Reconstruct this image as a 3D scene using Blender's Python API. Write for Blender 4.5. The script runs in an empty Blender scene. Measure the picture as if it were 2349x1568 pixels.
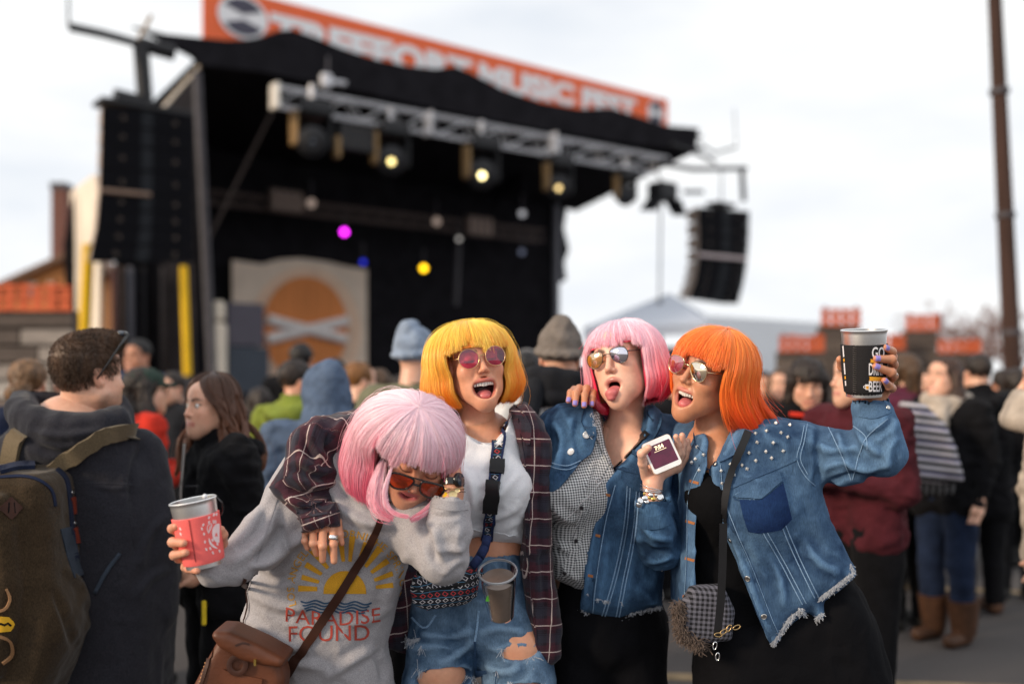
import bpy, bmesh, math, random
import numpy as np
from mathutils import Vector, Matrix
from mathutils.bvhtree import BVHTree

random.seed(7)
RNG = np.random.default_rng(11)
SC = bpy.context.scene
COL = SC.collection
R = math.radians

# ------------------------------------------------------------------ camera
CAMZ, FPX, CX, HY = 1.5, 2284.0, 1174.5, 870.0
cam = bpy.data.cameras.new('camera')
cam.lens = 35.0
cam.sensor_width = 36.0
cam.shift_y = (HY - 784.0) / 2349.0
cam.clip_start, cam.clip_end = 0.1, 2000.0
cam.dof.use_dof = True
cam.dof.focus_distance = 2.64
cam.dof.aperture_fstop = 1.1
camo = bpy.data.objects.new('camera', cam)
camo.location = (0, 0, CAMZ)
camo.rotation_euler = (R(90), 0, 0)
COL.objects.link(camo)
SC.camera = camo

# ------------------------------------------------------------------ sky, sun, exposure
SUN_DIR = Vector((-0.84, -0.47, 0.38)).normalized()      # towards the sun
world = bpy.data.worlds.new('World')
SC.world = world
world.use_nodes = True
wn, wl = world.node_tree.nodes, world.node_tree.links
wn.clear()
w_out = wn.new('ShaderNodeOutputWorld')
w_bg = wn.new('ShaderNodeBackground')
w_bg.inputs['Strength'].default_value = 0.060
w_sky = wn.new('ShaderNodeTexSky')
w_sky.sky_type = 'NISHITA'
w_sky.sun_disc = False
w_sky.sun_elevation = math.asin(SUN_DIR.z)
w_sky.sun_rotation = math.atan2(SUN_DIR.x, SUN_DIR.y)
w_tc = wn.new('ShaderNodeTexCoord')
w_map = wn.new('ShaderNodeMapping')
w_map.inputs['Scale'].default_value = (1.0, 1.0, 3.2)
w_no = wn.new('ShaderNodeTexNoise')
w_no.inputs['Scale'].default_value = 2.6
w_no.inputs['Detail'].default_value = 7.0
w_no.inputs['Roughness'].default_value = 0.58
w_cr = wn.new('ShaderNodeValToRGB')           # cloud body: pale grey undersides to white tops
w_cr.color_ramp.elements[0].position = 0.30
w_cr.color_ramp.elements[0].color = (7.1, 7.5, 8.1, 1)
w_cr.color_ramp.elements[1].position = 0.62
w_cr.color_ramp.elements[1].color = (8.9, 8.95, 8.95, 1)
w_no2 = wn.new('ShaderNodeTexNoise')
w_no2.inputs['Scale'].default_value = 1.3
w_no2.inputs['Detail'].default_value = 4.0
w_cov = wn.new('ShaderNodeValToRGB')          # cover: mostly closed cloud
w_cov.color_ramp.elements[0].position = 0.22
w_cov.color_ramp.elements[0].color = (0.75,) * 3 + (1,)
w_cov.color_ramp.elements[1].position = 0.5
w_cov.color_ramp.elements[1].color = (1, 1, 1, 1)
w_mix = wn.new('ShaderNodeMix')
w_mix.data_type = 'RGBA'
wl.new(w_tc.outputs['Generated'], w_map.inputs['Vector'])
wl.new(w_map.outputs[0], w_no.inputs['Vector'])
wl.new(w_map.outputs[0], w_no2.inputs['Vector'])
wl.new(w_no.outputs['Fac'], w_cr.inputs['Fac'])
wl.new(w_no2.outputs['Fac'], w_cov.inputs['Fac'])
wl.new(w_cov.outputs['Color'], w_mix.inputs['Factor'])
wl.new(w_sky.outputs['Color'], w_mix.inputs['A'])
wl.new(w_cr.outputs['Color'], w_mix.inputs['B'])
wl.new(w_mix.outputs['Result'], w_bg.inputs['Color'])
wl.new(w_bg.outputs[0], w_out.inputs['Surface'])

sun = bpy.data.lights.new('sun', 'SUN')
sun.energy = 1.5
sun.angle = R(11)
sun.color = (1.0, 0.80, 0.58)
suno = bpy.data.objects.new('sun', sun)
suno.location = (-8, -4, 9)
suno.rotation_euler = (-SUN_DIR).to_track_quat('-Z', 'Y').to_euler()
COL.objects.link(suno)

SC.view_settings.view_transform = 'Standard'
SC.view_settings.look = 'None'
SC.view_settings.exposure = 1.0
SC.view_settings.gamma = 1.0
SC.view_settings.use_curve_mapping = False
SC.cycles.max_bounces = 6
SC.cycles.transparent_max_bounces = 12
SC.cycles.use_denoising = True

# ------------------------------------------------------------------ pixels <-> place (used only to measure where things stand)
def W(px, py, d):
    return np.array(((px - CX) * d / FPX, d, CAMZ + (HY - py) * d / FPX))

def Wl(lst, d=None):
    return np.array([W(*(p if len(p) == 3 else (p[0], p[1], d))) for p in lst])

# ------------------------------------------------------------------ object helpers
ORI = {}

def tag(o, label=None, cat=None, group=None, kind=None):
    if label: o['label'] = label
    if cat: o['category'] = cat
    if group: o['group'] = group
    if kind: o['kind'] = kind
    return o

def root_origin(p):
    while p.parent: p = p.parent
    return ORI.get(p.name, np.zeros(3))

def empty(name, loc):
    o = bpy.data.objects.new(name, None)
    o.empty_display_size = 0.1
    COL.objects.link(o)
    o.location = loc
    ORI[o.name] = np.array(loc, float)
    return o

def mk(name, V, F, mat=None, parent=None, smooth=True, origin=None, attrs=None, kind=None, sharp=None, midx=None):
    V = np.asarray(V, np.float64).reshape(-1, 3)
    if parent is not None:
        o0 = root_origin(parent)
    elif origin is not None:
        o0 = np.array(origin, float)
    else:
        o0 = np.array(((V[:, 0].min() + V[:, 0].max()) / 2, (V[:, 1].min() + V[:, 1].max()) / 2, V[:, 2].min()))
    me = bpy.data.meshes.new(name)
    Vl = (V - o0).astype(np.float32)
    if isinstance(F, np.ndarray) and F.ndim == 2:
        n, k = F.shape
        me.vertices.add(len(Vl)); me.vertices.foreach_set('co', Vl.ravel())
        me.loops.add(n * k); me.loops.foreach_set('vertex_index', F.astype(np.int32).ravel())
        me.polygons.add(n)
        me.polygons.foreach_set('loop_start', np.arange(0, n * k, k, dtype=np.int32))
        me.update(calc_edges=True)
        me.validate()
    else:
        me.from_pydata([tuple(v) for v in Vl.tolist()], [], [tuple(int(i) for i in f) for f in F])
        me.update()
    if smooth and len(me.polygons):
        me.polygons.foreach_set('use_smooth', np.ones(len(me.polygons), bool))
        if sharp is not None:
            me.set_sharp_from_angle(angle=R(sharp))
    if attrs:
        for an, av in attrs.items():
            av = np.asarray(av, np.float32)
            if av.ndim == 1:
                a = me.attributes.new(an, 'FLOAT', 'POINT'); a.data.foreach_set('value', av)
            elif av.shape[1] == 3:
                a = me.attributes.new(an, 'FLOAT_VECTOR', 'POINT'); a.data.foreach_set('vector', av.ravel())
    for m in (mat if isinstance(mat, (list, tuple)) else [mat]):
        if m: me.materials.append(m)
    if midx is not None:
        me.polygons.foreach_set('material_index', np.asarray(midx, np.int32))
    o = bpy.data.objects.new(name, me)
    COL.objects.link(o)
    if parent is not None:
        o.parent = parent
    else:
        o.location = o0
        ORI[o.name] = o0
    if kind: o['kind'] = kind
    return o

def inst(me, name, M, parent=None):
    """object sharing mesh data me at world matrix M"""
    o = bpy.data.objects.new(name, me)
    COL.objects.link(o)
    if parent is not None:
        o.parent = parent
        o.matrix_local = Matrix.Translation(Vector(-root_origin(parent))) @ M
    else:
        o.matrix_world = M
        ORI[o.name] = np.array(M.translation)
    return o

def hairobj(name, S, rad, mat, parent, shade=None):
    """S (n,k,3) world points, rad (k,) or (n,k)"""
    n, k, _ = S.shape
    c = bpy.data.hair_curves.new(name)
    c.add_curves([k] * n)
    S = S - root_origin(parent)
    c.attributes['position'].data.foreach_set('vector', S.astype(np.float32).ravel())
    a = c.attributes.get('radius') or c.attributes.new('radius', 'FLOAT', 'POINT')
    a.data.foreach_set('value', np.broadcast_to(rad, (n, k)).astype(np.float32).ravel())
    if shade is not None:
        b = c.attributes.new('shade', 'FLOAT', 'POINT'); b.data.foreach_set('value', np.broadcast_to(shade, (n, k)).astype(np.float32).ravel())
    c.materials.append(mat)
    o = bpy.data.objects.new(name, c)
    COL.objects.link(o)
    o.parent = parent
    return o

# ------------------------------------------------------------------ mesh builder for hard things
def unit(v):
    v = np.asarray(v, float); return v / (np.linalg.norm(v) + 1e-12)

def frame(d, up=(0, 0, 1)):
    d = unit(d); up = np.asarray(up, float)
    if abs(np.dot(d, up)) > 0.97: up = np.array((1.0, 0, 0)) if abs(d[0]) < 0.9 else np.array((0, 1.0, 0))
    s = unit(np.cross(d, up)); return s, np.cross(s, d)

class MB:
    def __init__(s): s.V = []; s.F = []
    def add(s, V, F):
        n = len(s.V); s.V += [tuple(map(float, v)) for v in V]; s.F += [tuple(int(i) + n for i in f) for f in F]; return s
    def box(s, c, size, ax=None, bev=0.0):
        c = np.asarray(c, float); h = np.asarray(size, float) / 2
        A = np.eye(3) if ax is None else np.asarray(ax, float)      # rows = axes
        b = min(bev, h.min() * 0.9)
        if b <= 0:
            P = [(x, y, z) for x in (-1, 1) for y in (-1, 1) for z in (-1, 1)]
            V = [c + (np.array(p) * h) @ A for p in P]
            return s.add(V, [(0, 1, 3, 2), (4, 6, 7, 5), (0, 4, 5, 1), (2, 3, 7, 6), (0, 2, 6, 4), (1, 5, 7, 3)])
        V = []; ix = {}
        for x in (-1, 1):
            for y in (-1, 1):
                for z in (-1, 1):
                    for a in range(3):
                        p = np.array((x, y, z)) * (h - b); p[a] = (x, y, z)[a] * h[a]
                        ix[(x, y, z, a)] = len(V); V.append(c + p @ A)
        F = []
        for a in range(3):
            u, w = (a + 1) % 3, (a + 2) % 3
            for sg in (-1, 1):
                q = []
                for su, sw in ((-1, -1), (1, -1), (1, 1), (-1, 1)):
                    k = [0, 0, 0]; k[a] = sg; k[u] = su; k[w] = sw; q.append(ix[(*k, a)])
                F.append(tuple(q if sg > 0 else q[::-1]))
        for a in range(3):
            u, w = (a + 1) % 3, (a + 2) % 3
            for su in (-1, 1):
                for sw in (-1, 1):
                    k0 = [0, 0, 0]; k1 = [0, 0, 0]
                    k0[a] = -1; k1[a] = 1; k0[u] = k1[u] = su; k0[w] = k1[w] = sw
                    F.append((ix[(*k0, u)], ix[(*k1, u)], ix[(*k1, w)], ix[(*k0, w)]))
        for x in (-1, 1):
            for y in (-1, 1):
                for z in (-1, 1):
                    F.append((ix[(x, y, z, 0)], ix[(x, y, z, 1)], ix[(x, y, z, 2)]))
        return s.add(V, F)
    def tube(s, pts, r, n=8, cap=True):
        pts = [np.asarray(p, float) for p in pts]; m = len(pts)
        rs = [r] * m if np.isscalar(r) else list(r)
        V = []; F = []; up = None
        for i, p in enumerate(pts):
            d = unit(pts[min(i + 1, m - 1)] - pts[max(i - 1, 0)])
            if up is None: a, b = frame(d)
            else:
                a = unit(up - d * np.dot(up, d)); b = np.cross(a, d)
            up = a
            for j in range(n):
                t = 2 * math.pi * j / n
                V.append(p + rs[i] * (a * math.cos(t) + b * math.sin(t)))
        for i in range(m - 1):
            for j in range(n):
                k = (j + 1) % n
                F.append((i * n + j, (i + 1) * n + j, (i + 1) * n + k, i * n + k))
        if cap:
            F.append(tuple(range(n))); F.append(tuple((m - 1) * n + j for j in range(n - 1, -1, -1)))
        return s.add(V, F)
    def lathe(s, prof, c, axis=(0, 0, 1), n=24, up=(0, 1, 0), closed=False):
        c = np.asarray(c, float); z = unit(axis)
        x, y = frame(z, up)
        V = []; F = []
        for r, h in prof:
            for j in range(n):
                t = 2 * math.pi * j / n
                V.append(c + z * h + r * (x * math.cos(t) + y * math.sin(t)))
        m = len(prof)
        for i in range(m - 1):
            for j in range(n):
                k = (j + 1) % n
                F.append((i * n + j, (i + 1) * n + j, (i + 1) * n + k, i * n + k))
        if closed:
            F.append(tuple(range(n))); F.append(tuple((m - 1) * n + j for j in range(n - 1, -1, -1)))
        return s.add(V, F)
    def poly(s, pts, thick):
        """flat polygon (planar 3-D points) given thickness along vector thick"""
        pts = [np.asarray(p, float) for p in pts]; n = len(pts); t = np.asarray(thick, float)
        V = pts + [p + t for p in pts]
        F = [tuple(range(n)), tuple(range(2 * n - 1, n - 1, -1))]
        F += [(i, i + n, (i + 1) % n + n, (i + 1) % n) for i in range(n)]
        return s.add(V, F)
    def ball(s, c, r, n=10, m=7, sq=(1, 1, 1)):
        prof = [(max(1e-4, math.sin(math.pi * i / m)) * r, -math.cos(math.pi * i / m) * r) for i in range(m + 1)]
        k = len(s.V); s.lathe(prof, (0, 0, 0), n=n)
        for i in range(k, len(s.V)):
            s.V[i] = tuple(np.array(s.V[i]) * np.array(sq) + np.asarray(c, float))
        return s
    def build(s, name, mat, parent=None, smooth=False, sharp=None, **kw):
        return mk(name, s.V, s.F, mat, parent, smooth=smooth or sharp is not None, sharp=sharp, **kw)

# ------------------------------------------------------------------ noise
_T = RNG.random((64, 64, 64)).astype(np.float32)
def vnoise(P, freq=1.0, seed=0):
    P = np.asarray(P, np.float64) * freq + seed * 17.31 + 100
    i = np.floor(P).astype(int); f = P - i; f = f * f * (3 - 2 * f); i &= 63; j = (i + 1) & 63
    x, y, z = f[..., 0], f[..., 1], f[..., 2]
    def L(a, b, t): return a + (b - a) * t
    a = L(L(_T[i[..., 0], i[..., 1], i[..., 2]], _T[j[..., 0], i[..., 1], i[..., 2]], x),
          L(_T[i[..., 0], j[..., 1], i[..., 2]], _T[j[..., 0], j[..., 1], i[..., 2]], x), y)
    b = L(L(_T[i[..., 0], i[..., 1], j[..., 2]], _T[j[..., 0], i[..., 1], j[..., 2]], x),
          L(_T[i[..., 0], j[..., 1], j[..., 2]], _T[j[..., 0], j[..., 1], j[..., 2]], x), y)
    return L(a, b, z) * 2 - 1

def fbm(P, freq, oct=3, seed=0):
    s = 0; a = 1
    for o in range(oct):
        s = s + a * vnoise(P, freq * 2 ** o, seed + o); a *= 0.5
    return s

# ------------------------------------------------------------------ distance-field modelling
def smin(a, b, k):
    if k <= 0: return np.minimum(a, b)
    h = np.clip(0.5 + 0.5 * (b - a) / k, 0, 1)
    return b + (a - b) * h - k * h * (1 - h)

def poly_sd(pts, X, Z):
    """signed distance to closed 2-D polygon"""
    pts = np.asarray(pts, float); n = len(pts)
    d = np.full(X.shape, 1e9); s = np.ones(X.shape)
    for i in range(n):
        a = pts[i]; b = pts[i - 1]; e = b - a
        wx = X - a[0]; wz = Z - a[1]
        t = np.clip((wx * e[0] + wz * e[1]) / (e @ e + 1e-12), 0, 1)
        bx = wx - e[0] * t; bz = wz - e[1] * t
        d = np.minimum(d, bx * bx + bz * bz)
        c1 = Z >= a[1]; c2 = Z < b[1]; c3 = e[0] * wz > e[1] * wx
        flip = (c1 & c2 & c3) | (~c1 & ~c2 & ~c3)
        s = np.where(flip, -s, s)
    return s * np.sqrt(d)

def smooth_poly(pts, n=4, closed=True):
    """Catmull-Rom through the points"""
    P = np.asarray(pts, float); m = len(P); out = []
    rng = range(m) if closed else range(m - 1)
    for i in rng:
        if closed: p0, p1, p2, p3 = P[i - 1], P[i], P[(i + 1) % m], P[(i + 2) % m]
        else: p0, p1, p2, p3 = P[max(i - 1, 0)], P[i], P[i + 1], P[min(i + 2, m - 1)]
        for j in range(n):
            t = j / n
            out.append(0.5 * ((2 * p1) + (-p0 + p2) * t + (2 * p0 - 5 * p1 + 4 * p2 - p3) * t * t + (-p0 + 3 * p1 - 3 * p2 + p3) * t ** 3))
    if not closed: out.append(P[-1])
    return np.array(out)

class Vol:
    def __init__(s, lo, hi, h):
        s.h = h; s.lo = np.asarray(lo, float)
        s.n = [int(math.ceil((hi[a] - lo[a]) / h)) + 1 for a in range(3)]
        s.ax = [s.lo[a] + h * np.arange(s.n[a]) for a in range(3)]
        s.F = np.full(s.n, 1.0, np.float32)
    def sl(s, lo, hi):
        r = []
        for a in range(3):
            i0 = max(0, int((lo[a] - s.lo[a]) / s.h)); i1 = min(s.n[a], int((hi[a] - s.lo[a]) / s.h) + 2)
            if i1 <= i0: return None
            r.append(slice(i0, i1))
        return tuple(r)
    def g(s, sl):
        return (s.ax[0][sl[0]][:, None, None], s.ax[1][sl[1]][None, :, None], s.ax[2][sl[2]][None, None, :])
    def put(s, sl, d, k, op):
        f = s.F[sl]
        if op == 'u': s.F[sl] = smin(f, d, k)
        elif op == 's': s.F[sl] = -smin(-f, d, k)
        elif op == 'i': s.F[sl] = -smin(-f, -d, k)
    def cap(s, a, b, ra, rb=None, k=0.02, op='u', sc=None):
        a = np.asarray(a, float); b = np.asarray(b, float); rb = ra if rb is None else rb
        m = max(ra, rb) * (1 if sc is None else max(1, 1 / min(sc))) + k + 2 * s.h + 0.02
        sl = s.sl(np.minimum(a, b) - m, np.maximum(a, b) + m)
        if sl is None: return s
        X, Y, Z = s.g(sl)
        q = (1, 1, 1) if sc is None else sc
        e = (b - a) * np.array(q)
        wx, wy, wz = (X - a[0]) * q[0], (Y - a[1]) * q[1], (Z - a[2]) * q[2]
        t = np.clip((wx * e[0] + wy * e[1] + wz * e[2]) / (e @ e + 1e-12), 0, 1)
        d = np.sqrt((wx - e[0] * t) ** 2 + (wy - e[1] * t) ** 2 + (wz - e[2] * t) ** 2) - (ra + (rb - ra) * t)
        s.put(sl, d, k, op); return s
    def chain(s, P, r, k=0.015, op='u', sc=None):
        P = np.asarray(P, float); r = [r] * len(P) if np.isscalar(r) else r
        for i in range(len(P) - 1): s.cap(P[i], P[i + 1], r[i], r[i + 1], k, op, sc)
        return s
    def ell(s, c, r, k=0.02, op='u', A=None):
        c = np.asarray(c, float); r = np.asarray(r, float) if not np.isscalar(r) else np.array((r, r, r), float)
        m = r.max() + k + 2 * s.h + 0.01
        sl = s.sl(c - m, c + m)
        if sl is None: return s
        X, Y, Z = s.g(sl)
        x, y, z = X - c[0], Y - c[1], Z - c[2]
        if A is not None:
            A = np.asarray(A, float)
            x, y, z = (A[0, 0] * x + A[0, 1] * y + A[0, 2] * z, A[1, 0] * x + A[1, 1] * y + A[1, 2] * z, A[2, 0] * x + A[2, 1] * y + A[2, 2] * z)
        k0 = np.sqrt((x / r[0]) ** 2 + (y / r[1]) ** 2 + (z / r[2]) ** 2)
        k1 = np.sqrt((x / r[0] ** 2) ** 2 + (y / r[1] ** 2) ** 2 + (z / r[2] ** 2) ** 2) + 1e-9
        s.put(sl, k0 * (k0 - 1) / k1, k, op); return s
    def slab(s, pts, yc, T, Rr, k=0.02, op='u', tilt=(0, 0)):
        """outline in (x,z) given depth: rounded body of half thickness T round the depth yc"""
        P = np.asarray(pts, float)
        c = P.mean(0); ext = np.abs(P - c).max(0)
        m = k + 2 * s.h + 0.02
        dy = T + abs(tilt[0]) * ext[0] + abs(tilt[1]) * ext[1] + m
        lo = (P[:, 0].min() - m, yc - dy, P[:, 1].min() - m); hi = (P[:, 0].max() + m, yc + dy, P[:, 1].max() + m)
        sl = s.sl(lo, hi)
        if sl is None: return s
        X, Y, Z = s.g(sl)
        X2, Z2 = np.broadcast_arrays(X[:, 0, :], Z[:, 0, :])
        d2 = poly_sd(P, X2, Z2)[:, None, :]
        q = np.abs(Y - (yc + tilt[0] * (X - c[0]) + tilt[1] * (Z - c[1]))) - (T - Rr)
        d1 = d2 + Rr
        d = np.sqrt(np.maximum(d1, 0) ** 2 + np.maximum(q, 0) ** 2) + np.minimum(np.maximum(d1, q), 0) - Rr
        s.put(sl, d, k, op); return s
    def fn(s, lo, hi, f, k=0.0, op='u'):
        sl = s.sl(lo, hi)
        if sl is None: return s
        s.put(sl, f(*np.broadcast_arrays(*s.g(sl))), k, op); return s
    def mesh(s, smooth=1):
        F = s.F; F = np.where(np.abs(F) < 1e-7, np.float32(1e-7), F)
        ins = F < 0
        c = np.zeros([m - 1 for m in s.n], np.int8)
        for i in (0, 1):
            for j in (0, 1):
                for k in (0, 1):
                    c += ins[i:i + s.n[0] - 1, j:j + s.n[1] - 1, k:k + s.n[2] - 1]
        I = np.argwhere((c > 0) & (c < 8))
        if len(I) == 0: return np.zeros((0, 3)), np.zeros((0, 4), int)
        idx = np.full(c.shape, -1, np.int32); idx[I[:, 0], I[:, 1], I[:, 2]] = np.arange(len(I))
        cr = np.array([(i, j, k) for i in (0, 1) for j in (0, 1) for k in (0, 1)])
        vals = np.stack([F[I[:, 0] + a, I[:, 1] + b, I[:, 2] + d] for a, b, d in cr], 1)
        S = np.zeros((len(I), 3)); N = np.zeros(len(I))
        for a in range(8):
            for b in range(a + 1, 8):
                if np.abs(cr[a] - cr[b]).sum() != 1: continue
                m = (vals[:, a] < 0) != (vals[:, b] < 0)
                t = np.where(m, vals[:, a] / (vals[:, a] - vals[:, b] + 1e-20), 0)
                S += np.where(m[:, None], cr[a] + t[:, None] * (cr[b] - cr[a]), 0); N += m
        V = (I + S / N[:, None]) * s.h + s.lo
        Q = []
        for a in range(3):
            u, w = (a + 1) % 3, (a + 2) % 3
            s0 = [slice(None)] * 3; s1 = [slice(None)] * 3; s0[a] = slice(0, -1); s1[a] = slice(1, None)
            A = ins[tuple(s0)]; B = ins[tuple(s1)]
            E = np.argwhere(A != B)
            E = E[(E[:, u] > 0) & (E[:, w] > 0) & (E[:, u] < s.n[u] - 1) & (E[:, w] < s.n[w] - 1)]
            def cell(du, dw):
                C = E.copy(); C[:, u] += du; C[:, w] += dw; return idx[C[:, 0], C[:, 1], C[:, 2]]
            q = np.stack([cell(-1, -1), cell(0, -1), cell(0, 0), cell(-1, 0)], 1)
            fl = ~A[E[:, 0], E[:, 1], E[:, 2]]
            q[fl] = q[fl][:, ::-1]
            Q.append(q)
        Q = np.concatenate(Q); Q = Q[(Q >= 0).all(1)]
        if smooth: V = lap(V, Q, smooth)
        return V, Q

def lap(V, Q, it=1, lam=0.6):
    a = Q.ravel(); b = np.roll(Q, -1, 1).ravel()
    n = len(V); deg = np.bincount(a, minlength=n) + np.bincount(b, minlength=n); deg = np.maximum(deg, 1)
    for _ in range(it):
        S = np.stack([np.bincount(a, V[b, i], n) + np.bincount(b, V[a, i], n) for i in range(3)], 1)
        V = V + lam * (S / deg[:, None] - V)
    return V

def normals(V, Q):
    if Q.shape[1] == 4: nn = np.cross(V[Q[:, 2]] - V[Q[:, 0]], V[Q[:, 3]] - V[Q[:, 1]])
    else: nn = np.cross(V[Q[:, 1]] - V[Q[:, 0]], V[Q[:, 2]] - V[Q[:, 0]])
    N = np.zeros_like(V)
    for i in range(3):
        for c in range(Q.shape[1]): N[:, i] += np.bincount(Q[:, c], nn[:, i], len(V))
    return N / (np.linalg.norm(N, axis=1, keepdims=True) + 1e-12)

def seg_dist(V, P):
    """distance of points V to polyline P, and arclength of nearest"""
    P = np.asarray(P, float); best = np.full(len(V), 1e9); arc = np.zeros(len(V)); L = 0
    for i in range(len(P) - 1):
        e = P[i + 1] - P[i]; l = np.linalg.norm(e)
        t = np.clip(((V - P[i]) @ e) / (l * l + 1e-12), 0, 1)
        d = np.linalg.norm(V - P[i] - t[:, None] * e, axis=1)
        m = d < best; best[m] = d[m]; arc[m] = L + t[m] * l; L += l
    return best, arc

def px_of(V):
    return CX + V[:, 0] * FPX / V[:, 1], HY - (V[:, 2] - CAMZ) * FPX / V[:, 1]

def folds(V, Q, lines, amp=0.006, wid=0.012):
    """raise (amp>0) or sink soft ridges that follow lines drawn as seen from the camera (front-facing side only)"""
    N = normals(V, Q); X, Y = px_of(V); front = (N[:, 1] < 0.25)
    P2 = np.stack([X, Y, np.zeros_like(X)], 1); out = np.zeros(len(V))
    for ln in lines:
        a = amp; w = wid
        if isinstance(ln, tuple): ln, a, w = ln
        ln = smooth_poly(ln, 3, closed=False)
        L3 = np.c_[ln, np.zeros(len(ln))]
        d, arc = seg_dist(P2, L3)
        tot = np.linalg.norm(np.diff(L3, axis=0), axis=1).sum()
        d = d * V[:, 1] / FPX
        e = np.clip(np.minimum(arc, tot - arc) / (0.25 * tot + 1e-9), 0, 1) ** 0.7
        p = np.exp(-(d / w) ** 2) - 0.35 * np.exp(-((d - 1.7 * w) / w) ** 2)
        out += 1.45 * a * p * e * front
    return V + N * out[:, None]

class Surf:
    """a built surface other trim is laid on"""
    def __init__(s, V, Q): s.V = V; s.b = BVHTree.FromPolygons([tuple(v) for v in V], [tuple(int(i) for i in q) for q in Q])
    def hit(s, px, py, eps=0.002):
        o = Vector((0, 0, CAMZ)); d = (Vector(W(px, py, 3.0)) - o).normalized()
        h, n, i, t = s.b.ray_cast(o, d)
        if h is None:
            # nearest point on the surface when the ray just misses its edge
            p = o + d * 2.8
            h, n, i, t = s.b.find_nearest(p)
            if h is None: return None, None
        if n.dot(d) > 0: n = -n
        return np.array(h + n * eps), np.array(n)
    def ribbon(s, line, wpx, mb, thick=0.002, eps=0.001, step=10, sm=True, close=False):
        """a flat strip (wpx wide as the photo shows it) laid along a line"""
        ln = smooth_poly(line, 6, closed=close) if sm else np.asarray(line, float)
        seg = np.linalg.norm(np.diff(ln, axis=0), axis=1); L = np.r_[0, np.cumsum(seg)]
        n = max(2, int(L[-1] / step) + 1); t = np.linspace(0, L[-1], n)
        x = np.interp(t, L, ln[:, 0]); y = np.interp(t, L, ln[:, 1])
        dx = np.gradient(x); dy = np.gradient(y); l = np.hypot(dx, dy) + 1e-9; nx, ny = -dy / l, dx / l
        rows = []
        for i in range(n):
            w = (wpx if np.isscalar(wpx) else np.interp(t[i] / L[-1], np.linspace(0, 1, len(wpx)), wpx)) / 2
            q = []
            for sg in (-1, 1):
                h, nn = s.hit(x[i] + sg * nx[i] * w, y[i] + sg * ny[i] * w, eps)
                if h is None: q = None; break
                q.append((h, nn))
            if q: rows.append((q[0][0], q[1][0], unit(q[0][1] + q[1][1])))
        if len(rows) < 2: return mb
        V = []; F = []
        for a, b, nn in rows: V += [a, b, b + nn * thick, a + nn * thick]
        for i in range(len(rows) - 1):
            k = i * 4
            for j in range(4): F.append((k + j, k + (j + 1) % 4, k + 4 + (j + 1) % 4, k + 4 + j))
        F += [(3, 2, 1, 0), tuple(len(V) - 4 + j for j in range(4))]
        return mb.add(V, F)
    def patch(s, poly, mb, thick=0.003, eps=0.001, step=9):
        """an outline laid on the surface as a thin filled piece"""
        P = np.asarray(poly, float)
        x0, y0 = P.min(0); x1, y1 = P.max(0)
        nx = max(2, int((x1 - x0) / step)); ny = max(2, int((y1 - y0) / step))
        gx, gy = np.linspace(x0, x1, nx + 1), np.linspace(y0, y1, ny + 1)
        GX, GY = np.meshgrid(gx, gy, indexing='ij'); sd = poly_sd(P, GX, GY)
        st = max((x1 - x0) / nx, (y1 - y0) / ny)
        # pull grid points near the outline on to it
        keep = sd < st * 0.75
        for i in range(nx + 1):
            for j in range(ny + 1):
                if 0 < sd[i, j] < st * 0.75 or (-st * 0.3 < sd[i, j] < 0):
                    best = None
                    for a, b in zip(P, np.roll(P, -1, 0)):
                        e = b - a; t = np.clip(((GX[i, j] - a[0]) * e[0] + (GY[i, j] - a[1]) * e[1]) / (e @ e + 1e-9), 0, 1)
                        q = a + e * t; dd = (q[0] - GX[i, j]) ** 2 + (q[1] - GY[i, j]) ** 2
                        if best is None or dd < best[0]: best = (dd, q)
                    GX[i, j], GY[i, j] = best[1]
        H = {}; V = []; Nn = []
        for i in range(nx + 1):
            for j in range(ny + 1):
                if keep[i, j]:
                    h, n = s.hit(GX[i, j], GY[i, j], eps)
                    H[i, j] = len(V); V.append(h); Nn.append(n)
        F = []
        for i in range(nx):
            for j in range(ny):
                q = [H.get(k) for k in ((i, j), (i + 1, j), (i + 1, j + 1), (i, j + 1))]
                q = [a for a in q if a is not None]
                if len(q) >= 3: F.append(tuple(q))
        n = len(V); V2 = V + [v + m * thick for v, m in zip(V, Nn)]
        E = {}
        for f in F:
            for a, b in zip(f, f[1:] + f[:1]): E[(a, b)] = E.get((a, b), 0) + 1
        F2 = [tuple(reversed(f)) for f in F] + [tuple(a + n for a in f) for f in F]
        F2 += [(a, b, b + n, a + n) for (a, b) in E if (b, a) not in E]
        return mb.add(V2, F2)

def text_polys(txt, size=1.0, bold=0.0, spacing=1.0):
    """outline triangles of built-in lettering: (V2, tris)"""
    cu = bpy.data.curves.new('lettering', 'FONT'); cu.body = txt; cu.size = size; cu.offset = bold
    cu.align_x = 'CENTER'; cu.align_y = 'CENTER'; cu.space_character = spacing; cu.resolution_u = 3
    o = bpy.data.objects.new('lettering', cu); COL.objects.link(o)
    dg = bpy.context.evaluated_depsgraph_get(); dg.update()
    me = bpy.data.meshes.new_from_object(o.evaluated_get(dg))
    bm = bmesh.new(); bm.from_mesh(me)
    bmesh.ops.triangulate(bm, faces=bm.faces)
    V = np.array([v.co[:2] for v in bm.verts]).reshape(-1, 2); F = [tuple(v.index for v in f.verts) for f in bm.faces]
    bm.free(); bpy.data.objects.remove(o); bpy.data.curves.remove(cu); bpy.data.meshes.remove(me)
    return V, F

# ------------------------------------------------------------------ materials
MATS = {}
def lin(r, g, b):
    f = lambda c: (c / 255 / 12.92) if c / 255 <= 0.04045 else ((c / 255 + 0.055) / 1.055) ** 2.4
    return (f(r), f(g), f(b))

def new_mat(name):
    m = bpy.data.materials.new(name); m.use_nodes = True
    nt = m.node_tree; b = nt.nodes['Principled BSDF']
    return m, nt, b

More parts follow.
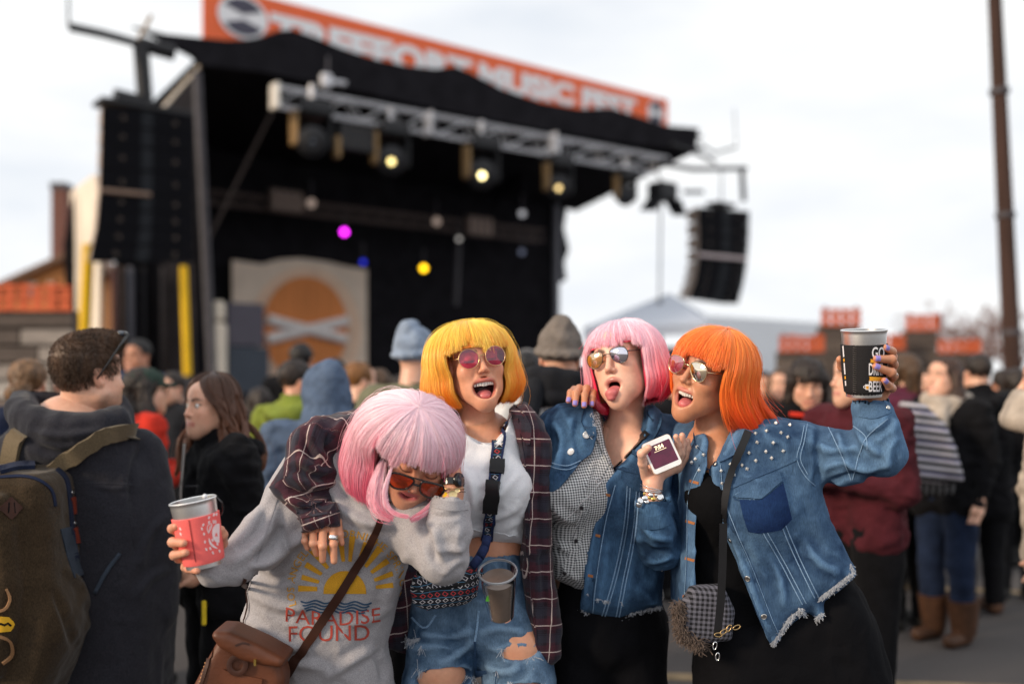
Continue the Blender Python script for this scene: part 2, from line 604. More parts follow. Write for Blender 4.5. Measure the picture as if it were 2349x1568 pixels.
def mat(name, col, rough=0.8, metal=0.0, var=0.15, scale=20.0, bump=0.0, bscale=None, spec=0.3, sheen=0.0, emit=None, estr=0.0, alpha=None, detail=4.0, stretch=None, bdist=0.002):
    """plain material: colour with fine noise variation and relief"""
    if name in MATS: return MATS[name]
    m, nt, b = new_mat(name)
    N, L = nt.nodes, nt.links
    b.inputs['Roughness'].default_value = rough
    b.inputs['Metallic'].default_value = metal
    b.inputs['Specular IOR Level'].default_value = spec
    if sheen:
        b.inputs['Sheen Weight'].default_value = sheen
        b.inputs['Sheen Roughness'].default_value = 0.6
    tc = N.new('ShaderNodeTexCoord'); src = tc.outputs['Object']
    if stretch:
        mp = N.new('ShaderNodeMapping'); mp.inputs['Scale'].default_value = stretch
        L.new(src, mp.inputs['Vector']); src = mp.outputs[0]
    no = N.new('ShaderNodeTexNoise'); no.inputs['Scale'].default_value = scale; no.inputs['Detail'].default_value = detail
    L.new(src, no.inputs['Vector'])
    mx = N.new('ShaderNodeMix'); mx.data_type = 'RGBA'
    c = np.array(col)
    mx.inputs['A'].default_value = (*np.clip(c * (1 - var), 0, 1), 1); mx.inputs['B'].default_value = (*np.clip(c * (1 + var), 0, 1), 1)
    rp = N.new('ShaderNodeMapRange'); rp.inputs['From Min'].default_value = 0.3; rp.inputs['From Max'].default_value = 0.7
    L.new(no.outputs['Fac'], rp.inputs['Value']); L.new(rp.outputs[0], mx.inputs['Factor'])
    L.new(mx.outputs['Result'], b.inputs['Base Color'])
    if bump:
        n2 = N.new('ShaderNodeTexNoise'); n2.inputs['Scale'].default_value = bscale or scale * 3; n2.inputs['Detail'].default_value = 5
        L.new(src, n2.inputs['Vector'])
        bp = N.new('ShaderNodeBump'); bp.inputs['Strength'].default_value = bump; bp.inputs['Distance'].default_value = bdist
        L.new(n2.outputs['Fac'], bp.inputs['Height']); L.new(bp.outputs[0], b.inputs['Normal'])
    if emit:
        b.inputs['Emission Color'].default_value = (*emit, 1); b.inputs['Emission Strength'].default_value = estr
    MATS[name] = m
    return m

def mixcol(nt, fac, a, b):
    mx = nt.nodes.new('ShaderNodeMix'); mx.data_type = 'RGBA'
    for k, v in (('A', a), ('B', b)):
        if isinstance(v, (tuple, list)): mx.inputs[k].default_value = (*v[:3], 1)
        else: nt.links.new(v, mx.inputs[k])
    if isinstance(fac, (int, float)): mx.inputs['Factor'].default_value = fac
    else: nt.links.new(fac, mx.inputs['Factor'])
    return mx.outputs['Result']

def mth(nt, op, a, b=None, c=None, clamp=False):
    n = nt.nodes.new('ShaderNodeMath'); n.operation = op; n.use_clamp = clamp
    for i, v in enumerate((a, b, c)):
        if v is None: continue
        if isinstance(v, (int, float)): n.inputs[i].default_value = v
        else: nt.links.new(v, n.inputs[i])
    return n.outputs[0]
# ================================================================== ground
def asphalt():
    m, nt, b = new_mat('asphalt'); N, L = nt.nodes, nt.links
    tc = N.new('ShaderNodeTexCoord')
    n1 = N.new('ShaderNodeTexNoise'); n1.inputs['Scale'].default_value = 1.1; n1.inputs['Detail'].default_value = 6
    n2 = N.new('ShaderNodeTexNoise'); n2.inputs['Scale'].default_value = 90; n2.inputs['Detail'].default_value = 3
    for n in (n1, n2): L.new(tc.outputs['Object'], n.inputs['Vector'])
    c = mixcol(nt, n1.outputs['Fac'], lin(62, 58, 58), lin(92, 86, 84))
    c = mixcol(nt, mth(nt, 'MULTIPLY', n2.outputs['Fac'], 0.5), c, lin(58, 54, 54))
    L.new(c, b.inputs['Base Color']); b.inputs['Roughness'].default_value = 0.85
    bp = N.new('ShaderNodeBump'); bp.inputs['Strength'].default_value = 0.4; bp.inputs['Distance'].default_value = 0.01
    L.new(n2.outputs['Fac'], bp.inputs['Height']); L.new(bp.outputs[0], b.inputs['Normal'])
    return m
mb = MB()
n = 14
gx = np.concatenate([[-900, -200, -60], np.linspace(-25, 25, n), [60, 200, 900]]); gy = np.concatenate([[-200, -30], np.linspace(-4, 40, n), [120, 400, 900]])
V = [(x, y, 0) for x in gx for y in gy]; k = len(gy)
F = [(i * k + j, (i + 1) * k + j, (i + 1) * k + j + 1, i * k + j + 1) for i in range(len(gx) - 1) for j in range(k - 1)]
tag(mk('ground', V, F, asphalt(), smooth=False), kind='structure')
m_paint = mat('road_paint', lin(140, 122, 96), 0.85, var=0.3, scale=9)
mb = MB()
for (x0, y0, x1, y1, w) in ((2.0, 7.4, 6.5, 6.3, .12), (0.6, 5.05, 3.1, 4.75, .12), (-6, 6.2, -2.2, 5.6, .12)):
    a = np.array((x0, y0, .004)); b_ = np.array((x1, y1, .004)); s = unit(np.cross(b_ - a, (0, 0, 1))) * w / 2
    mb.add([a - s, b_ - s, b_ + s, a + s], [(0, 1, 2, 3)])
tag(mb.build('road_marking', m_paint), kind='structure')

# ================================================================== stage
SU = np.array((0.7807, 0.6249, 0.0)); SV = np.array((-0.6249, 0.7807, 0.0)); SO = np.array((-5.45, 17.5, 0.0)); SZ = np.array((0, 0, 1.0))
SAX = np.array((SU, SV, SZ))
def S(px, py, v=0.0):
    d = np.array(((px - CX) / FPX, 1.0, (HY - py) / FPX))
    t = (SO @ SV + v) / (d @ SV)
    return np.array((0, 0, CAMZ)) + d * t
def SL(u, v, z): return SO + SU * u + SV * v + SZ * z

m_black = mat('black_stage_cloth', (0.014, 0.013, 0.016), 0.95, var=0.3, scale=3, spec=0.1)
m_blackm = mat('black_painted_steel', (0.02, 0.02, 0.023), 0.5, var=0.2, scale=8)
m_greym = mat('grey_painted_steel', (0.07, 0.065, 0.075), 0.55, var=0.2, scale=8)
m_alu = mat('aluminium_tube', (0.66, 0.66, 0.70), 0.45, 0.25, var=0.12, scale=12)
m_orange = mat('orange_banner_vinyl', lin(250, 116, 70), 0.65, var=0.05, scale=2)
m_wht = mat('white_print', lin(248, 246, 248), 0.7, var=0.03, scale=4)
m_dgrey = mat('dark_grey_print', lin(86, 84, 98), 0.7, var=0.05, scale=4)
m_cream = mat('cream_tarpaulin', lin(236, 222, 204), 0.7, var=0.08, scale=2)
m_yel = mat('yellow_foam_padding', lin(240, 190, 20), 0.6, var=0.08, scale=3)

stage = empty('stage', SL(6.4, 2, 0))
tag(stage, 'black mobile festival stage with flat roof open towards the crowd', 'stage')
mb = MB(); mb.box(SL(6.5, 2.3, 0.6), (12.8, 4.6, 1.2), SAX); mb.build('deck', m_black, stage)
# roof slab with sagging cloth underside
V = []; F = []; nu, nv = 26, 6
for i in range(nu + 1):
    for j in range(nv + 1):
        u = 13.1 * i / nu; v = -0.25 + 4.9 * j / nv
        k = min(1.0, u / 1.4); k = k * k * (3 - 2 * k)
        lo_ = 6.93 - 0.12 * v; hi_ = 7.02 + 0.36 * (u / 13.1) - (.07 + .13 * u / 13.1) * v
        V.append(SL(u, v, lo_ + (hi_ - lo_) * k - 0.05 * math.sin(u * 4.1) * math.sin(j * 0.9)))
for i in range(nu):
    for j in range(nv):
        a = i * (nv + 1) + j; F.append((a, a + 1, a + nv + 2, a + nv + 1))
V = np.array(V); n = len(V)
F2 = F + [tuple(reversed([a + n for a in f])) for f in F]
mk('roof', np.r_[V, V + [0, 0, 0.3]], F2, m_black, stage)
mb = MB()
# black fascia cloth, scalloped along its top where it is tied up in front of the banner
top = [(306, 60), (380, 78), (465, 87), (520, 92), (565, 91), (600, 84), (640, 70), (672, 68), (720, 84), (790, 113), (860, 135), (930, 150), (1000, 158), (1045, 152), (1080, 166), (1150, 203), (1240, 234), (1330, 250), (1400, 247), (1450, 262), (1530, 288), (1603, 294)]
bot = [(1597, 345), (1450, 330), (1250, 300), (1000, 250), (800, 205), (600, 165), (465, 150), (440, 128), (330, 70)]
pts = [S(x, y, -0.3) for x, y in top + bot]
mb.poly(pts, SV * 0.1)
mb.build('fascia', m_black, stage)
mb = MB()
curt = [(0, 1.2), (0, 6.4), (1.4, 6.7)] + [(12.6, 6.75), (12.75, 6.6), (12.6, 5.9), (12.8, 5.3), (12.62, 4.9), (12.7, 4.4), (12.2, 4.2), (12.2, 1.2)]
mb.poly([SL(u, 4.6, z) for u, z in curt], SV * 0.12)
mb.build('back_curtain', m_black, stage)
mb = MB(); mb.poly([SL(-.1, 0.05, 1.2), SL(-.1, 4.55, 1.2), SL(-.1, 4.55, 6.4), SL(-.1, 0.05, 6.95)], SU * .08); mb.build('side_curtain', m_black, stage)
mb = MB()
mb.poly([SL(9.6 + .3 * math.sin(i), 2.8 + i * .2, 6.85 if i in (0, 8) else 6.85 - .35 - .3 * (i % 3)) for i in range(9)], SU * .06)
mb.build('side_valance', m_black, stage)
def bar_px(name, a, b, v, w, m, parent=stage, dpt=None):
    mb = MB(); A = S(*a, v); B = S(*b, v); mb.tube([A, B], w, 8); return mb.build(name, m, parent, smooth=True, sharp=50)
bar_px('corner_mast', (452, 165), (487, 880), -0.15, 0.085, m_greym)
bar_px('side_rail', (462, 148), (362, 262), 0.0, 0.03, m_cream)
bar_px('brace', (628, 250), (474, 555), 0.4, 0.035, mat('brown_steel', (0.05, 0.035, 0.03), 0.6))
bar_px('roof_beam', (618, 97), (828, 146), 0.15, 0.07, m_greym)
bar_px('roof_beam', (872, 152), (1158, 216), 0.15, 0.07, m_greym)
bar_px('roof_beam', (1208, 230), (1470, 292), 0.15, 0.07, m_greym)
bar_px('rear_post', (1052, 560), (1046, 700), 3.2, 0.06, m_greym)
bar_px('rear_post', (1276, 470), (1276, 800), 4.4, 0.1, mat('dull_grey_steel', (0.2, 0.2, 0.23), 0.6))

# banner above the roof
ban = empty('festival_banner', S(1000, 160, -0.1))
tag(ban, 'long orange banner with white letters along the top of the stage roof', 'banner')
A, B, C_, D_ = S(465, -44, -0.12), S(1532, 229, -0.12), S(1532, 300, -0.12), S(465, 100, -0.12)
mb = MB(); mb.poly([D_, C_, B, A], SV * 0.03); mb.build('banner_cloth', m_orange, ban)
def on_banner(px, py): return S(px, py, -0.16)
def ban_pt(s, h):         # s along 0..1, h 0 bottom ..1 top of the whole cloth
    b = D_ + (C_ - D_) * s; t = A + (B - A) * s
    return b + (t - b) * h - SV * 0.012
def ban_text(txt, s0, s1, h0, h1):
    Vt, Ft = text_polys(txt, 1.0, 0.062, 1.03)
    lo, hi = Vt.min(0), Vt.max(0)
    P = [ban_pt(s0 + (s1 - s0) * (x - lo[0]) / (hi[0] - lo[0]), h0 + (h1 - h0) * (y - lo[1]) / (hi[1] - lo[1])) for x, y in Vt]
    return mk('lettering', P, Ft, m_wht, ban, smooth=False)
ban_text('TREEFORT', .105, .49, .17, .76)
ban_text('MUSIC', .505, .735, .17, .76)
ban_text('FEST', .755, .905, .17, .76)
def emblem(s, h, rs, rh):
    P = [ban_pt(s + rs * math.cos(t), h + rh * math.sin(t)) - SV * .004 for t in np.linspace(0, 2 * math.pi, 32, endpoint=False)]
    mb = MB(); mb.poly(P, -SV * .006); o = mb.build('emblem_disc', m_wht, ban)
    for sg in (-1, 1):
        P = [ban_pt(s + rs * .86 * math.cos(t), h + rh * .86 * math.sin(t)) - SV * .014 for t in np.linspace(R(28), R(152), 12)]
        if sg < 0: P = [ban_pt(s + rs * .86 * math.cos(t), h - rh * .86 * math.sin(t)) - SV * .014 for t in np.linspace(R(152), R(28), 12)]
        P.append(ban_pt(s, h + sg * rh * .12) - SV * .014)
        mb = MB(); mb.poly(P, -SV * .006); mb.build('emblem_field', m_dgrey, o)
emblem(.062, .56, .040, .36); emblem(.962, .48, .024, .4)

# lighting truss
def truss(name, a0, a1, b0, b1, v, depth, label, r=0.019, nb=11, m=m_alu, end=True):
    t = empty(name, S(*b0, v)); tag(t, label, 'truss', 'lighting trusses over the stage')
    P = {}
    for nm, (p, q) in {'t': (a0, a1), 'b': (b0, b1)}.items():
        P[nm] = [S(*p, v), S(*q, v)]
    for nm in 'tb':
        for dv in (0, depth):
            mb = MB(); mb.tube([P[nm][0] + SV * dv, P[nm][1] + SV * dv], r, 8); mb.build('chord', m, t, smooth=True, sharp=50)
    mb = MB(); lp = lambda nm, f, dv: P[nm][0] + (P[nm][1] - P[nm][0]) * f + SV * dv
    for i in range(nb):
        f0, f1 = i / nb, (i + 1) / nb; fm = (f0 + f1) / 2
        for dv in (0, depth):
            mb.tube([lp('b', f0, dv), lp('t', fm, dv)], r * .5, 5); mb.tube([lp('t', fm, dv), lp('b', f1, dv)], r * .5, 5)
        mb.tube([lp('t', f0, 0), lp('t', f0, depth)], r * .45, 5); mb.tube([lp('b', f0, 0), lp('b', f0, depth)], r * .45, 5)
    mb.build('lattice', m, t, kind='stuff')
    if end:
        for i, f in enumerate((0.0, .33, .66)):
            mb = MB(); c = (lp('t', f, depth / 2) + lp('b', f, depth / 2)) / 2; hh = np.linalg.norm(lp('t', f, 0) - lp('b', f, 0)) + .1
            mb.box(c, (.05 if i else .08, depth + .1, hh if i == 0 else hh * .9), SAX, .01); mb.build('end_plate', m if i else mat('sunlit_aluminium', (.8, .76, .7), .5, .2), t)  # first plate paler: sun on the truss end put into its colour
    return t
truss('lighting_truss', (640, 197), (1535, 362), (632, 240), (1500, 396), -.9, .18, 'long silver lighting truss hanging at the front of the stage')
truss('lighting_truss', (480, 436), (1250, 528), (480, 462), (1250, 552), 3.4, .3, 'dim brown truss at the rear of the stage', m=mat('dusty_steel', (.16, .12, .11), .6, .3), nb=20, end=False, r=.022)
hg = empty('chain_hoist', S(755, 190, -.7)); tag(hg, 'small chain motor above the left end of the silver truss', 'hoist')
mb = MB(); mb.box(S(748, 186, -.7), (.2, .16, .26), SAX, .03); mb.build('motor_body', m_alu, hg)
mb = MB(); mb.tube([S(752, 180, -.7), S(752, 130, -.5)], .02, 6); mb.build('chain', m_greym, hg)
mb = MB(); mb.tube([S(752, 186, -.7), S(792, 192, -.7)], .05, 8); mb.build('drive_shaft', m_alu, hg)

# stage lamps
def emis(name, c, s):
    if name in MATS: return MATS[name]
    m, nt, b = new_mat(name); b.inputs['Base Color'].default_value = (.02, .02, .02, 1)
    b.inputs['Emission Color'].default_value = (*c, 1); b.inputs['Emission Strength'].default_value = s; MATS[name] = m; return m
m_gold = mat('sunlit_bracket_steel', (.30, .19, .09), .5, .3)  # warm sunlight is painted into this steel colour
m_glass_dark = mat('dark_lens_glass', (.03, .04, .06), .08, 0, spec=.9)
def moving_head(px, py, v, w, label, lens, aim=(0.45, -0.85, -0.3)):
    """hook clamp, base box, two yoke arms and a round head"""
    c = S(px, py, v); sc = w * c[1] / FPX / .36
    t = empty('moving_head_lamp', c); tag(t, label, 'stage light', 'moving lamps hung under the truss')
    mb = MB(); mb.box(c + SZ * .30 * sc, (.36 * sc, .3 * sc, .16 * sc), SAX, .03 * sc); mb.build('base', m_blackm, t)
    mb = MB(); mb.tube([c + SZ * .38 * sc, c + SZ * .55 * sc], .03 * sc, 8); mb.build('clamp', m_alu, t)
    for sg in (-1, 1):
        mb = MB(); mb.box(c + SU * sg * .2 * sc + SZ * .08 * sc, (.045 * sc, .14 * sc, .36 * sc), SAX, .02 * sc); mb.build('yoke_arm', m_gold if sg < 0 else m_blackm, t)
    a = unit(aim)
    mb = MB(); mb.lathe([(0.001, -.2 * sc), (.1 * sc, -.2 * sc), (.16 * sc, -.1 * sc), (.16 * sc, .14 * sc), (.065 * sc, .19 * sc), (.034 * sc, .175 * sc)], c - SZ * .02 * sc, a, 18); h = mb.build('head', m_blackm, t, smooth=True, sharp=40)
    mb = MB(); mb.lathe([(.034 * sc, .175 * sc), (.018 * sc, .187 * sc), (.001, .19 * sc)], c - SZ * .02 * sc, a, 18); mb.build('lens', lens, h, smooth=True)
cam_dir = lambda px, py, v: unit(np.array((0, 0, CAMZ)) - S(px, py, v))
for (px, py, w, lab, em) in ((715, 318, 80, 'unlit black moving lamp nearest the left end of the silver truss', m_glass_dark),
                             (896, 362, 76, 'leftmost lit moving lamp on the silver truss, glowing pale yellow', emis('lamp_glow_a', (1, .78, .3), 2.0)),
                             (1104, 394, 76, 'lit moving lamp with the brightest yellow glow in the middle of the silver truss', emis('lamp_glow_b', (1, .82, .38), 3.5)),
                             (1280, 424, 64, 'lit moving lamp with dim amber glow towards the far end of the silver truss', emis('lamp_glow_c', (1, .72, .3), 1.3)),
                             (1434, 444, 52, 'black moving lamp hanging against the white sky beyond the roof edge', m_glass_dark)):
    moving_head(px, py, -.75, w, lab, em, cam_dir(px, py, -.75) + np.array((.05, 0, -.12)))
bl = empty('blinder_lamp', S(818, 318, -.75)); tag(bl, 'rectangular bank of small lamps on the silver truss left of the first lit lamp', 'stage light')
mb = MB(); mb.box(S(818, 316, -.75), (.75, .12, .5), SAX, .02); mb.build('housing', m_blackm, bl)
for i in range(4):
    for j in range(2):
        mb = MB(); mb.lathe([(.07, 0), (.06, -.02), (.001, -.01)], S(818, 316, -.75) + SU * (-.27 + .18 * i) + SZ * (-.11 + .22 * j) - SV * .065, -SV, 10); mb.build('bulb', m_gold, bl)
mb = MB(); mb.box(S(772, 338, -.75), (.1, .2, .4), SAX, .02); mb.build('bracket', m_gold, bl)
sp = empty('spot_lamp', S(1520, 440, -.8)); tag(sp, 'black barn door spotlight hanging by the right end of the truss against the sky', 'stage light')
c = S(1520, 440, -.8)
mb = MB(); mb.box(c, (.6, .5, .42), SAX, .05); h = mb.build('housing', m_blackm, sp)
for sg in (-1, 1):
    mb = MB(); P = c + SU * sg * .32 - SZ * .2
    mb.poly([P - SV * .3, P + SV * .2, P + SV * .2 + SU * sg * .25 - SZ * .28, P - SV * .3 + SU * sg * .2 - SZ * .35], SZ * .02); mb.build('barn_door', m_blackm, sp)
mb = MB(); mb.tube([c + SZ * .2, S(1505, 392, -.8)], .03, 6); mb.build('clamp', m_alu, sp)
def par(px, py, v, r, label, em, blackcan=True):
    c = S(px, py, v); t = empty('par_can_lamp', c); tag(t, label, 'stage light', 'small lamps at the rear of the stage')
    a = cam_dir(px, py, v)
    mb = MB(); mb.lathe([(.001, -.3), (r * .8, -.28), (r, -.1), (r * 1.05, .05), (r * .98, .05), (r * .9, .0)], c, a, 16); mb.build('can', m_blackm, t, smooth=True, sharp=40)
    mb = MB(); mb.lathe([(r * .92, .0), (r * .5, .02), (.001, .025)], c, a, 16); mb.build('lens', em, t, smooth=True)
    mb = MB(); mb.tube([c + SZ * r, c + SZ * (r + .4)], .02, 6); mb.build('clamp', m_greym, t)
par(790, 532, 3.3, .08, 'small lamp glowing magenta below the rear truss', emis('glow_magenta', (.75, .02, .8), 3.5))
par(972, 615, 3.3, .08, 'small lamp glowing deep yellow at the rear of the stage', emis('glow_yellow', (1, .55, .01), 3))
par(833, 601, 3.3, .06, 'small lamp glowing dark blue beside the painted backdrop', emis('glow_blue', (.02, .03, .6), 1.0))
par(1053, 548, 3.1, .06, 'small white lamp on the rear post', emis('glow_white', (.8, .75, .7), .4))
par(1198, 490, 2.5, .09, 'pale grey lamp high at the right of the rear truss', emis('glow_grey', (.8, .8, .85), .3))
par(1197, 578, 2.9, .08, 'bluish grey lamp low at the right of the rear truss', emis('glow_greyblue', (.4, .45, .65), .15))
par(714, 466, 3.3, .11, 'whitish lamp on the rear truss above the painted backdrop', emis('glow_tan', (.8, .6, .5), .2))
par(1002, 508, 3.3, .11, 'whitish lamp on the rear truss above the yellow lamp', emis('glow_tan', (.8, .6, .5), .2))
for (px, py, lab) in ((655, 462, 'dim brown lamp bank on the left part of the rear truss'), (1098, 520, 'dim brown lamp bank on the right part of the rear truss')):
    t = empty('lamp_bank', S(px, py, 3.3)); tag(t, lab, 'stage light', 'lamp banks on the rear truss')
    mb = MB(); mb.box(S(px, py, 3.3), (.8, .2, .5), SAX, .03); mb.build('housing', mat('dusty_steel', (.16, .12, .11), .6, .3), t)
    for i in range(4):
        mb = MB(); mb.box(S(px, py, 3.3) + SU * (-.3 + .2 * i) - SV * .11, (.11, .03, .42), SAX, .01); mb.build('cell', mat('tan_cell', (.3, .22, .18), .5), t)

# painted backdrop on the stage
art = empty('painted_backdrop', S(690, 850, 4.2)); tag(art, 'grey painted backdrop with an orange disc and two crossed white logs', 'backdrop')
def AP(px, py, off=0.0): return S(px, py, 4.2 - off)
edge = [(533, 596), (600, 606), (640, 595), (690, 592), (750, 600), (800, 612), (842, 618), (842, 850), (533, 850)]
mb = MB(); mb.poly([AP(*p) for p in edge], SV * .03); mb.build('canvas', mat('grey_canvas', lin(234, 214, 196), .85, var=.1, scale=1.5), art)
def ell_px(cx, cy, rx, ry, off, name, m, n=36):
    mb = MB(); mb.poly([AP(cx + rx * math.cos(t), cy - ry * math.sin(t), off) for t in np.linspace(0, 2 * math.pi, n, endpoint=False)], SV * .01); return mb.build(name, m, art)
ell_px(700, 762, 128, 148, .03, 'outer_ring', mat('peach_paint', lin(240, 206, 180), .85, var=.1, scale=2))
ell_px(700, 764, 113, 132, .05, 'inner_ring', mat('pale_ring_paint', lin(228, 196, 172), .85, var=.1, scale=2))
ell_px(700, 752, 98, 118, .07, 'disc', mat('orange_disc_paint', lin(224, 140, 82), .85, var=.18, scale=5, stretch=(3, 3, .2)))
for (a, b_) in (((612, 732), (792, 778)), ((612, 778), (796, 735))):
    A_, B_ = AP(*a, .12), AP(*b_, .12); mb = MB(); mb.tube([A_, B_], .13, 10); mb.build('log', mat('birch_log_paint', lin(240, 232, 230), .8, var=.15, scale=6), art, smooth=True, sharp=50)

# things standing on the deck
def slab_px(name, x0, y0, x1, y1, v, dep, m, parent=None, bev=.02):
    a, b_ = S(x0, y1, v), S(x1, y0, v); c = (a + b_) / 2 + SV * dep / 2
    mb = MB(); mb.box(c, (abs((b_ - a) @ SU), dep, abs(b_[2] - a[2])), SAX, bev); return mb.build(name, m, parent)
m_cab = mat('grey_speaker_cloth', lin(92, 88, 98), .9, var=.08, scale=6)
sd = empty('side_fill_speaker', S(565, 880, .9)); tag(sd, 'tall grey speaker stack at the left of the painted backdrop', 'speaker')
slab_px('upper_cabinet', 522, 697, 607, 793, .9, .7, m_cab, sd); slab_px('lower_cabinet', 524, 797, 618, 905, .85, .75, mat('bluegrey_speaker', lin(72, 78, 88), .9, var=.08, scale=6), sd)
pp = empty('padded_post', S(505, 900, .5)); tag(pp, 'cream padded post standing beside the grey speaker stack', 'post')
slab_px('post_upper', 492, 690, 519, 735, .5, .2, m_cream, pp, .05); slab_px('post_lower', 490, 740, 523, 905, .5, .25, m_cream, pp, .05)

# side of the stage: tarpaulin, dark strips, yellow padding
tp = empty('side_tarpaulin', S(200, 830, 5)); tag(tp, 'cream tarpaulin wall catching the sun at the left side of the stage', 'tarpaulin')
def sidepoly(name, pts, v, m, parent, th=.05):
    mb = MB(); mb.poly([S(x, y, v) for x, y in pts], SV * th); return mb.build(name, m, parent)
mb = MB(); mb.poly([SL(-1.2, 1.85, 0), SL(-1.2, 3.75, 0), SL(-1.2, 3.75, 5.2), SL(-1.2, 2.2, 5.3), SL(-1.2, 1.85, 4.9)], SU * .06); mb.build('tarpaulin_sheet', m_cream, tp)
sidepoly('dark_edge', [(160, 860), (146, 560), (160, 490), (170, 440), (172, 560), (174, 860)], 3.2, m_black, tp)
for (x0, y0, x1, y1, w, v, lab) in ((203, 560, 190, 860, .10, 1.2, 'yellow padded pole along the tarpaulin wall'), (421, 610, 430, 860, .062, -1.2, 'yellow padded pole beside the stage corner mast')):
    t = empty('padded_pole', S(x1, y1, v)); tag(t, lab, 'pole', 'yellow padded poles')
    mb = MB(); mb.tube([S(x0, y0, v), S(x0 + (x1 - x0) * .5, (y0 + y1) / 2, v), S(x1, y1, v)], w, 10); mb.build('padding', m_yel, t, smooth=True, sharp=60)
    mb = MB(); A_ = S(x1, y1, v); mb.tube([A_, np.array((A_[0], A_[1], 0))], w * .6, 8); mb.build('pole_foot', m_greym, t, smooth=True, sharp=60)
wg = empty('stage_wing', S(300, 850, 1.5)); tag(wg, 'dark stage wing with hanging drapes below the left speaker array', 'stage wing')
mb = MB(); mb.box(SL(-1.6, 2.2, .3), (3.0, 3.4, .6), SAX); mb.build('wing_deck', m_black, wg)
mb = MB(); mb.box(SL(-.2, 2.6, 2.4), (.9, .1, 3.6), SAX); mb.build('drape', m_black, wg)
for (x, w, c) in ((262, .1, (.10, .05, .05)), (278, .07, (.16, .11, .09)), (300, .14, (.10, .10, .12)), (330, .05, (.03, .03, .035)), (372, .06, (.05, .045, .05))):
    mb = MB(); mb.tube([S(x, 612, 1.4), S(x + 2, 880, 1.4)], w / 2, 8); mb.build('drape_fold', mat('drape_%d' % x, c, .8), wg, smooth=True)

# line arrays
m_cabb = mat('black_cabinet_paint', (.007, .007, .009), .9, var=.2, scale=30, spec=.08)
m_cabs = mat('cabinet_side_sunlit', (.42, .32, .26), .6, var=.25, scale=12)  # warm sun on the box sides is put into this colour
def line_array(label, corners, v, nb, dep, strip, horn):
    """corners: (left,right) pixel pairs from top to bottom of the column of boxes"""
    top = corners[0]; t = empty('line_array_speaker', S((top[0] + top[1]) / 2, top[2], v)); tag(t, label, 'speaker', 'hanging line array speakers')
    xs = np.array([c[0] for c in corners]); xe = np.array([c[1] for c in corners]); ys = np.array([c[2] for c in corners]); ye = np.array([c[3] for c in corners])
    f = np.linspace(0, 1, len(corners))
    for i in range(nb):
        f0, f1 = i / nb, (i + 1) / nb
        g = lambda arr, q: float(np.interp(q, f, arr))
        a0, b0, a1, b1 = S(g(xs, f0), g(ys, f0), v), S(g(xe, f0), g(ye, f0), v), S(g(xs, f1), g(ys, f1), v), S(g(xe, f1), g(ye, f1), v)
        gap = (a0 - a1) * .018
        a0, b0, a1, b1 = a0 - gap, b0 - gap, a1 + gap, b1 + gap
        in_ = SV * dep + (b0 - a0) * .0
        sh = (a0 - a1) * .12
        Vb = [a1, b1, b0, a0, a1 + in_ + sh + SU * .08, b1 + in_ + sh - SU * .08, b0 + in_ - sh - SU * .08, a0 + in_ - sh + SU * .08]
        mb = MB(); mb.add(Vb, [(0, 1, 2, 3), (5, 4, 7, 6), (4, 0, 3, 7), (1, 5, 6, 2), (3, 2, 6, 7), (4, 5, 1, 0)])
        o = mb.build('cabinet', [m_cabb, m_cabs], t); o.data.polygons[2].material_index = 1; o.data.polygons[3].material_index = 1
        q = lambda s, h: a1 + (b1 - a1) * s + (a0 - a1) * h - SV * .012
        mb = MB(); mb.poly([q(strip[0], .06), q(strip[1], .06), q(strip[1], .94), q(strip[0], .94)], SV * .02); mb.build('horn', horn, o)
        for s in (.22, .78):
            mb = MB(); mb.lathe([(.035, 0), (.02, -.015), (.001, -.02)], q(s, .5), -SV, 8); mb.build('badge', mat('badge_metal', (.3, .24, .2), .4, .6), o)
    return t
PL = line_array('large black line array left of the stage, its side lit by the sun', [(233, 445, 243, 266), (231, 445, 330, 350), (228, 446, 440, 452), (221, 446, 520, 528), (204, 446, 600, 602)], -1.0, 8, .42, (.42, .54), mat('horn_grey', (.022, .024, .028), .8, spec=.1))
mb = MB(); A_, B_ = S(233, 240, -1.0), S(446, 262, -1.0); mb.box((A_ + B_) / 2 + SV * .25 + SZ * .05, (np.linalg.norm(B_ - A_), .5, .08), SAX, .01); mb.build('rigging_frame', m_blackm, PL)
mb = MB(); A_, B_ = S(229, 436, -1.03), S(345, 447, -1.03); mb.tube([A_, B_], .035, 6); mb.build('strap', mat('tan_strap', (.3, .2, .15), .7), PL)
PR = line_array('smaller black line array hung at the right end of the stage against the sky', [(1601, 1719, 474, 484), (1603, 1718, 540, 548), (1602, 1713, 600, 608), (1594, 1705, 645, 652), (1580, 1693, 682, 697)], -1.0, 8, .42, (.46, .62), mat('horn_grey', (.022, .024, .028), .8, spec=.1))
mb = MB(); A_, B_ = S(1602, 584, -1.04), S(1710, 594, -1.04); mb.tube([A_, B_], .05, 6); mb.build('strap', mat('pale_strap', (.6, .5, .5), .7), PR)
mb = MB(); A_, B_ = S(1640, 468, -1.0), S(1695, 478, -1.0); mb.box((A_ + B_) / 2 + SV * .2 + SZ * .05, (.7, .4, .1), SAX, .01); mb.build('rigging_frame', m_blackm, PR)
bm_ = empty('outrigger_boom', S(320, 90, -.8)); tag(bm_, 'black steel outrigger holding the left line array, thin aerial at its tip', 'boom')
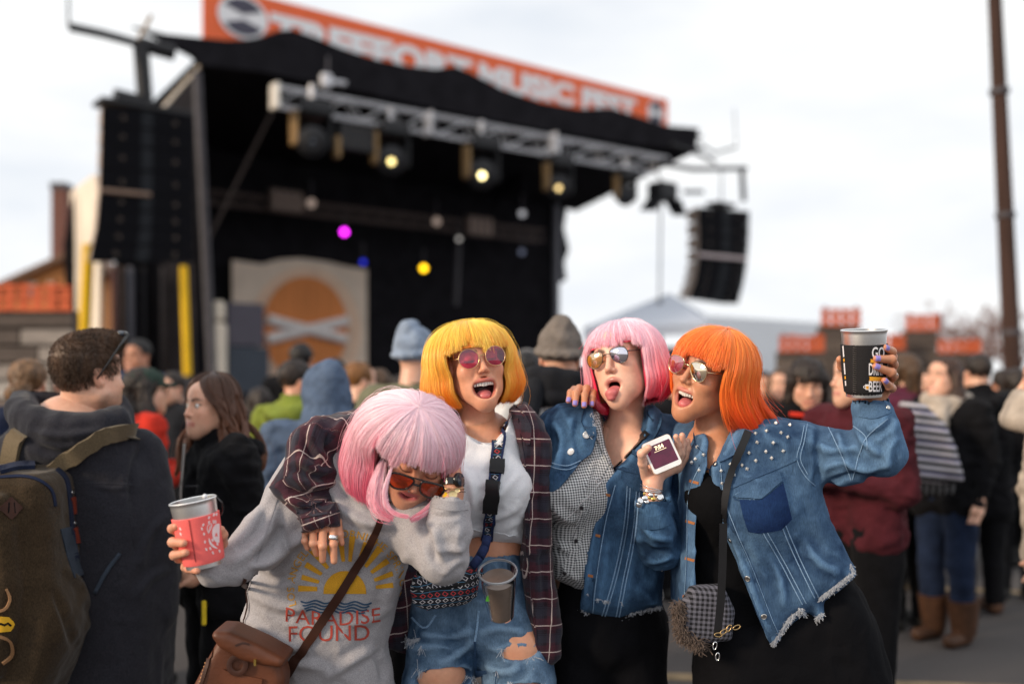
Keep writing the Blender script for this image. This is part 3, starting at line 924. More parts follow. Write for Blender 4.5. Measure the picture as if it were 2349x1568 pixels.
for nm, pts, w in (('arm', [(160, 62), (235, 78), (310, 98), (395, 125)], .07), ('hanger', [(322, 95), (334, 250)], .13), ('aerial', [(157, -60), (157, 62)], .018), ('winch', [(318, 100), (398, 122)], .13), ('spike', [(318, 92), (347, 36)], .03), ('motor', [(262, 222), (318, 236)], .14)):
    mb = MB(); mb.tube([S(x, y, -.8) for x, y in pts], w, 8); mb.build(nm, m_gold if nm == 'spike' else m_blackm, bm_, smooth=True, sharp=50)
bm2 = empty('outrigger_boom', S(1650, 370, -.5)); tag(bm2, 'black steel outrigger holding the right line array over the white sky', 'boom')
for nm, pts, w in (('arm', [(1540, 330), (1600, 352), (1640, 372)], .05), ('arm', [(1500, 372), (1590, 388), (1712, 386)], .06), ('spike', [(1605, 330), (1640, 352), (1686, 338)], .03), ('drop_pipe', [(1702, 392), (1706, 462)], .07), ('stub', [(1570, 440), (1612, 440)], .05), ('cable', [(1690, 345), (1684, 250)], .012), ('hanger', [(1655, 380), (1655, 474)], .018)):
    mb = MB(); mb.tube([S(x, y, -.5) for x, y in pts], w, 8); mb.build(nm, m_blackm, bm2, smooth=True, sharp=50)
gy = empty('guy_mast', S(1512, 880, -1)); tag(gy, 'thin grey mast rising in front of the white tent', 'mast')
mb = MB(); A_ = S(1513, 885, -1); mb.tube([S(1516, 450, -1), S(1513, 700, -1)], .025, 6); mb.build('wire', m_greym, gy)
mb = MB(); mb.tube([S(1513, 690, -1), np.array((A_[0], A_[1], 0))], .07, 8); mb.build('mast_pole', m_greym, gy, smooth=True)

# ================================================================== surroundings
m_plank = [mat('weathered_plank_%d' % i, c, .9, var=.3, scale=14, bump=.3, stretch=(.25, 1, 3)) for i, c in enumerate((lin(150, 140, 132), lin(112, 100, 92), lin(176, 168, 160), lin(92, 82, 76)))]
m_mesh = mat('orange_safety_mesh', lin(200, 98, 62), .8, var=.25, scale=6)
m_meshd = mat('dark_red_slat', lin(120, 50, 34), .8)
def pallet_wall(label, x0, x1, ytop, ymesh, d, rows, darker=False, base=0.0, cat='fence'):
    """stacked plank wall with orange mesh fence on top"""
    A_, B_ = W(x0, ytop, d), W(x1, ytop, d)
    t = empty('pallet_wall', ((A_[0] + B_[0]) / 2, d, base)); tag(t, label, cat, 'plank walls topped with orange mesh')
    Ht = A_[2]; rh = (Ht - base) / rows
    mcache = {}
    for r in range(rows):
        x = A_[0]
        while x < B_[0] - .05:
            w = min(random.uniform(.8, 1.6), B_[0] - x)
            mb = MB(); ww, hh = w - .02, rh * random.uniform(.8, .93)
            mb.box((x + w / 2, d + .06 + random.uniform(-.02, .02), base + rh * (r + .5)), (ww, .06, hh), None, .008)
            i = random.randrange(4); 
            mb.build('plank', m_plank[3 if darker and i in (0, 2) else i], t)
            x += w
    mb = MB(); mb.box(((A_[0] + B_[0]) / 2, d + .16, (Ht + base) / 2), (B_[0] - A_[0], .08, Ht - base)); mb.build('backing', m_plank[3], t)
    zt = W(x0, ymesh, d)[2]
    n = max(3, int((B_[0] - A_[0]) / .16)); sm = None
    for i in range(n):
        c = np.array((A_[0] + (B_[0] - A_[0]) * (i + .5) / n, d + random.uniform(-.01, .01), (zt + Ht) / 2 + random.uniform(-.02, .03)))
        if sm is None:
            mb = MB(); mb.box((0, 0, 0), ((B_[0] - A_[0]) / n * .72, .012, zt - Ht)); so = mk('slat', mb.V, mb.F, m_mesh, None, smooth=False, origin=(0, 0, 0)); sm = so.data; so.parent = t; so.location = c - ORI[t.name]
        else: inst(sm, 'slat', Matrix.Translation(c), t)
    mb = MB()
    for k in (.06, .5, .94): mb.box(((A_[0] + B_[0]) / 2, d - .012, Ht + (zt - Ht) * k), (B_[0] - A_[0], .01, (zt - Ht) * .14))
    mb.build('rail', m_mesh, t)
    for i in range(int((B_[0] - A_[0]) / .6) + 1):
        mb = MB(); mb.box((A_[0] + .1 + i * .6, d + .03, (zt + Ht) / 2 + .02), (.05, .04, zt - Ht + .06)); mb.build('fence_post', m_meshd, t)
pallet_wall('grey plank wall topped with orange mesh at the far left by the stage', -120, 165, 712, 655, 12.0, 11)
pallet_wall('tallest dark plank tower with orange mesh, above the raised black cup', 1882, 1976, 746, 708, 19.0, 16, True)
pallet_wall('plank wall with orange mesh in front of the white tent, below the tall tower', 1786, 1892, 806, 770, 18.2, 13)
pallet_wall('dark plank tower with orange mesh between raised cup and wooden pole', 2076, 2154, 757, 722, 19.5, 16, True)
pallet_wall('lower plank wall with orange mesh behind the raised hand', 1976, 2078, 800, 768, 19.2, 14, True)
pallet_wall('low plank wall with orange mesh right beside the wooden pole', 2150, 2252, 808, 780, 18.8, 14, True)
# white tent
tn = empty('white_tent', (3.3, 23, 0)); tag(tn, 'white peaked tent with long pale side wall behind the wigs', 'tent')
m_tent = mat('tent_canvas', lin(208, 214, 226), .8, var=.04, scale=1.5)
m_tentw = mat('tent_wall_canvas', lin(228, 232, 238), .8, var=.04, scale=1.5)
pk = W(1535, 672, 24.0); e = [W(1338, 752, 22), W(1622, 740, 22), W(1640, 735, 27), W(1400, 745, 27)]
V = [pk] + e; mk('tent_roof', V + [p - np.array((0, 0, .25)) for p in e], [(0, 2, 1), (0, 3, 2), (0, 4, 3), (0, 1, 4), (1, 2, 6, 5), (2, 3, 7, 6), (3, 4, 8, 7), (4, 1, 5, 8)], m_tent, tn, smooth=False)
a, b_ = W(1600, 722, 22.5), W(1905, 742, 24.5)
mb = MB(); mb.poly([(a[0], a[1], 0), (b_[0], b_[1], 0), b_, a], (0, .06, 0)); mb.build('tent_wall', m_tentw, tn)
for px in (1350, 1606):
    p = W(px, 745, 22.2); mb = MB(); mb.tube([(p[0], p[1], 0), p], .04, 8); mb.build('tent_leg', m_alu, tn)
a, b_ = W(1360, 795, 26), W(1600, 795, 26)
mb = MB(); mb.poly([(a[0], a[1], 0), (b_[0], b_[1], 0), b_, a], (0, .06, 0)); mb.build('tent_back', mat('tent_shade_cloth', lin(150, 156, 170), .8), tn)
# brick house with gable and chimney, far left
hs = empty('brick_house', W(60, 870, 34)); tag(hs, 'tan house gable with brick chimney beyond the left plank wall', 'house')
m_tan = mat('tan_siding', lin(206, 138, 84), .85, var=.12, scale=1.5, stretch=(.3, 1, 6))
P = [W(-260, 900, 34), W(175, 900, 34), W(175, 612, 34), W(152, 600, 34), W(-60, 690, 34), W(-260, 760, 34)]
mb = MB(); mb.poly(P, (0, 5, 0)); mb.build('gable_wall', m_tan, hs)
mb = MB(); rr = [W(-270, 757, 33.6), W(-60, 684, 33.6), W(156, 588, 33.6), W(200, 615, 33.6)]
for p, q in zip(rr, rr[1:]): mb.poly([p, q, q + np.array((0, 0, .2)), p + np.array((0, 0, .2))], (0, 5.8, 0))
mb.build('roof', mat('brown_shingle', lin(120, 92, 74), .9, var=.25, scale=5), hs)
def brick_mat(name, c1, c2, mortar, sc):
    m, nt, b = new_mat(name); N, L = nt.nodes, nt.links
    tc = N.new('ShaderNodeTexCoord'); mp = N.new('ShaderNodeMapping'); mp.inputs['Rotation'].default_value = (R(90), 0, 0)
    L.new(tc.outputs['Object'], mp.inputs[0]); br = N.new('ShaderNodeTexBrick'); br.inputs['Scale'].default_value = sc
    br.inputs['Color1'].default_value = (*c1, 1); br.inputs['Color2'].default_value = (*c2, 1); br.inputs['Mortar'].default_value = (*mortar, 1)
    L.new(mp.outputs[0], br.inputs['Vector']); L.new(br.outputs['Color'], b.inputs['Base Color']); b.inputs['Roughness'].default_value = .9; return m
a, b_ = W(117, 600, 35), W(149, 432, 35)
mb = MB(); mb.box(((a[0] + b_[0]) / 2, 35.3, (a[2] + b_[2]) / 2 - .4), (b_[0] - a[0], .6, b_[2] - a[2] + .8)); ch = mb.build('chimney', brick_mat('chimney_brick', lin(120, 70, 58), lin(100, 58, 50), lin(130, 110, 100), 5), hs)
mb = MB(); mb.box(((a[0] + b_[0]) / 2, 35.3, b_[2] + .1), ((b_[0] - a[0]) * 1.12, .68, .22)); mb.build('chimney_cap', m_greym, ch)
for i, px in enumerate((22, 72, 120)):
    p = W(px, 668, 33.9); mb = MB(); mb.box(p, (.34, .1, .6), None, .02); wv = mb.build('window', mat('window_trim', lin(220, 205, 190), .6), hs)
    mb = MB(); mb.box(p - np.array((0, .06, 0)), (.24, .03, .48)); mb.build('pane', mat('window_glass', (.12, .1, .1), .1, spec=.8), wv)
# wooden utility pole
m_wood = mat('creosote_wood', lin(66, 48, 42), .9, var=.35, scale=10, bump=.5, stretch=(2, 2, .15))
up = empty('utility_pole', W(2340, 1155, 12)); tag(up, 'tall dark wooden utility pole leaning at the right edge', 'utility pole')
mb = MB(); b0 = W(2338, 1155, 12); t0 = W(2262, -420, 12)
mb.tube([b0 + (t0 - b0) * f for f in np.linspace(0, 1, 12)], [.118 - .05 * f for f in np.linspace(0, 1, 12)], 14); mb.build('pole_shaft', m_wood, up, smooth=True, sharp=60)
for f in (.25, .42, .6):
    mb = MB(); p = b0 + (t0 - b0) * f; mb.lathe([(.112, -.03), (.116, -.03), (.116, .03), (.112, .03)], p, t0 - b0, 14); mb.build('metal_band', m_greym, up)
mb = MB(); p = b0 + (t0 - b0) * .94; mb.box(p, (1.6, .1, .12), None, .01); mb.build('crossarm', m_wood, up)
# bare trees
def bare_tree(px, d, h, spread, seed, label):
    rr = random.Random(seed); base = np.array(((px - CX) * d / FPX, d, 0.0))
    t = empty('bare_tree', base); tag(t, label, 'tree', 'leafless trees beyond the plank walls')
    tk, br = MB(), MB()
    def grow(p, dr, L, r, lev):
        q = p; pts = [p]; rs = [r]
        for i in range(3):
            dr = unit(dr + np.array([rr.uniform(-.18, .18) for _ in range(3)])); q = q + dr * L / 3; pts.append(q); rs.append(r * (1 - .12 * (i + 1)))
        (tk if lev < 2 else br).tube(pts, rs, 6 if lev < 2 else 3, cap=False)
        if lev >= 5: return
        for i in range(rr.choice((2, 3, 3)) if lev else 5):
            k = rr.uniform(.35, 1); s = pts[0] + (q - pts[0]) * k
            az = rr.uniform(0, 6.28); nd = unit(dr * rr.uniform(.7, 1.3) + spread * np.array((math.cos(az), math.sin(az), rr.uniform(-.1, .5))))
            grow(s, nd, L * rr.uniform(.55, .78), max(r * .52, .02), lev + 1)
    grow(base, np.array((rr.uniform(-.08, .08), 0, 1.0)), h * .36, h * .022, 0)
    tk.build('trunk', mat('tree_bark', lin(110, 84, 74), .9, var=.25, scale=6), t, smooth=True)
    br.build('crown', mat('reddish_twigs', lin(116, 82, 72), .9, var=.2, scale=3), t, kind='stuff')
bare_tree(2165, 52, 7.0, .9, 3, 'reddish bare tree rising between the plank towers')
bare_tree(2245, 48, 6.6, .8, 5, 'bare tree just left of the wooden utility pole')
bare_tree(2325, 46, 7.2, .8, 8, 'bare tree directly behind the wooden utility pole')
bare_tree(2110, 55, 5.4, 1., 12, 'small bare tree behind the second plank tower')
# ================================================================== heads, hair, hands
def basis(fwd, up):
    f = unit(fwd); x = unit(np.cross(f, up)); u = np.cross(x, f)
    return np.stack([x, f, u])               # rows: subject's right, forward, up

def skin_mat(name, base, lip, rough=0.45):
    if name in MATS: return MATS[name]
    m, nt, b = new_mat(name); N, L = nt.nodes, nt.links
    at = N.new('ShaderNodeAttribute'); at.attribute_name = 'tint'
    sp = N.new('ShaderNodeSeparateXYZ'); L.new(at.outputs['Vector'], sp.inputs[0])
    at2 = N.new('ShaderNodeAttribute'); at2.attribute_name = 'tint2'
    sp2 = N.new('ShaderNodeSeparateXYZ'); L.new(at2.outputs['Vector'], sp2.inputs[0])
    tc = N.new('ShaderNodeTexCoord'); no = N.new('ShaderNodeTexNoise'); no.inputs['Scale'].default_value = 75; no.inputs['Detail'].default_value = 8
    L.new(tc.outputs['Object'], no.inputs['Vector'])
    c = mixcol(nt, no.outputs['Fac'], tuple(np.array(base) * (.84, .80, .78)), tuple(np.clip(np.array(base) * 1.14, 0, 1)))
    n3 = N.new('ShaderNodeTexNoise'); n3.inputs['Scale'].default_value = 16; n3.inputs['Detail'].default_value = 5; L.new(tc.outputs['Object'], n3.inputs['Vector'])
    c = mixcol(nt, mth(nt, 'MULTIPLY', mth(nt, 'SUBTRACT', n3.outputs['Fac'], .42, clamp=True), 1.6), c, tuple(np.array(base) * (.96, .74, .68)))
    c = mixcol(nt, mth(nt, 'MULTIPLY', sp.outputs[1], 0.55), c, tuple(np.array(base) * (1.02, .62, .55)))
    c = mixcol(nt, sp.outputs[0], c, lip)
    c = mixcol(nt, sp.outputs[2], c, (0.07, 0.012, 0.014))
    c = mixcol(nt, sp2.outputs[0], c, (0.045, 0.025, 0.018))      # brows, lashes
    c = mixcol(nt, sp2.outputs[1], c, lin(150, 138, 214))          # nail varnish
    L.new(c, b.inputs['Base Color'])
    L.new(mth(nt, 'MULTIPLY_ADD', sp.outputs[0], -.2, rough - .04), b.inputs['Roughness']); b.inputs['Specular IOR Level'].default_value = 0.5
    b.inputs['Subsurface Weight'].default_value = 0.12; b.inputs['Subsurface Radius'].default_value = (.012, .005, .003); b.inputs['Subsurface Scale'].default_value = 0.6
    n2 = N.new('ShaderNodeTexNoise'); n2.inputs['Scale'].default_value = 420
    L.new(tc.outputs['Object'], n2.inputs['Vector'])
    bp = N.new('ShaderNodeBump'); bp.inputs['Strength'].default_value = .35; bp.inputs['Distance'].default_value = .0008
    L.new(n2.outputs['Fac'], bp.inputs['Height']); L.new(bp.outputs[0], b.inputs['Normal'])
    MATS[name] = m
    return m

m_teeth = mat('tooth_enamel', (.92, .89, .83), .25, var=.04, spec=.5)
m_tongue = mat('tongue_flesh', lin(206, 112, 112), .35, var=.12, scale=60, bump=.3, bscale=300, spec=.5)
m_eye = mat('eye_white', (.72, .70, .68), .15, var=.02, spec=.6)
m_iris = mat('iris_dark', (.05, .035, .025), .1, spec=.8)

def make_head(C, B, s=1.0, mouth=(.024, .016), zm=-.078, jaw=0.0, smile=1.0, neck=(), chest=(), h=.0026, male=False, closed=False, eyes=False, extra=None, nose=1.0, stubble=0.0, lo=(-.10, -.13, -.16), hi=(.10, .135, .15)):
    """face and neck in head space (x right, y forward, z up); returns world V, Q, tint, tint2 and a to-world function"""
    C = np.asarray(C, float)
    toL = lambda p: (B @ (np.asarray(p, float) - C)) / s
    toW = lambda v: C + (np.asarray(v, float) * s) @ B
    NK = [(toL(p), r / s) for p, r in neck]; CH = [(toL(p), np.array(r) / s) for p, r in chest]
    lo = np.array(lo, float); hi = np.array(hi, float)
    for p, r in NK: lo = np.minimum(lo, p - r - .02); hi = np.maximum(hi, p + r + .02)
    for p, r in CH: lo = np.minimum(lo, p - np.max(r) - .02); hi = np.maximum(hi, p + np.max(r) + .02)
    v = Vol(lo, hi, h / s)
    jd = -jaw
    v.ell((0, -.018, .035), (.074, .094, .082))
    v.ell((0, .022, -.03), (.064, .068, .088), .03)
    v.ell((0, .045, .045), (.057, .046, .045), .03)
    wj = .060 if male else .050
    for q in (-1, 1):
        v.cap((q * wj, .004, -.062 + jd * .3), (q * (.018 if male else .011), .068, -.108 + jd), .022, .016, .04)
        v.ell((q * .038, .060, -.030), (.027, .026, .026), .025)
        v.ell((q * .036, .046, -.070 + jd * .4), (.024, .026, .034), .03)
        if smile > .3: v.ell((q * .044, .066, -.036), (.021, .020, .019), .02); v.cap((q * .024, .094, -.046), (q * .043, .074, -.080 + jd * .5), .006, .004, .010, 's')
        v.cap((q * .014, .081, .020), (q * .046, .065, .018), .010 if male else .0085, .008, .02)
    v.ell((0, .071, -.111 + jd), (.019 if not male else .023, .019, .017 if not male else .021), .03)
    v.ell((0, .066, -.075 + jd * .5), (.036, .028, .036 - jd * .3), .035)
    # eye sockets and lids
    for q in (-1, 1):
        v.ell((q * .032, .098, .000), (.017, .017, .012), .014, 's')
        v.ell((q * .032, .074, .000), (.0155, .0145, .0145), .004)
    # nose
    v.cap((0, .086, .010), (0, .110 * nose, -.033), .0080, .0088, .012)
    v.ell((0, .1105 * nose, -.035), (.0098, .0098, .0088), .006)
    for q in (-1, 1):
        v.ell((q * .0112, .098, -.039), (.0068, .0095, .0072), .006)
        v.ell((q * .0075, .103, -.046), (.0024, .0040, .0028), .002, 's')
    # ears
    for q in (-1, 1):
        v.ell((q * .076, -.012, -.008), (.010, .020, .031), .008, A=[[1, 0, 0], [0, .96, .26], [0, -.26, .96]])
        v.ell((q * .084, -.006, -.004), (.007, .010, .017), .006, 's', A=[[1, 0, 0], [0, .96, .26], [0, -.26, .96]])
    for (p0, r0), (p1, r1) in zip(NK, NK[1:]): v.cap(p0, p1, r0, r1, .03)
    for p, r in CH: v.ell(p, r, .04, A=B.T if False else B)      # chest masses lie along world axes
    a, b_ = mouth
    zc = zm + jd * .5
    def lip_ring(off=0.0, n=28):
        P = []
        for i in range(n):
            t = 2 * math.pi * i / n; x = (a + off) * math.cos(t); z = (b_ + off) * math.sin(t)
            if z > 0: z *= .62
            z += smile * .009 * (x / a) ** 2 - smile * .002
            y = .0955 - 17 * x * x - (.003 if z < 0 else 0) * abs(z) / max(b_, .004) - 0.10 * abs(z - b_ * .3)
            P.append((x, y, zc + z))
        return np.array(P)
    ring = lip_ring()
    if not closed:
        v.ell((0, .082, zc - .001), (a * .96, .045, b_ * .86), .006, 's')
        R2 = np.r_[ring, ring[:1]]
        v.chain(R2, .0052, .005)
    else:
        P = np.array([(x, .0975 - 10 * x * x, zc + smile * .006 * (x / a) ** 2) for x in np.linspace(-a, a, 9)])
        v.chain(P + (0, -.001, .004), .0055, .005); v.chain(P[1:-1] + (0, -.001, -.005), .0065, .005)
        v.chain(P + (0, .006, 0), .0012, .003, 's')
        ring = np.r_[P + (0, -.001, .004), P[::-1] + (0, -.001, -.005)]
    if extra: extra(v, toL)
    V, Q = v.mesh(1)
    d, _ = seg_dist(V, np.r_[ring, ring[:1]])
    lips = np.clip(2.1 - d / .0046, 0, 1) * (V[:, 1] > .05)
    inside = np.zeros(len(V))
    if not closed:
        k = (V[:, 0] / (a * 1.02)) ** 2 + ((V[:, 2] - zc) / (b_ * np.where(V[:, 2] > zc, .66, .98))) ** 2
        yr = .0955 - 17 * V[:, 0] ** 2 - .005 * np.clip(-(V[:, 2] - zc) / b_, 0, 1)
        inside = np.clip((yr - .004 - V[:, 1]) / .004, 0, 1) * (k < 1.0) * (V[:, 1] > .015)
        lips = lips * (1 - inside)
    blush = np.zeros(len(V))
    for q in (-1, 1): blush += .55 * np.exp(-((V - (q * .045, .075, -.03)) ** 2).sum(1) / .022 ** 2)
    blush += .5 * np.exp(-((V - (0, .118, -.038)) ** 2).sum(1) / .013 ** 2)
    for q in (-1, 1): blush += .6 * np.exp(-((V - (q * .08, -.01, -.01)) ** 2).sum(1) / .03 ** 2)
    dark = np.zeros(len(V))
    for q in (-1, 1):
        br = np.array([(q * .014, .094, .021), (q * .030, .090, .0275), (q * .050, .070, .022)])
        dd, _ = seg_dist(V, br); dark = np.maximum(dark, np.clip(1.5 - dd / .0052, 0, .85))
        ls = np.array([(q * (.032 + .0175 * math.cos(t)), .0885 - .012 * abs(math.cos(t)), .0035 + .0035 * math.sin(t)) for t in np.linspace(0.1, 3.04, 7)]) if eyes else np.array([(q * (.032 + .0165 * math.cos(t)), .0885 - .010 * abs(math.cos(t)), -.003 - .004 * math.sin(t)) for t in np.linspace(0.1, 3.04, 7)])
        dd, _ = seg_dist(V, ls); dark = np.maximum(dark, np.clip(1.5 - dd / .0030, 0, .9) * (V[:, 1] > .06))
    if stubble:
        dark = np.maximum(dark, stubble * np.clip((-.045 - V[:, 2]) / .02, 0, 1) * np.clip((V[:, 2] + .16) / .03, 0, 1) * np.clip((V[:, 1] + .01) / .02, 0, 1) * (.75 + .25 * vnoise(V, 400)))
    tint = np.stack([lips, np.clip(blush, 0, 1), inside], 1); tint2 = np.stack([dark, 0 * dark, 0 * dark], 1)
    return dict(V=toW(V), Q=Q, tint=tint, tint2=tint2, toW=toW, toL=toL, zc=zc, a=a, b=b_, ring=ring, s=s, C=C, B=B)

def add_mouth(H, person, upper=True, lower=False, tongue=None):
    zc, a, b_ = H['zc'], H['a'], H['b']
    def arc_teeth(z, hgt, flip, n=10, w=.0062):
        mb = MB()
        for i in range(n):
            x = (i - (n - 1) / 2) * w; y = .0880 - 16 * x * x
            ang = math.atan(28 * x)
            ax = np.array(((math.cos(ang), -math.sin(ang), 0), (math.sin(ang), math.cos(ang), 0), (0, 0, 1)))
            hh = hgt * (1.0 if abs(i - (n - 1) / 2) < 1 else .9)
            mb.box((x, y, z - flip * hh / 2), (w * .94, .006, hh), ax, .0016)
        mb.V = [tuple(H['toW'](v)) for v in mb.V]
        return mb.build('teeth', m_teeth, person, smooth=True, sharp=60)
    if upper: arc_teeth(zc + b_ * .53, .0165 if b_ > .025 else .010, 1, 10, a * .205)
    if lower: arc_teeth(zc - b_ * .82, .006, -1, 8, .0054)
    if tongue:
        v = Vol((-.03, .02, zc - .06), (.03, .15, zc + .03), .002)
        v.chain(tongue[0], tongue[1], .006, sc=(.8, 1, 1.5) if len(tongue) > 2 else (.75, 1, 1.1))
        V, Q = v.mesh(1); mk('tongue', H['toW'](V), Q, m_tongue, person)

def merge(parts):
    """several (V,Q,tint,tint2) into one body mesh"""
    V = []; Q = []; t1 = []; t2 = []; n = 0
    for p in parts:
        v, q = p['V'], p['Q']
        V.append(v); Q.append(q + n); n += len(v)
        t1.append(p.get('tint', np.zeros((len(v), 3)))); t2.append(p.get('tint2', np.zeros((len(v), 3))))
    return np.concatenate(V), np.concatenate(Q), dict(tint=np.concatenate(t1), tint2=np.concatenate(t2))

def limb_part(chains, h=.008, k=.02):
    """plain body masses (under the clothes) from (points, radii) chains"""
    A = np.concatenate([np.asarray(c[0], float) for c in chains]); rm = max(np.max(c[1]) for c in chains)
    v = Vol(A.min(0) - rm - .03, A.max(0) + rm + .03, h)
    for P, r in chains: v.chain(P, r, k)
    V, Q = v.mesh(1)
    return dict(V=V, Q=Q)

def make_hand(fingers, palm, h=.0019, nails=None, k=.004):
    """fingers: list of (points, radii); palm: list of (a,b,ra,rb); one skin surface"""
    P = np.concatenate([np.asarray(f[0], float) for f in fingers] + [np.array([p[0], p[1]]) for p in palm])
    rm = max([max(p[2], p[3]) for p in palm]) + .012
    v = Vol(P.min(0) - rm, P.max(0) + rm, h)
    for a, b, ra, rb in palm: v.cap(a, b, ra, rb, .012)
    fin = []
    for Pf, r in fingers:
        w = Vol(P.min(0) - rm, P.max(0) + rm, h) if False else v
        Pf = np.asarray(Pf, float)
        for i in range(len(Pf) - 1): w.cap(Pf[i], Pf[i + 1], r[i], r[i + 1], .0035 if i else .008)
        for i in range(1, len(Pf) - 1): w.ell(Pf[i], r[i] * 1.07, .003)
    V, Q = v.mesh(1)
    t1 = np.zeros((len(V), 3)); t2 = np.zeros((len(V), 3))
    for Pf, r in fingers:
        Pf = np.asarray(Pf, float); t1[:, 1] += .5 * np.exp(-((V - Pf[-1]) ** 2).sum(1) / .011 ** 2)
        for q in Pf[1:-1]: t1[:, 1] += .35 * np.exp(-((V - q) ** 2).sum(1) / .008 ** 2)
    if nails:
        for (i, nrm, pol) in nails:
            Pf = np.asarray(fingers[i][0], float); r = fingers[i][1]
            d = unit(Pf[-1] - Pf[-2]); nrm = unit(np.asarray(nrm, float) - d * np.dot(nrm, d)); sd = np.cross(d, nrm)
            c = Pf[-1] + nrm * r[-1]; q = V - c
            m = (np.abs(q @ d + .001) < .0068) & (np.abs(q @ sd) < r[-1] * .78) & (q @ nrm > -r[-1] * .75)
            if pol: t2[m, 1] = 1.0
            else: t1[m, 1] = 0; 
    return dict(V=V, Q=Q, tint=np.clip(t1, 0, 1), tint2=t2)

# ------------------------------------------------------------------ wigs
def wig_mat(name, root, tip, rough=.28, power=1.6, spec=.5, sheen=.25):
    if name in MATS: return MATS[name]
    m, nt, b = new_mat(name); N, L = nt.nodes, nt.links
    hi = N.new('ShaderNodeHairInfo')
    ha = N.new('ShaderNodeAttribute'); ha.attribute_name = 'shade'
    f = mth(nt, 'POWER', ha.outputs['Fac'], power)
    c = mixcol(nt, f, root, tip)
    v = mth(nt, 'MULTIPLY_ADD', hi.outputs['Random'], .34, .86)
    hs = N.new('ShaderNodeHueSaturation'); L.new(c, hs.inputs['Color']); L.new(v, hs.inputs['Value'])
    L.new(hs.outputs[0], b.inputs['Base Color'])
    b.inputs['Roughness'].default_value = rough; b.inputs['Specular IOR Level'].default_value = spec
    b.inputs['Sheen Weight'].default_value = sheen; b.inputs['Sheen Roughness'].default_value = .4
    MATS[name] = m
    return m

def wig_cap_mat(name, root, tip, power=1.6):
    if name in MATS: return MATS[name]
    m, nt, b = new_mat(name); N, L = nt.nodes, nt.links
    at = N.new('ShaderNodeAttribute'); at.attribute_name = 'flow'; sp = N.new('ShaderNodeSeparateXYZ'); L.new(at.outputs['Vector'], sp.inputs[0])
    c = mixcol(nt, mth(nt, 'POWER', sp.outputs[0], power), tuple(np.array(root) * .92), tuple(np.array(tip) * .9))
    mp = N.new('ShaderNodeMapping'); mp.inputs['Scale'].default_value = (1.2, 90, 1); L.new(at.outputs['Vector'], mp.inputs[0])
    no = N.new('ShaderNodeTexNoise'); no.inputs['Scale'].default_value = 2; no.inputs['Detail'].default_value = 5; L.new(mp.outputs[0], no.inputs['Vector'])
    c = mixcol(nt, mth(nt, 'MULTIPLY', no.outputs['Fac'], .6), c, tuple(np.array(tip) * .7))
    L.new(c, b.inputs['Base Color']); b.inputs['Roughness'].default_value = .45
    MATS[name] = m
    return m

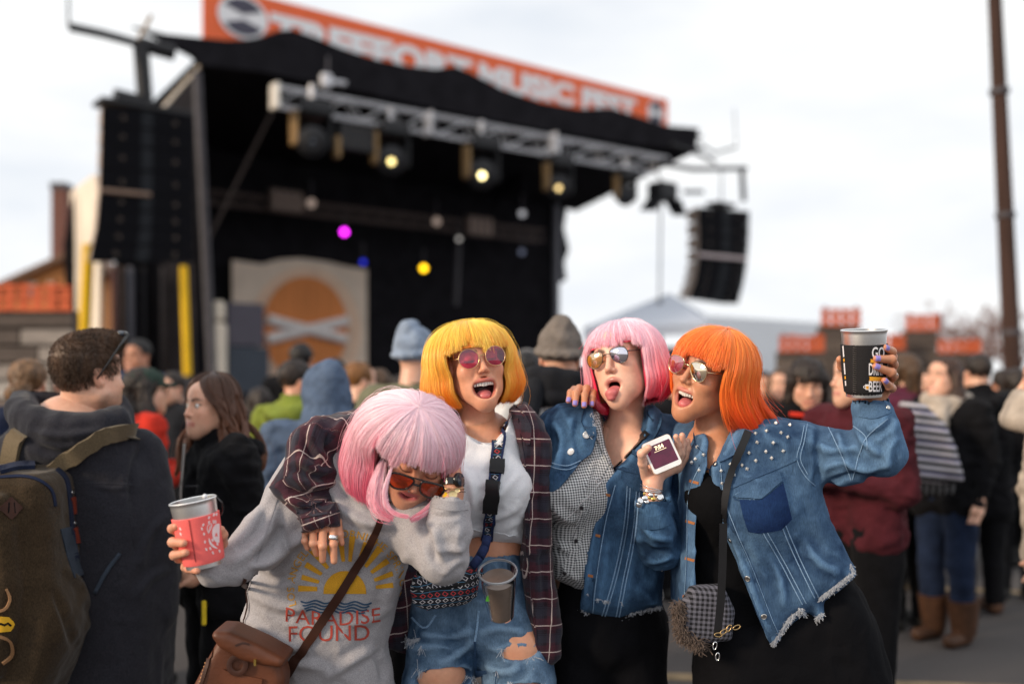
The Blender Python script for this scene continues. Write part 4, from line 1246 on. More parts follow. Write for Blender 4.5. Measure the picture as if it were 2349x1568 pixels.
def make_wig(person, H, colr, name, rx=.112, ry=.118, top=.135, ze=.012, fringe=(-48, 48), fz=.024, hem=-.125, flare=.06, curl=.02, n=9000, swing=(0, 0, 0), grav=0.0, gdir=(0, 0, -1), hemf=None, part=(0, -.02), seed=1, back=-.02, power=1.6, flyaway=130, rxf=None, rad=.00040, clump=.0010, hook=.7, hug=.22, off=(0, 0, 0), gap=0.0, wave=0.0, sweep=0.0, part_name='wig'):
    root, tip = colr
    tw0 = H['toW']; H = dict(H); H['toW'] = lambda v: tw0(v) + np.asarray(off, float)
    B, C, s = H['B'], H['C'], H['s']
    rg = np.random.default_rng(seed)
    G = unit(B @ np.asarray(gdir, float)); SW = B @ np.asarray(swing, float)
    c1 = fringe[0]; c2 = fringe[1]
    def paths(phi, t, dr, lj):
        """phi (n,) degrees, t (k,) -> (n,k,3) in head space; dr radial offset, lj length factor"""
        n_, k_ = len(phi), len(t)
        ph = np.radians(phi)
        sx, sy = np.sin(ph), np.cos(ph)
        isf = np.clip(np.minimum(phi - c1, c2 - phi) / 5 + .5, 0, 1)          # 1 in the fringe
        wx = rx if rxf is None else np.where(sx > 0, rxf[0], rxf[1])
        rr_x = wx * np.ones(n_); rr_y = np.where(sy > 0, ry, ry * 1.0)
        hz = hem + (0 if hemf is None else hemf(phi))
        # dome length ~ quarter ellipse, then a drop
        drop = np.where(isf > .5, ze - fz, ze - hz)
        rm = np.hypot(rr_x * sx, rr_y * sy)
        Ld = 1.45 * (rm + top - ze) / 2 * 1.05
        Lt = (Ld + drop) * lj
        L = t[None, :] * Lt[:, None]
        th = np.clip(L / Ld[:, None], 0, 1) * (math.pi / 2)
        q = np.maximum(L - Ld[:, None], 0)
        qn = q / np.maximum(drop, .02)[:, None]
        pr = np.sin(th) ** .82
        rad_ = 1 + flare * qn - curl * qn ** 3
        rad_ = rad_ - hook * np.maximum(qn - .6, 0) ** 1.5
        ap = np.minimum(np.abs(phi - c1), np.abs(phi - c2))
        rad_ = rad_ * (1 - hug * np.exp(-(ap / 22.0) ** 2)[:, None] * np.clip(qn * 2.2 + .25, 0, 1))
        rad_ = np.where(isf[:, None] > .5, 1 - .12 * qn, rad_)
        off = dr[:, None] * np.sin(th)
        # crown point sits at 'part'
        px = part[0] * (1 - pr) + (rr_x * sx)[:, None] * pr * rad_ + off * sx[:, None]
        py = part[1] * (1 - pr) + back * pr + (rr_y * sy)[:, None] * pr * rad_ + off * sy[:, None]
        pz = ze + (top - ze + dr[:, None]) * np.cos(th) - q
        P = np.stack([px, py, pz], -1)
        if sweep:
            k3 = np.clip(t[None, :] * 2.1 - .25, 0, 1); k3 = k3 * k3 * (3 - 2 * k3)
            da = np.radians(np.sign(phi) * np.maximum(sweep - np.abs(phi), 0))[:, None] * k3
            X_, Y_ = P[..., 0].copy(), P[..., 1] - back; P[..., 0] = X_ * np.cos(da) + Y_ * np.sin(da); P[..., 1] = back - X_ * np.sin(da) + Y_ * np.cos(da)
        if grav:
            # the hanging part turns towards the pull of the ground
            k2 = np.clip(qn, 0, 1.5) ** 1.2 * grav * (1 - isf[:, None] * .6)
            P = P + (G - np.array((0, 0, -1)))[None, None, :] * (q * k2 / (1 + k2))[:, :, None]
        P = P + SW[None, None, :] * (np.clip(qn, 0, 1.3) ** 2 * (1 - isf[:, None] * .8))[:, :, None]
        return P
    # inner shell
    nph, nt_ = 150, 22
    ph = np.linspace(-180, 180, nph, endpoint=False) if not gap else np.linspace(gap, 360 - gap, nph); ph = np.where(ph > 180, ph - 360, ph); t = np.linspace(0, 1, nt_)
    P = paths(ph, t, np.full(nph, -.007), np.full(nph, .965))
    V = P.reshape(-1, 3)
    F = np.array([(i * nt_ + j, ((i + 1) % nph) * nt_ + j, ((i + 1) % nph) * nt_ + j + 1, i * nt_ + j + 1) for i in range(nph if not gap else nph - 1) for j in range(nt_ - 1)])
    flow = np.stack([np.tile(t, nph), np.repeat(ph / 360, nt_), np.zeros(nph * nt_)], 1)
    cap = mk(part_name, H['toW'](V), F, wig_cap_mat(name + '_cap', root, tip, power), person, attrs=dict(flow=flow))
    # strands
    k = 18; t = np.linspace(0.0, 1, k)
    phi = rg.uniform(-180, 180, n) if not gap else rg.uniform(gap, 360 - gap, n); phi = np.where(phi > 180, phi - 360, phi)
    ncl = 70; cl = rg.uniform(-180, 180, ncl); own = np.abs(phi[:, None] - cl[None, :]).argmin(1)
    cd = rg.normal(0, clump, ncl); ctw = rg.normal(0, 2.2, ncl)
    dr = -rg.random(n) ** 1.3 * .010 + .001 + cd[own] * .6 + rg.normal(0, .0012, n)
    lj = 1 - rg.random(n) ** 3 * .07 + rg.normal(0, .012, n) + rg.normal(0, .006, ncl)[own]
    inf_ = (phi > c1) & (phi < c2); lj = np.where(inf_, lj * (1 + .045 * np.sin(phi * .11 + seed) + rg.normal(0, .030, ncl)[own] - rg.random(n) ** 4 * .14), lj)
    phc = phi + (cl[own] - phi) * .07
    P = paths(phc, t, dr, lj)
    # strands start along the whole top, sway a little, gather in locks
    w = (t ** 1.5)[None, :, None]
    P = P + w * (rg.normal(0, .0018, (n, 1, 3)) + rg.normal(0, clump * .8, (ncl, 1, 3))[own])
    P += .0012 * np.sin(t[None, :, None] * rg.uniform(3, 9, (n, 1, 1)) + rg.uniform(0, 6, (n, 1, 3))) * w
    if wave:
        pw = rg.uniform(0, 6.28, (ncl, 1, 3))[own]; fw = rg.uniform(11, 16, (ncl, 1, 1))[own]
        P = P + wave * np.sin(t[None, :, None] * fw + pw) * np.clip(t[None, :, None] * 2 - .6, 0, 1)
    rd = rad * np.concatenate([np.full(k - 5, 1.0), [1, .95, .85, .7, .4]])
    Wp = H['toW'](P.reshape(-1, 3)).reshape(n, k, 3)
    isf_ = np.clip(np.minimum(phc - c1, c2 - phc) / 5 + .5, 0, 1)
    shade = np.clip(t[None, :] * (1 - .45 * isf_[:, None]) + rg.normal(0, .05, (n, 1)) + rg.normal(0, .06, ncl)[own][:, None], 0, 1)
    hairobj('strands', Wp, rd, wig_mat(name, root, tip, power=power), cap, shade)
    if flyaway:
        f = rg.integers(0, n, flyaway); Pf = P[f].copy()
        sg = rg.normal(0, 1, (flyaway, 1, 3)); Pf += sg * (t[None, :, None] ** 1.3) * rg.uniform(.004, .022, (flyaway, 1, 1)) + (Pf - (0, 0, -.02)) * .05 * rg.random((flyaway, 1, 1)) + .004 * np.sin(t[None, :, None] * 9 + rg.uniform(0, 6, (flyaway, 1, 3)))
        hairobj('stray_hairs', H['toW'](Pf.reshape(-1, 3)).reshape(flyaway, k, 3), .00032, wig_mat(name, root, tip, power=power), cap, t[None, :] * np.ones((flyaway, 1)))
    return cap

# ------------------------------------------------------------------ sunglasses
def lens_mat(name, tint, mirror=0.0, alpha=.55, mcol=(1, 1, 1)):
    if name in MATS: return MATS[name]
    m = bpy.data.materials.new(name); m.use_nodes = True; nt = m.node_tree; N, L = nt.nodes, nt.links; N.clear()
    out = N.new('ShaderNodeOutputMaterial'); tr = N.new('ShaderNodeBsdfTransparent'); tr.inputs[0].default_value = (*tint, 1)
    df = N.new('ShaderNodeBsdfDiffuse'); df.inputs[0].default_value = (*np.clip(np.array(tint) * .9, 0, 1), 1)
    mx = N.new('ShaderNodeMixShader'); mx.inputs[0].default_value = 1 - alpha; L.new(tr.outputs[0], mx.inputs[1]); L.new(df.outputs[0], mx.inputs[2])
    gl = N.new('ShaderNodeBsdfGlossy'); gl.inputs['Roughness'].default_value = .03; gl.inputs['Color'].default_value = (*mcol, 1)
    fr = N.new('ShaderNodeFresnel'); fr.inputs['IOR'].default_value = 1.5
    f = mth(nt, 'ADD', fr.outputs[0], mirror, clamp=True)
    m2 = N.new('ShaderNodeMixShader'); L.new(f, m2.inputs[0]); L.new(mx.outputs[0], m2.inputs[1]); L.new(gl.outputs[0], m2.inputs[2]); L.new(m2.outputs[0], out.inputs[0])
    MATS[name] = m
    return m

def sunglasses(H, label, shape, rimmat, lensm, y=.110, zc=-.004, sep=.034, rim=.0016, wrap=.12, bridge=1, templ=.0015, tilt=0.0, browbar=False, dome=.0035, group='sunglasses worn by the wigged women'):
    """shape: list of (x,z) round one lens (x outward); two lenses, bridge, temples"""
    toW = H['toW']
    t = empty('sunglasses', toW((0, y, zc))); tag(t, label, 'sunglasses', group)
    sh = smooth_poly(shape, 4)
    for q in (-1, 1):
        def pt(x, z, dy=0.0):
            X = q * (sep + x); return np.array((X, y - wrap * abs(X) ** 1.5 * 1.6 + dy + tilt * z, zc + z))
        # lens: slightly domed
        rings = []
        c = sh.mean(0)
        for f in (.12, .4, .7, 1.0): rings.append([pt(*(c + (p - c) * f), dome * (1 - f * f)) for p in sh])
        n = len(sh); V = np.array([p for r in rings for p in r])
        F = [(i * n + j, i * n + (j + 1) % n, (i + 1) * n + (j + 1) % n, (i + 1) * n + j) for i in range(3) for j in range(n)] + [tuple(range(n))]
        F = [f if np.cross(V[f[1]] - V[f[0]], V[f[2]] - V[f[1]])[1] > 0 or np.linalg.norm(V[f[1]] - V[f[0]]) < 1e-6 else f[::-1] for f in F]
        lm = lensm[0 if q > 0 else 1] if isinstance(lensm, (list, tuple)) else lensm
        mk('lens', toW(V), F, lm, t)
        mb = MB(); R_ = [toW(pt(*p)) for p in sh]; mb.tube(R_ + [R_[0], R_[1]], rim * H['s'], 7, cap=False); mb.build('rim', rimmat, t, smooth=True)
        xo = sh[:, 0].max(); zo = sh[sh[:, 0].argmax(), 1] + .004
        mb = MB(); mb.tube([toW(pt(xo, zo)), toW((q * (.076), y - .034, zc + zo + .002)), toW((q * .083, .02, zc + .012)), toW((q * .084, -.02, zc + .008)), toW((q * .082, -.045, zc - .012))], templ * H['s'], 7); mb.build('temple', rimmat, t, smooth=True)
    xi = -sh[:, 0].min()
    mb = MB(); mb.tube([toW((x, y - .002 + .004 * (1 - (x / (sep - xi + .001)) ** 2) + tilt * .004, zc + .004 + .003 * (1 - (x / (sep - xi + .001)) ** 2))) for x in np.linspace(-(sep - xi), sep - xi, 7)], rim * 1.1 * H['s'], 7); mb.build('bridge', rimmat, t, smooth=True)
    if browbar:
        zt = sh[:, 1].max()
        mb = MB(); mb.tube([toW((x, y - .002 - wrap * abs(x) ** 1.5 * 1.6 + tilt * zt, zc + zt - .001)) for x in np.linspace(-sep * .8, sep * .8, 9)], rim * .8 * H['s'], 6); mb.build('brow_bar', rimmat, t, smooth=True)
    return t
# ================================================================== clothes
def garment(name, v, m, person, lines=(), smooth=2, noise=(.004, 9), fine=(.0012, 40), fab=None, amp=.005, wid=.012, crease=.006):
    V, Q = v.mesh(smooth)
    N = normals(V, Q)
    V = V + N * (fbm(V * (1, 1, .75), noise[1], 3, 5) * noise[0] + fbm(V, fine[1], 2, 9) * fine[0] - np.abs(fbm(V * (1.25, 1.25, .8) + .03 * fbm(V, 6, 2, 4)[:, None], 13, 2, 2)) * crease)[:, None]
    if lines: V = folds(V, Q, lines, amp, wid)
    Ls = lap(V, Q, 10, .8); cv = ((V - Ls) * normals(V, Q)).sum(1); attrs = dict(wear=np.clip(cv / (np.std(cv) * 2.2 + 1e-9) - .15, 0, 1))
    if fab is not None: attrs['fab'] = fab(V)
    o = mk(name, V, Q, m, person, attrs=attrs)
    return o, Surf(V, Q)

def tube_fab(P, r):
    """cloth coordinates along and round a limb"""
    P = np.asarray(P, float)
    def f(V):
        d, arc = seg_dist(V, P)
        ax = unit(P[-1] - P[0]); out = np.zeros((len(V), 3)); L = 0; best = np.full(len(V), 1e9)
        for i in range(len(P) - 1):
            e = P[i + 1] - P[i]; l = np.linalg.norm(e); a, b = frame(e, (0, -1, 0))
            t = ((V - P[i]) @ e) / (l * l); tc = np.clip(t, 0, 1); q = V - P[i] - tc[:, None] * e; dd = np.linalg.norm(q, axis=1)
            m = dd < best; best[m] = dd[m]
            te = t if i in (0, len(P) - 2) else tc
            out[m, 0] = (L + te * l)[m]; out[m, 1] = (np.arctan2(q @ a, q @ b) * r)[m]; L += l
        return out
    return f
def flat_fab(ang=0.0, bulge=.5):
    c, s = math.cos(R(ang)), math.sin(R(ang))
    def f(V):
        x = V[:, 0] + bulge * (V[:, 1] - V[:, 1].mean()); z = V[:, 2]
        return np.stack([c * x + s * z, -s * x + c * z, V[:, 1]], 1)
    return f

def sep_attr(nt, name):
    at = nt.nodes.new('ShaderNodeAttribute'); at.attribute_name = name
    sp = nt.nodes.new('ShaderNodeSeparateXYZ'); nt.links.new(at.outputs['Vector'], sp.inputs[0])
    return at, sp.outputs[0], sp.outputs[1]

def stripe(nt, c, period, width, phase=0.0):
    f = mth(nt, 'FRACT', mth(nt, 'ADD', mth(nt, 'DIVIDE', c, period), phase))
    return mth(nt, 'LESS_THAN', f, width / period)

def weave_bump(nt, b, vec, scale=900, strength=.25, dist=.0006, fold=None):
    N, L = nt.nodes, nt.links
    no = N.new('ShaderNodeTexNoise'); no.inputs['Scale'].default_value = scale; no.inputs['Detail'].default_value = 2
    L.new(vec, no.inputs['Vector'])
    bp = N.new('ShaderNodeBump'); bp.inputs['Strength'].default_value = strength; bp.inputs['Distance'].default_value = dist
    L.new(no.outputs['Fac'], bp.inputs['Height'])
    n2 = N.new('ShaderNodeTexNoise'); n2.inputs['Scale'].default_value = 26; n2.inputs['Detail'].default_value = 4; n2.inputs['Distortion'].default_value = .8
    L.new(vec, n2.inputs['Vector'])
    b2 = N.new('ShaderNodeBump'); b2.inputs['Strength'].default_value = .5; b2.inputs['Distance'].default_value = .006 if fold is None else fold
    L.new(n2.outputs['Fac'], b2.inputs['Height']); L.new(bp.outputs[0], b2.inputs['Normal'])
    L.new(b2.outputs[0], b.inputs['Normal'])

def plaid_mat(name):
    m, nt, b = new_mat(name); N, L = nt.nodes, nt.links
    at, u, v = sep_attr(nt, 'fab')
    P = .074
    red, navy, wht, pale = lin(78, 40, 50), lin(52, 54, 66), lin(214, 196, 190), lin(112, 84, 90)
    c = mixcol(nt, 0.0, lin(48, 38, 46), lin(48, 38, 46))
    for cc in (u, v):
        c = mixcol(nt, mth(nt, 'MULTIPLY', stripe(nt, cc, P, P * .40, .12), .55), c, red)
        c = mixcol(nt, mth(nt, 'MULTIPLY', stripe(nt, cc, P, P * .34, .62), .5), c, navy)
        for k in range(3): c = mixcol(nt, mth(nt, 'MULTIPLY', stripe(nt, cc, P, .0022, .20 + .075 * k), .5), c, lin(38, 26, 34))
    for cc in (u, v):
        c = mixcol(nt, mth(nt, 'MULTIPLY', stripe(nt, cc, P, .0026, .0), .85), c, wht)
    tc = N.new('ShaderNodeTexCoord'); no = N.new('ShaderNodeTexNoise'); no.inputs['Scale'].default_value = 420; L.new(tc.outputs['Object'], no.inputs['Vector'])
    hs = N.new('ShaderNodeHueSaturation'); L.new(c, hs.inputs['Color']); L.new(mth(nt, 'MULTIPLY_ADD', no.outputs['Fac'], .9, .55), hs.inputs['Value'])
    L.new(hs.outputs[0], b.inputs['Base Color']); b.inputs['Roughness'].default_value = .95; b.inputs['Specular IOR Level'].default_value = .1
    b.inputs['Sheen Weight'].default_value = .15
    weave_bump(nt, b, tc.outputs['Object'])
    return m

def denim_mat(name, dark, light, fade=.5, scale=5.5):
    m, nt, b = new_mat(name); N, L = nt.nodes, nt.links
    tc = N.new('ShaderNodeTexCoord')
    n1 = N.new('ShaderNodeTexNoise'); n1.inputs['Scale'].default_value = scale; n1.inputs['Detail'].default_value = 6; n1.inputs['Roughness'].default_value = .62
    L.new(tc.outputs['Object'], n1.inputs['Vector'])
    rp = N.new('ShaderNodeMapRange'); rp.inputs['From Min'].default_value = .36; rp.inputs['From Max'].default_value = .66; L.new(n1.outputs['Fac'], rp.inputs['Value'])
    c = mixcol(nt, rp.outputs[0], dark, light)
    aw = N.new('ShaderNodeAttribute'); aw.attribute_name = 'wear'
    c = mixcol(nt, mth(nt, 'MULTIPLY', aw.outputs['Fac'], .7), c, tuple(np.clip(np.array(light) * 1.35, 0, 1)))
    mp = N.new('ShaderNodeMapping'); mp.inputs['Scale'].default_value = (520, 520, 60); L.new(tc.outputs['Object'], mp.inputs[0])
    n2 = N.new('ShaderNodeTexNoise'); n2.inputs['Scale'].default_value = 1; n2.inputs['Detail'].default_value = 2; L.new(mp.outputs[0], n2.inputs['Vector'])
    hs = N.new('ShaderNodeHueSaturation'); L.new(c, hs.inputs['Color']); L.new(mth(nt, 'MULTIPLY_ADD', n2.outputs['Fac'], 1.1, .45), hs.inputs['Value'])
    L.new(hs.outputs[0], b.inputs['Base Color']); b.inputs['Roughness'].default_value = .9; b.inputs['Specular IOR Level'].default_value = .12
    weave_bump(nt, b, tc.outputs['Object'], 1100, .35)
    return m

def heather_mat(name, base, fleck, scale=600, sheen=.15, fold=None):
    m, nt, b = new_mat(name); N, L = nt.nodes, nt.links
    tc = N.new('ShaderNodeTexCoord'); mp = N.new('ShaderNodeMapping'); mp.inputs['Scale'].default_value = (1, 1, .35); L.new(tc.outputs['Object'], mp.inputs[0])
    n1 = N.new('ShaderNodeTexNoise'); n1.inputs['Scale'].default_value = scale; n1.inputs['Detail'].default_value = 3; L.new(mp.outputs[0], n1.inputs['Vector'])
    n2 = N.new('ShaderNodeTexNoise'); n2.inputs['Scale'].default_value = 12; n2.inputs['Detail'].default_value = 3; L.new(tc.outputs['Object'], n2.inputs['Vector'])
    rp = N.new('ShaderNodeMapRange'); rp.inputs['From Min'].default_value = .35; rp.inputs['From Max'].default_value = .65; L.new(n1.outputs['Fac'], rp.inputs['Value'])
    c = mixcol(nt, rp.outputs[0], fleck, base)
    c = mixcol(nt, mth(nt, 'MULTIPLY', n2.outputs['Fac'], .25), c, fleck)
    L.new(c, b.inputs['Base Color']); b.inputs['Roughness'].default_value = .95; b.inputs['Specular IOR Level'].default_value = .08; b.inputs['Sheen Weight'].default_value = sheen
    weave_bump(nt, b, tc.outputs['Object'], 700, .3, fold=fold)
    return m

def gingham_mat(name, P=.0072):
    m, nt, b = new_mat(name); N, L = nt.nodes, nt.links
    at, u, v = sep_attr(nt, 'fab')
    a = stripe(nt, u, P, P / 2); d = stripe(nt, v, P, P / 2)
    s = mth(nt, 'MULTIPLY', mth(nt, 'ADD', a, d), .5)
    c = mixcol(nt, s, lin(226, 228, 230), lin(38, 42, 50))
    L.new(c, b.inputs['Base Color']); b.inputs['Roughness'].default_value = .9
    tc = N.new('ShaderNodeTexCoord'); weave_bump(nt, b, tc.outputs['Object'])
    return m

def black_cloth(name, c=(.0045, .0045, .006), sheen=.0, fold=.006):
    if name in MATS: return MATS[name]
    m, nt, b = new_mat(name); tc = nt.nodes.new('ShaderNodeTexCoord')
    b.inputs['Base Color'].default_value = (*c, 1); b.inputs['Roughness'].default_value = .9; b.inputs['Specular IOR Level'].default_value = .12; b.inputs['Sheen Weight'].default_value = sheen
    weave_bump(nt, b, tc.outputs['Object'], 500, .3, fold=fold); MATS[name] = m
    return m

m_metal = mat('nickel_button', (.62, .60, .57), .25, 1.0, var=.1, scale=200)
m_brass = mat('antique_brass', (.50, .34, .16), .3, 1.0, var=.15, scale=200)
m_silver = mat('silver_trinket', (.85, .85, .86), .18, 1.0, var=.05, scale=300)
m_seam = mat('denim_seam', lin(128, 158, 190), .9, var=.3, scale=300)
m_seamd = mat('denim_seam_shadow', lin(40, 66, 98), .9, var=.3, scale=300)
m_fray = mat('frayed_cotton', lin(186, 190, 198), .95, var=.15, scale=200)
m_copper = mat('copper_thread', lin(168, 108, 66), .85, var=.2, scale=300)

def laid(surf, name, m, parent, line, w, thick=.0018, eps=.0006, step=8, sm=True):
    mb = MB(); surf.ribbon(line, w, mb, thick, eps, step, sm)
    return mb.build(name, m, parent, smooth=True, sharp=40, attrs=dict(fab=flat_fab(-3)(np.array(mb.V)))) if mb.V else None
def laid_patch(surf, name, m, parent, poly, thick=.003, eps=.0008, step=8):
    mb = MB(); surf.patch(poly, mb, thick, eps, step)
    return mb.build(name, m, parent, smooth=True, sharp=40)
def button(surf, parent, px, py, r, m=m_metal, name='button', th=.003):
    h, n = surf.hit(px, py, .001)
    rr = r * h[1] / FPX
    mb = MB(); mb.lathe([(rr, 0), (rr, th * .6), (rr * .82, th), (rr * .6, th * .75), (.0002, th * .8)], h, n, 16); return mb.build(name, m, parent, smooth=True, sharp=45)
def fray(surf, parent, line, length=.010, n=260, m=m_fray, down=(0, 0, -1), name='frayed_edge', spread=.35):
    ln = smooth_poly(line, 6, closed=False); seg = np.r_[0, np.cumsum(np.linalg.norm(np.diff(ln, axis=0), axis=1))]
    S_ = np.zeros((n, 5, 3))
    for i in range(n):
        t = random.random() * seg[-1]; x = np.interp(t, seg, ln[:, 0]); y = np.interp(t, seg, ln[:, 1])
        h, nn = surf.hit(x + random.uniform(-2, 2), y + random.uniform(-5, 1), .001)
        d = unit(np.array(down) + np.array([random.gauss(0, spread) for _ in range(3)]) + nn * .2); l = length * random.uniform(.4, 1.3)
        bend = np.array([random.gauss(0, .003) for _ in range(3)])
        for j in range(5):
            f = j / 4; S_[i, j] = h + d * l * f + bend * f * f
    return hairobj(name, S_, .00055, m, parent)
def lettering(surf, name, m, parent, txt, fn, size, bold=0.0, eps=.0012, spacing=1.0, sub=True):
    """flat print laid on a surface; fn maps text-space (x,y) to pixels"""
    V2, F = text_polys(txt, size, bold, spacing)
    P = []
    for x, y in V2:
        px, py = fn(x, y); h, n = surf.hit(px, py, eps); P.append(h)
    return mk(name, P, F, m, parent, smooth=True)
# ================================================================== woman in the yellow wig
dB = 2.85
SK_B = skin_mat('skin_yellow_wig', lin(226, 166, 134), lin(190, 92, 88))
HB = make_head(W(1087, 829, dB), basis((.27, -1, .10), (-.17, .12, 1)), .95, mouth=(.037, .039), zm=-.076, jaw=.022, smile=1.3,
               neck=[(W(1095, 885, dB + .05), .052), (W(1092, 985, dB + .07), .054), (W(1096, 1020, dB + .06), .07)],
               chest=[(W(1100, 1050, dB + .05), (.17, .075, .075)), (W(1195, 1000, dB + .06), (.07, .06, .045))])
shB = W(1020, 1000, dB + .05)
armB = [W(1225, 1010, dB + .06), W(1235, 1150, dB + .12), W(1215, 1280, dB + .1)]
handB = make_hand([([W(700, 1222, 2.50), W(699, 1240, 2.475), W(705, 1257, 2.48)], [.0082, .0078, .0066]),
                   ([W(719, 1212, 2.49), W(718, 1246, 2.455), W(726, 1270, 2.47)], [.0098, .0094, .0074]),
                   ([W(741, 1205, 2.485), W(740, 1252, 2.45), W(740, 1284, 2.465)], [.0103, .0099, .0084]),
                   ([W(764, 1205, 2.49), W(765, 1248, 2.46), W(766, 1286, 2.46)], [.0103, .0097, .0084]),
                   ([W(775, 1195, 2.50), W(779, 1225, 2.49), W(784, 1245, 2.49)], [.0105, .0095, .0075])],
                  [(W(738, 1175, 2.515), W(708, 1212, 2.50), .020, .013), (W(738, 1175, 2.515), W(738, 1208, 2.49), .020, .014), (W(740, 1175, 2.515), W(762, 1205, 2.49), .020, .014), (W(733, 1130, 2.555), W(738, 1175, 2.515), .020, .022)],
                  nails=[(3, (0, -1, .1), False)])
bodyB = limb_part([([W(1100, 1030, dB + .1), W(1120, 1180, dB + .12), W(1110, 1300, dB + .12)], [.12, .105, .13]),
                   ([W(1130, 1225, dB + .07), W(1135, 1330, dB + .07)], [.092, .1]),
                   ([shB, W(830, 990, 2.75), W(712, 1040, 2.56)], [.055, .04, .035]), ([W(712, 1040, 2.57), W(728, 1105, 2.57)], [.034, .022]),
                   ([W(1050, 1330, dB + .12), W(1010, 1560, dB + .05), W(1005, 1960, dB + .1)], [.085, .07, .045]), ([W(1160, 1330, dB + .12), W(1180, 1560, dB + .02), W(1190, 1960, dB + .1)], [.085, .07, .045])])
V, Q, at = merge([HB, handB, bodyB])
pB = tag(mk('person', V, Q, SK_B, attrs=at), 'laughing woman in bright yellow bob wig, white cropped top and dark plaid shirt', 'person', 'women in coloured wigs')
add_mouth(HB, pB, True, False, tongue=([(0, .040, HB['zc'] - .024), (0, .064, HB['zc'] - .021), (0, .076, HB['zc'] - .024)], [.017, .017, .012]))
make_wig(pB, HB, (lin(255, 222, 98), lin(255, 138, 6)), 'yellow_wig_hair', rx=.146, rxf=(.152, .136), ry=.125, top=.124, ze=.0, hem=-.128, fz=.030, flare=.24, curl=.20, seed=3, fringe=(-46, 46), back=-.015, n=20000, power=2.3)
sunglasses(HB, 'round pink tinted sunglasses with thin gold rims on the yellow wigged woman', [(.030 * math.cos(t), .029 * math.sin(t)) for t in np.linspace(0, 6.283, 14, endpoint=False)],
           mat('gold_wire', (.75, .5, .25), .3, .9), lens_mat('pink_lens', (.60, .10, .26), .03, .86), rim=.0011, sep=.040, zc=.0)

# white cropped top
v = Vol(W(1000, 1290, 3.2) * (1, 0, 1) + (0, 2.6, 0), W(1260, 930, 3.2) * (1, 0, 1) + (0, 3.15, 0), .006)
neckl = [(1010, 940), (1034, 958), (1062, 990), (1103, 1013), (1131, 1014), (1158, 986), (1172, 940)]
top_o = [(985, 1000), (1010, 950), (1030, 940), (1180, 935), (1215, 985), (1222, 1100), (1215, 1200), (1206, 1252), (1150, 1250), (1090, 1240), (1030, 1235), (1015, 1120)]
v.slab([W(x, y, dB)[[0, 2]] for x, y in top_o], dB + .045, .115, .10, 0)
v.ell(W(1065, 1120, dB - .06), (.085, .075, .085), .06); v.ell(W(1160, 1120, dB - .055), (.08, .075, .085), .06)
nk = [W(x, y, dB)[[0, 2]] for x, y in [(1000, 900)] + neckl[1:-1] + [(1182, 900)]]
v.slab(nk, dB - .05, .19, .004, .006, 's')
m_white_knit = heather_mat('white_jersey', lin(246, 247, 250), lin(228, 231, 238), sheen=.1)
cropt, sBt = garment('crop_top', v, m_white_knit, pB, lines=[
    [(1190, 1080), (1150, 1130), (1095, 1150)], [(1195, 1150), (1160, 1180), (1110, 1195)], [(1195, 1190), (1150, 1215), (1095, 1215)], [(1050, 1060), (1080, 1110), (1090, 1180)], [(1192, 1220), (1150, 1232), (1100, 1230)]], amp=.006, noise=(.004, 8))
laid(sBt, 'neckband', m_white_knit, cropt, neckl[1:-1], 7, .002)
laid(sBt, 'hem', m_white_knit, cropt, [(1045, 1232), (1090, 1237), (1150, 1245), (1202, 1246)], 9, .0022)

# ripped blue jeans
m_jeans = denim_mat('washed_blue_denim', lin(46, 70, 98), lin(108, 134, 160), scale=7)
v = Vol((W(880, 1600, 2.8)[0], 2.62, .0), (W(1320, 1600, 2.8)[0], 3.2, W(0, 1270, dB)[2]), .0075)
v.chain([W(1105, 1330, dB + .06), W(1100, 1400, dB + .07)], [.138, .165], .03, sc=(.86, 1, 1))
v.chain([W(1030, 1410, dB + .05), W(1003, 1570, dB - .02), W(1005, 1650, dB), W(1008, 1960, dB + .08)], [.118, .100, .085, .062], .015)
v.chain([W(1165, 1410, dB + .05), W(1192, 1570, dB - .03), W(1195, 1650, dB), W(1190, 1960, dB + .08)], [.118, .103, .087, .062], .015)
v.fn((-2, 0, W(0, 1296, dB)[2]), (2, 5, 3), lambda X, Y, Z: -(Z - W(0, 1296, dB)[2]) * np.ones_like(X) * -1 * -1, 0, 's') if False else None
# holes worn through the knees and thigh
for (x, y, rx, ry) in ((1030, 1562, 75, 26), (1190, 1498, 42, 16), (1205, 1590, 50, 30)):
    c = W(x, y, dB - .1); v.ell(c, (rx * c[1] / FPX, .075, ry * c[1] / FPX), .004, 's')
jeans, sBj = garment('jeans', v, m_jeans, pB, lines=[
    [(1085, 1440), (1040, 1460), (960, 1455)], [(1095, 1450), (1150, 1440), (1210, 1450)], [(1085, 1465), (1050, 1500), (1000, 1520)], [(940, 1490), (990, 1480), (1060, 1490)], [(1110, 1480), (1160, 1490), (1220, 1480)], [(1105, 1520), (1150, 1540), (1200, 1530)]], amp=.006, noise=(.005, 8))
laid(sBj, 'fly_seam', m_seam, jeans, [(1098, 1400), (1094, 1440), (1089, 1470)], 5)
laid(sBj, 'inseam', m_seamd, jeans, [(1089, 1470), (1091, 1520), (1092, 1570)], 5)
laid(sBj, 'pocket_seam', m_seam, jeans, [(945, 1415), (975, 1440), (1000, 1410)], 4)
for ln in ([(955, 1536), (1000, 1545), (1050, 1548), (1098, 1556)], [(1150, 1490), (1185, 1510), (1228, 1508)], [(1165, 1566), (1200, 1575), (1250, 1570)], [(930, 1462), (945, 1470), (962, 1466)]):
    fray(sBj, jeans, ln, .022, 160, spread=.5)
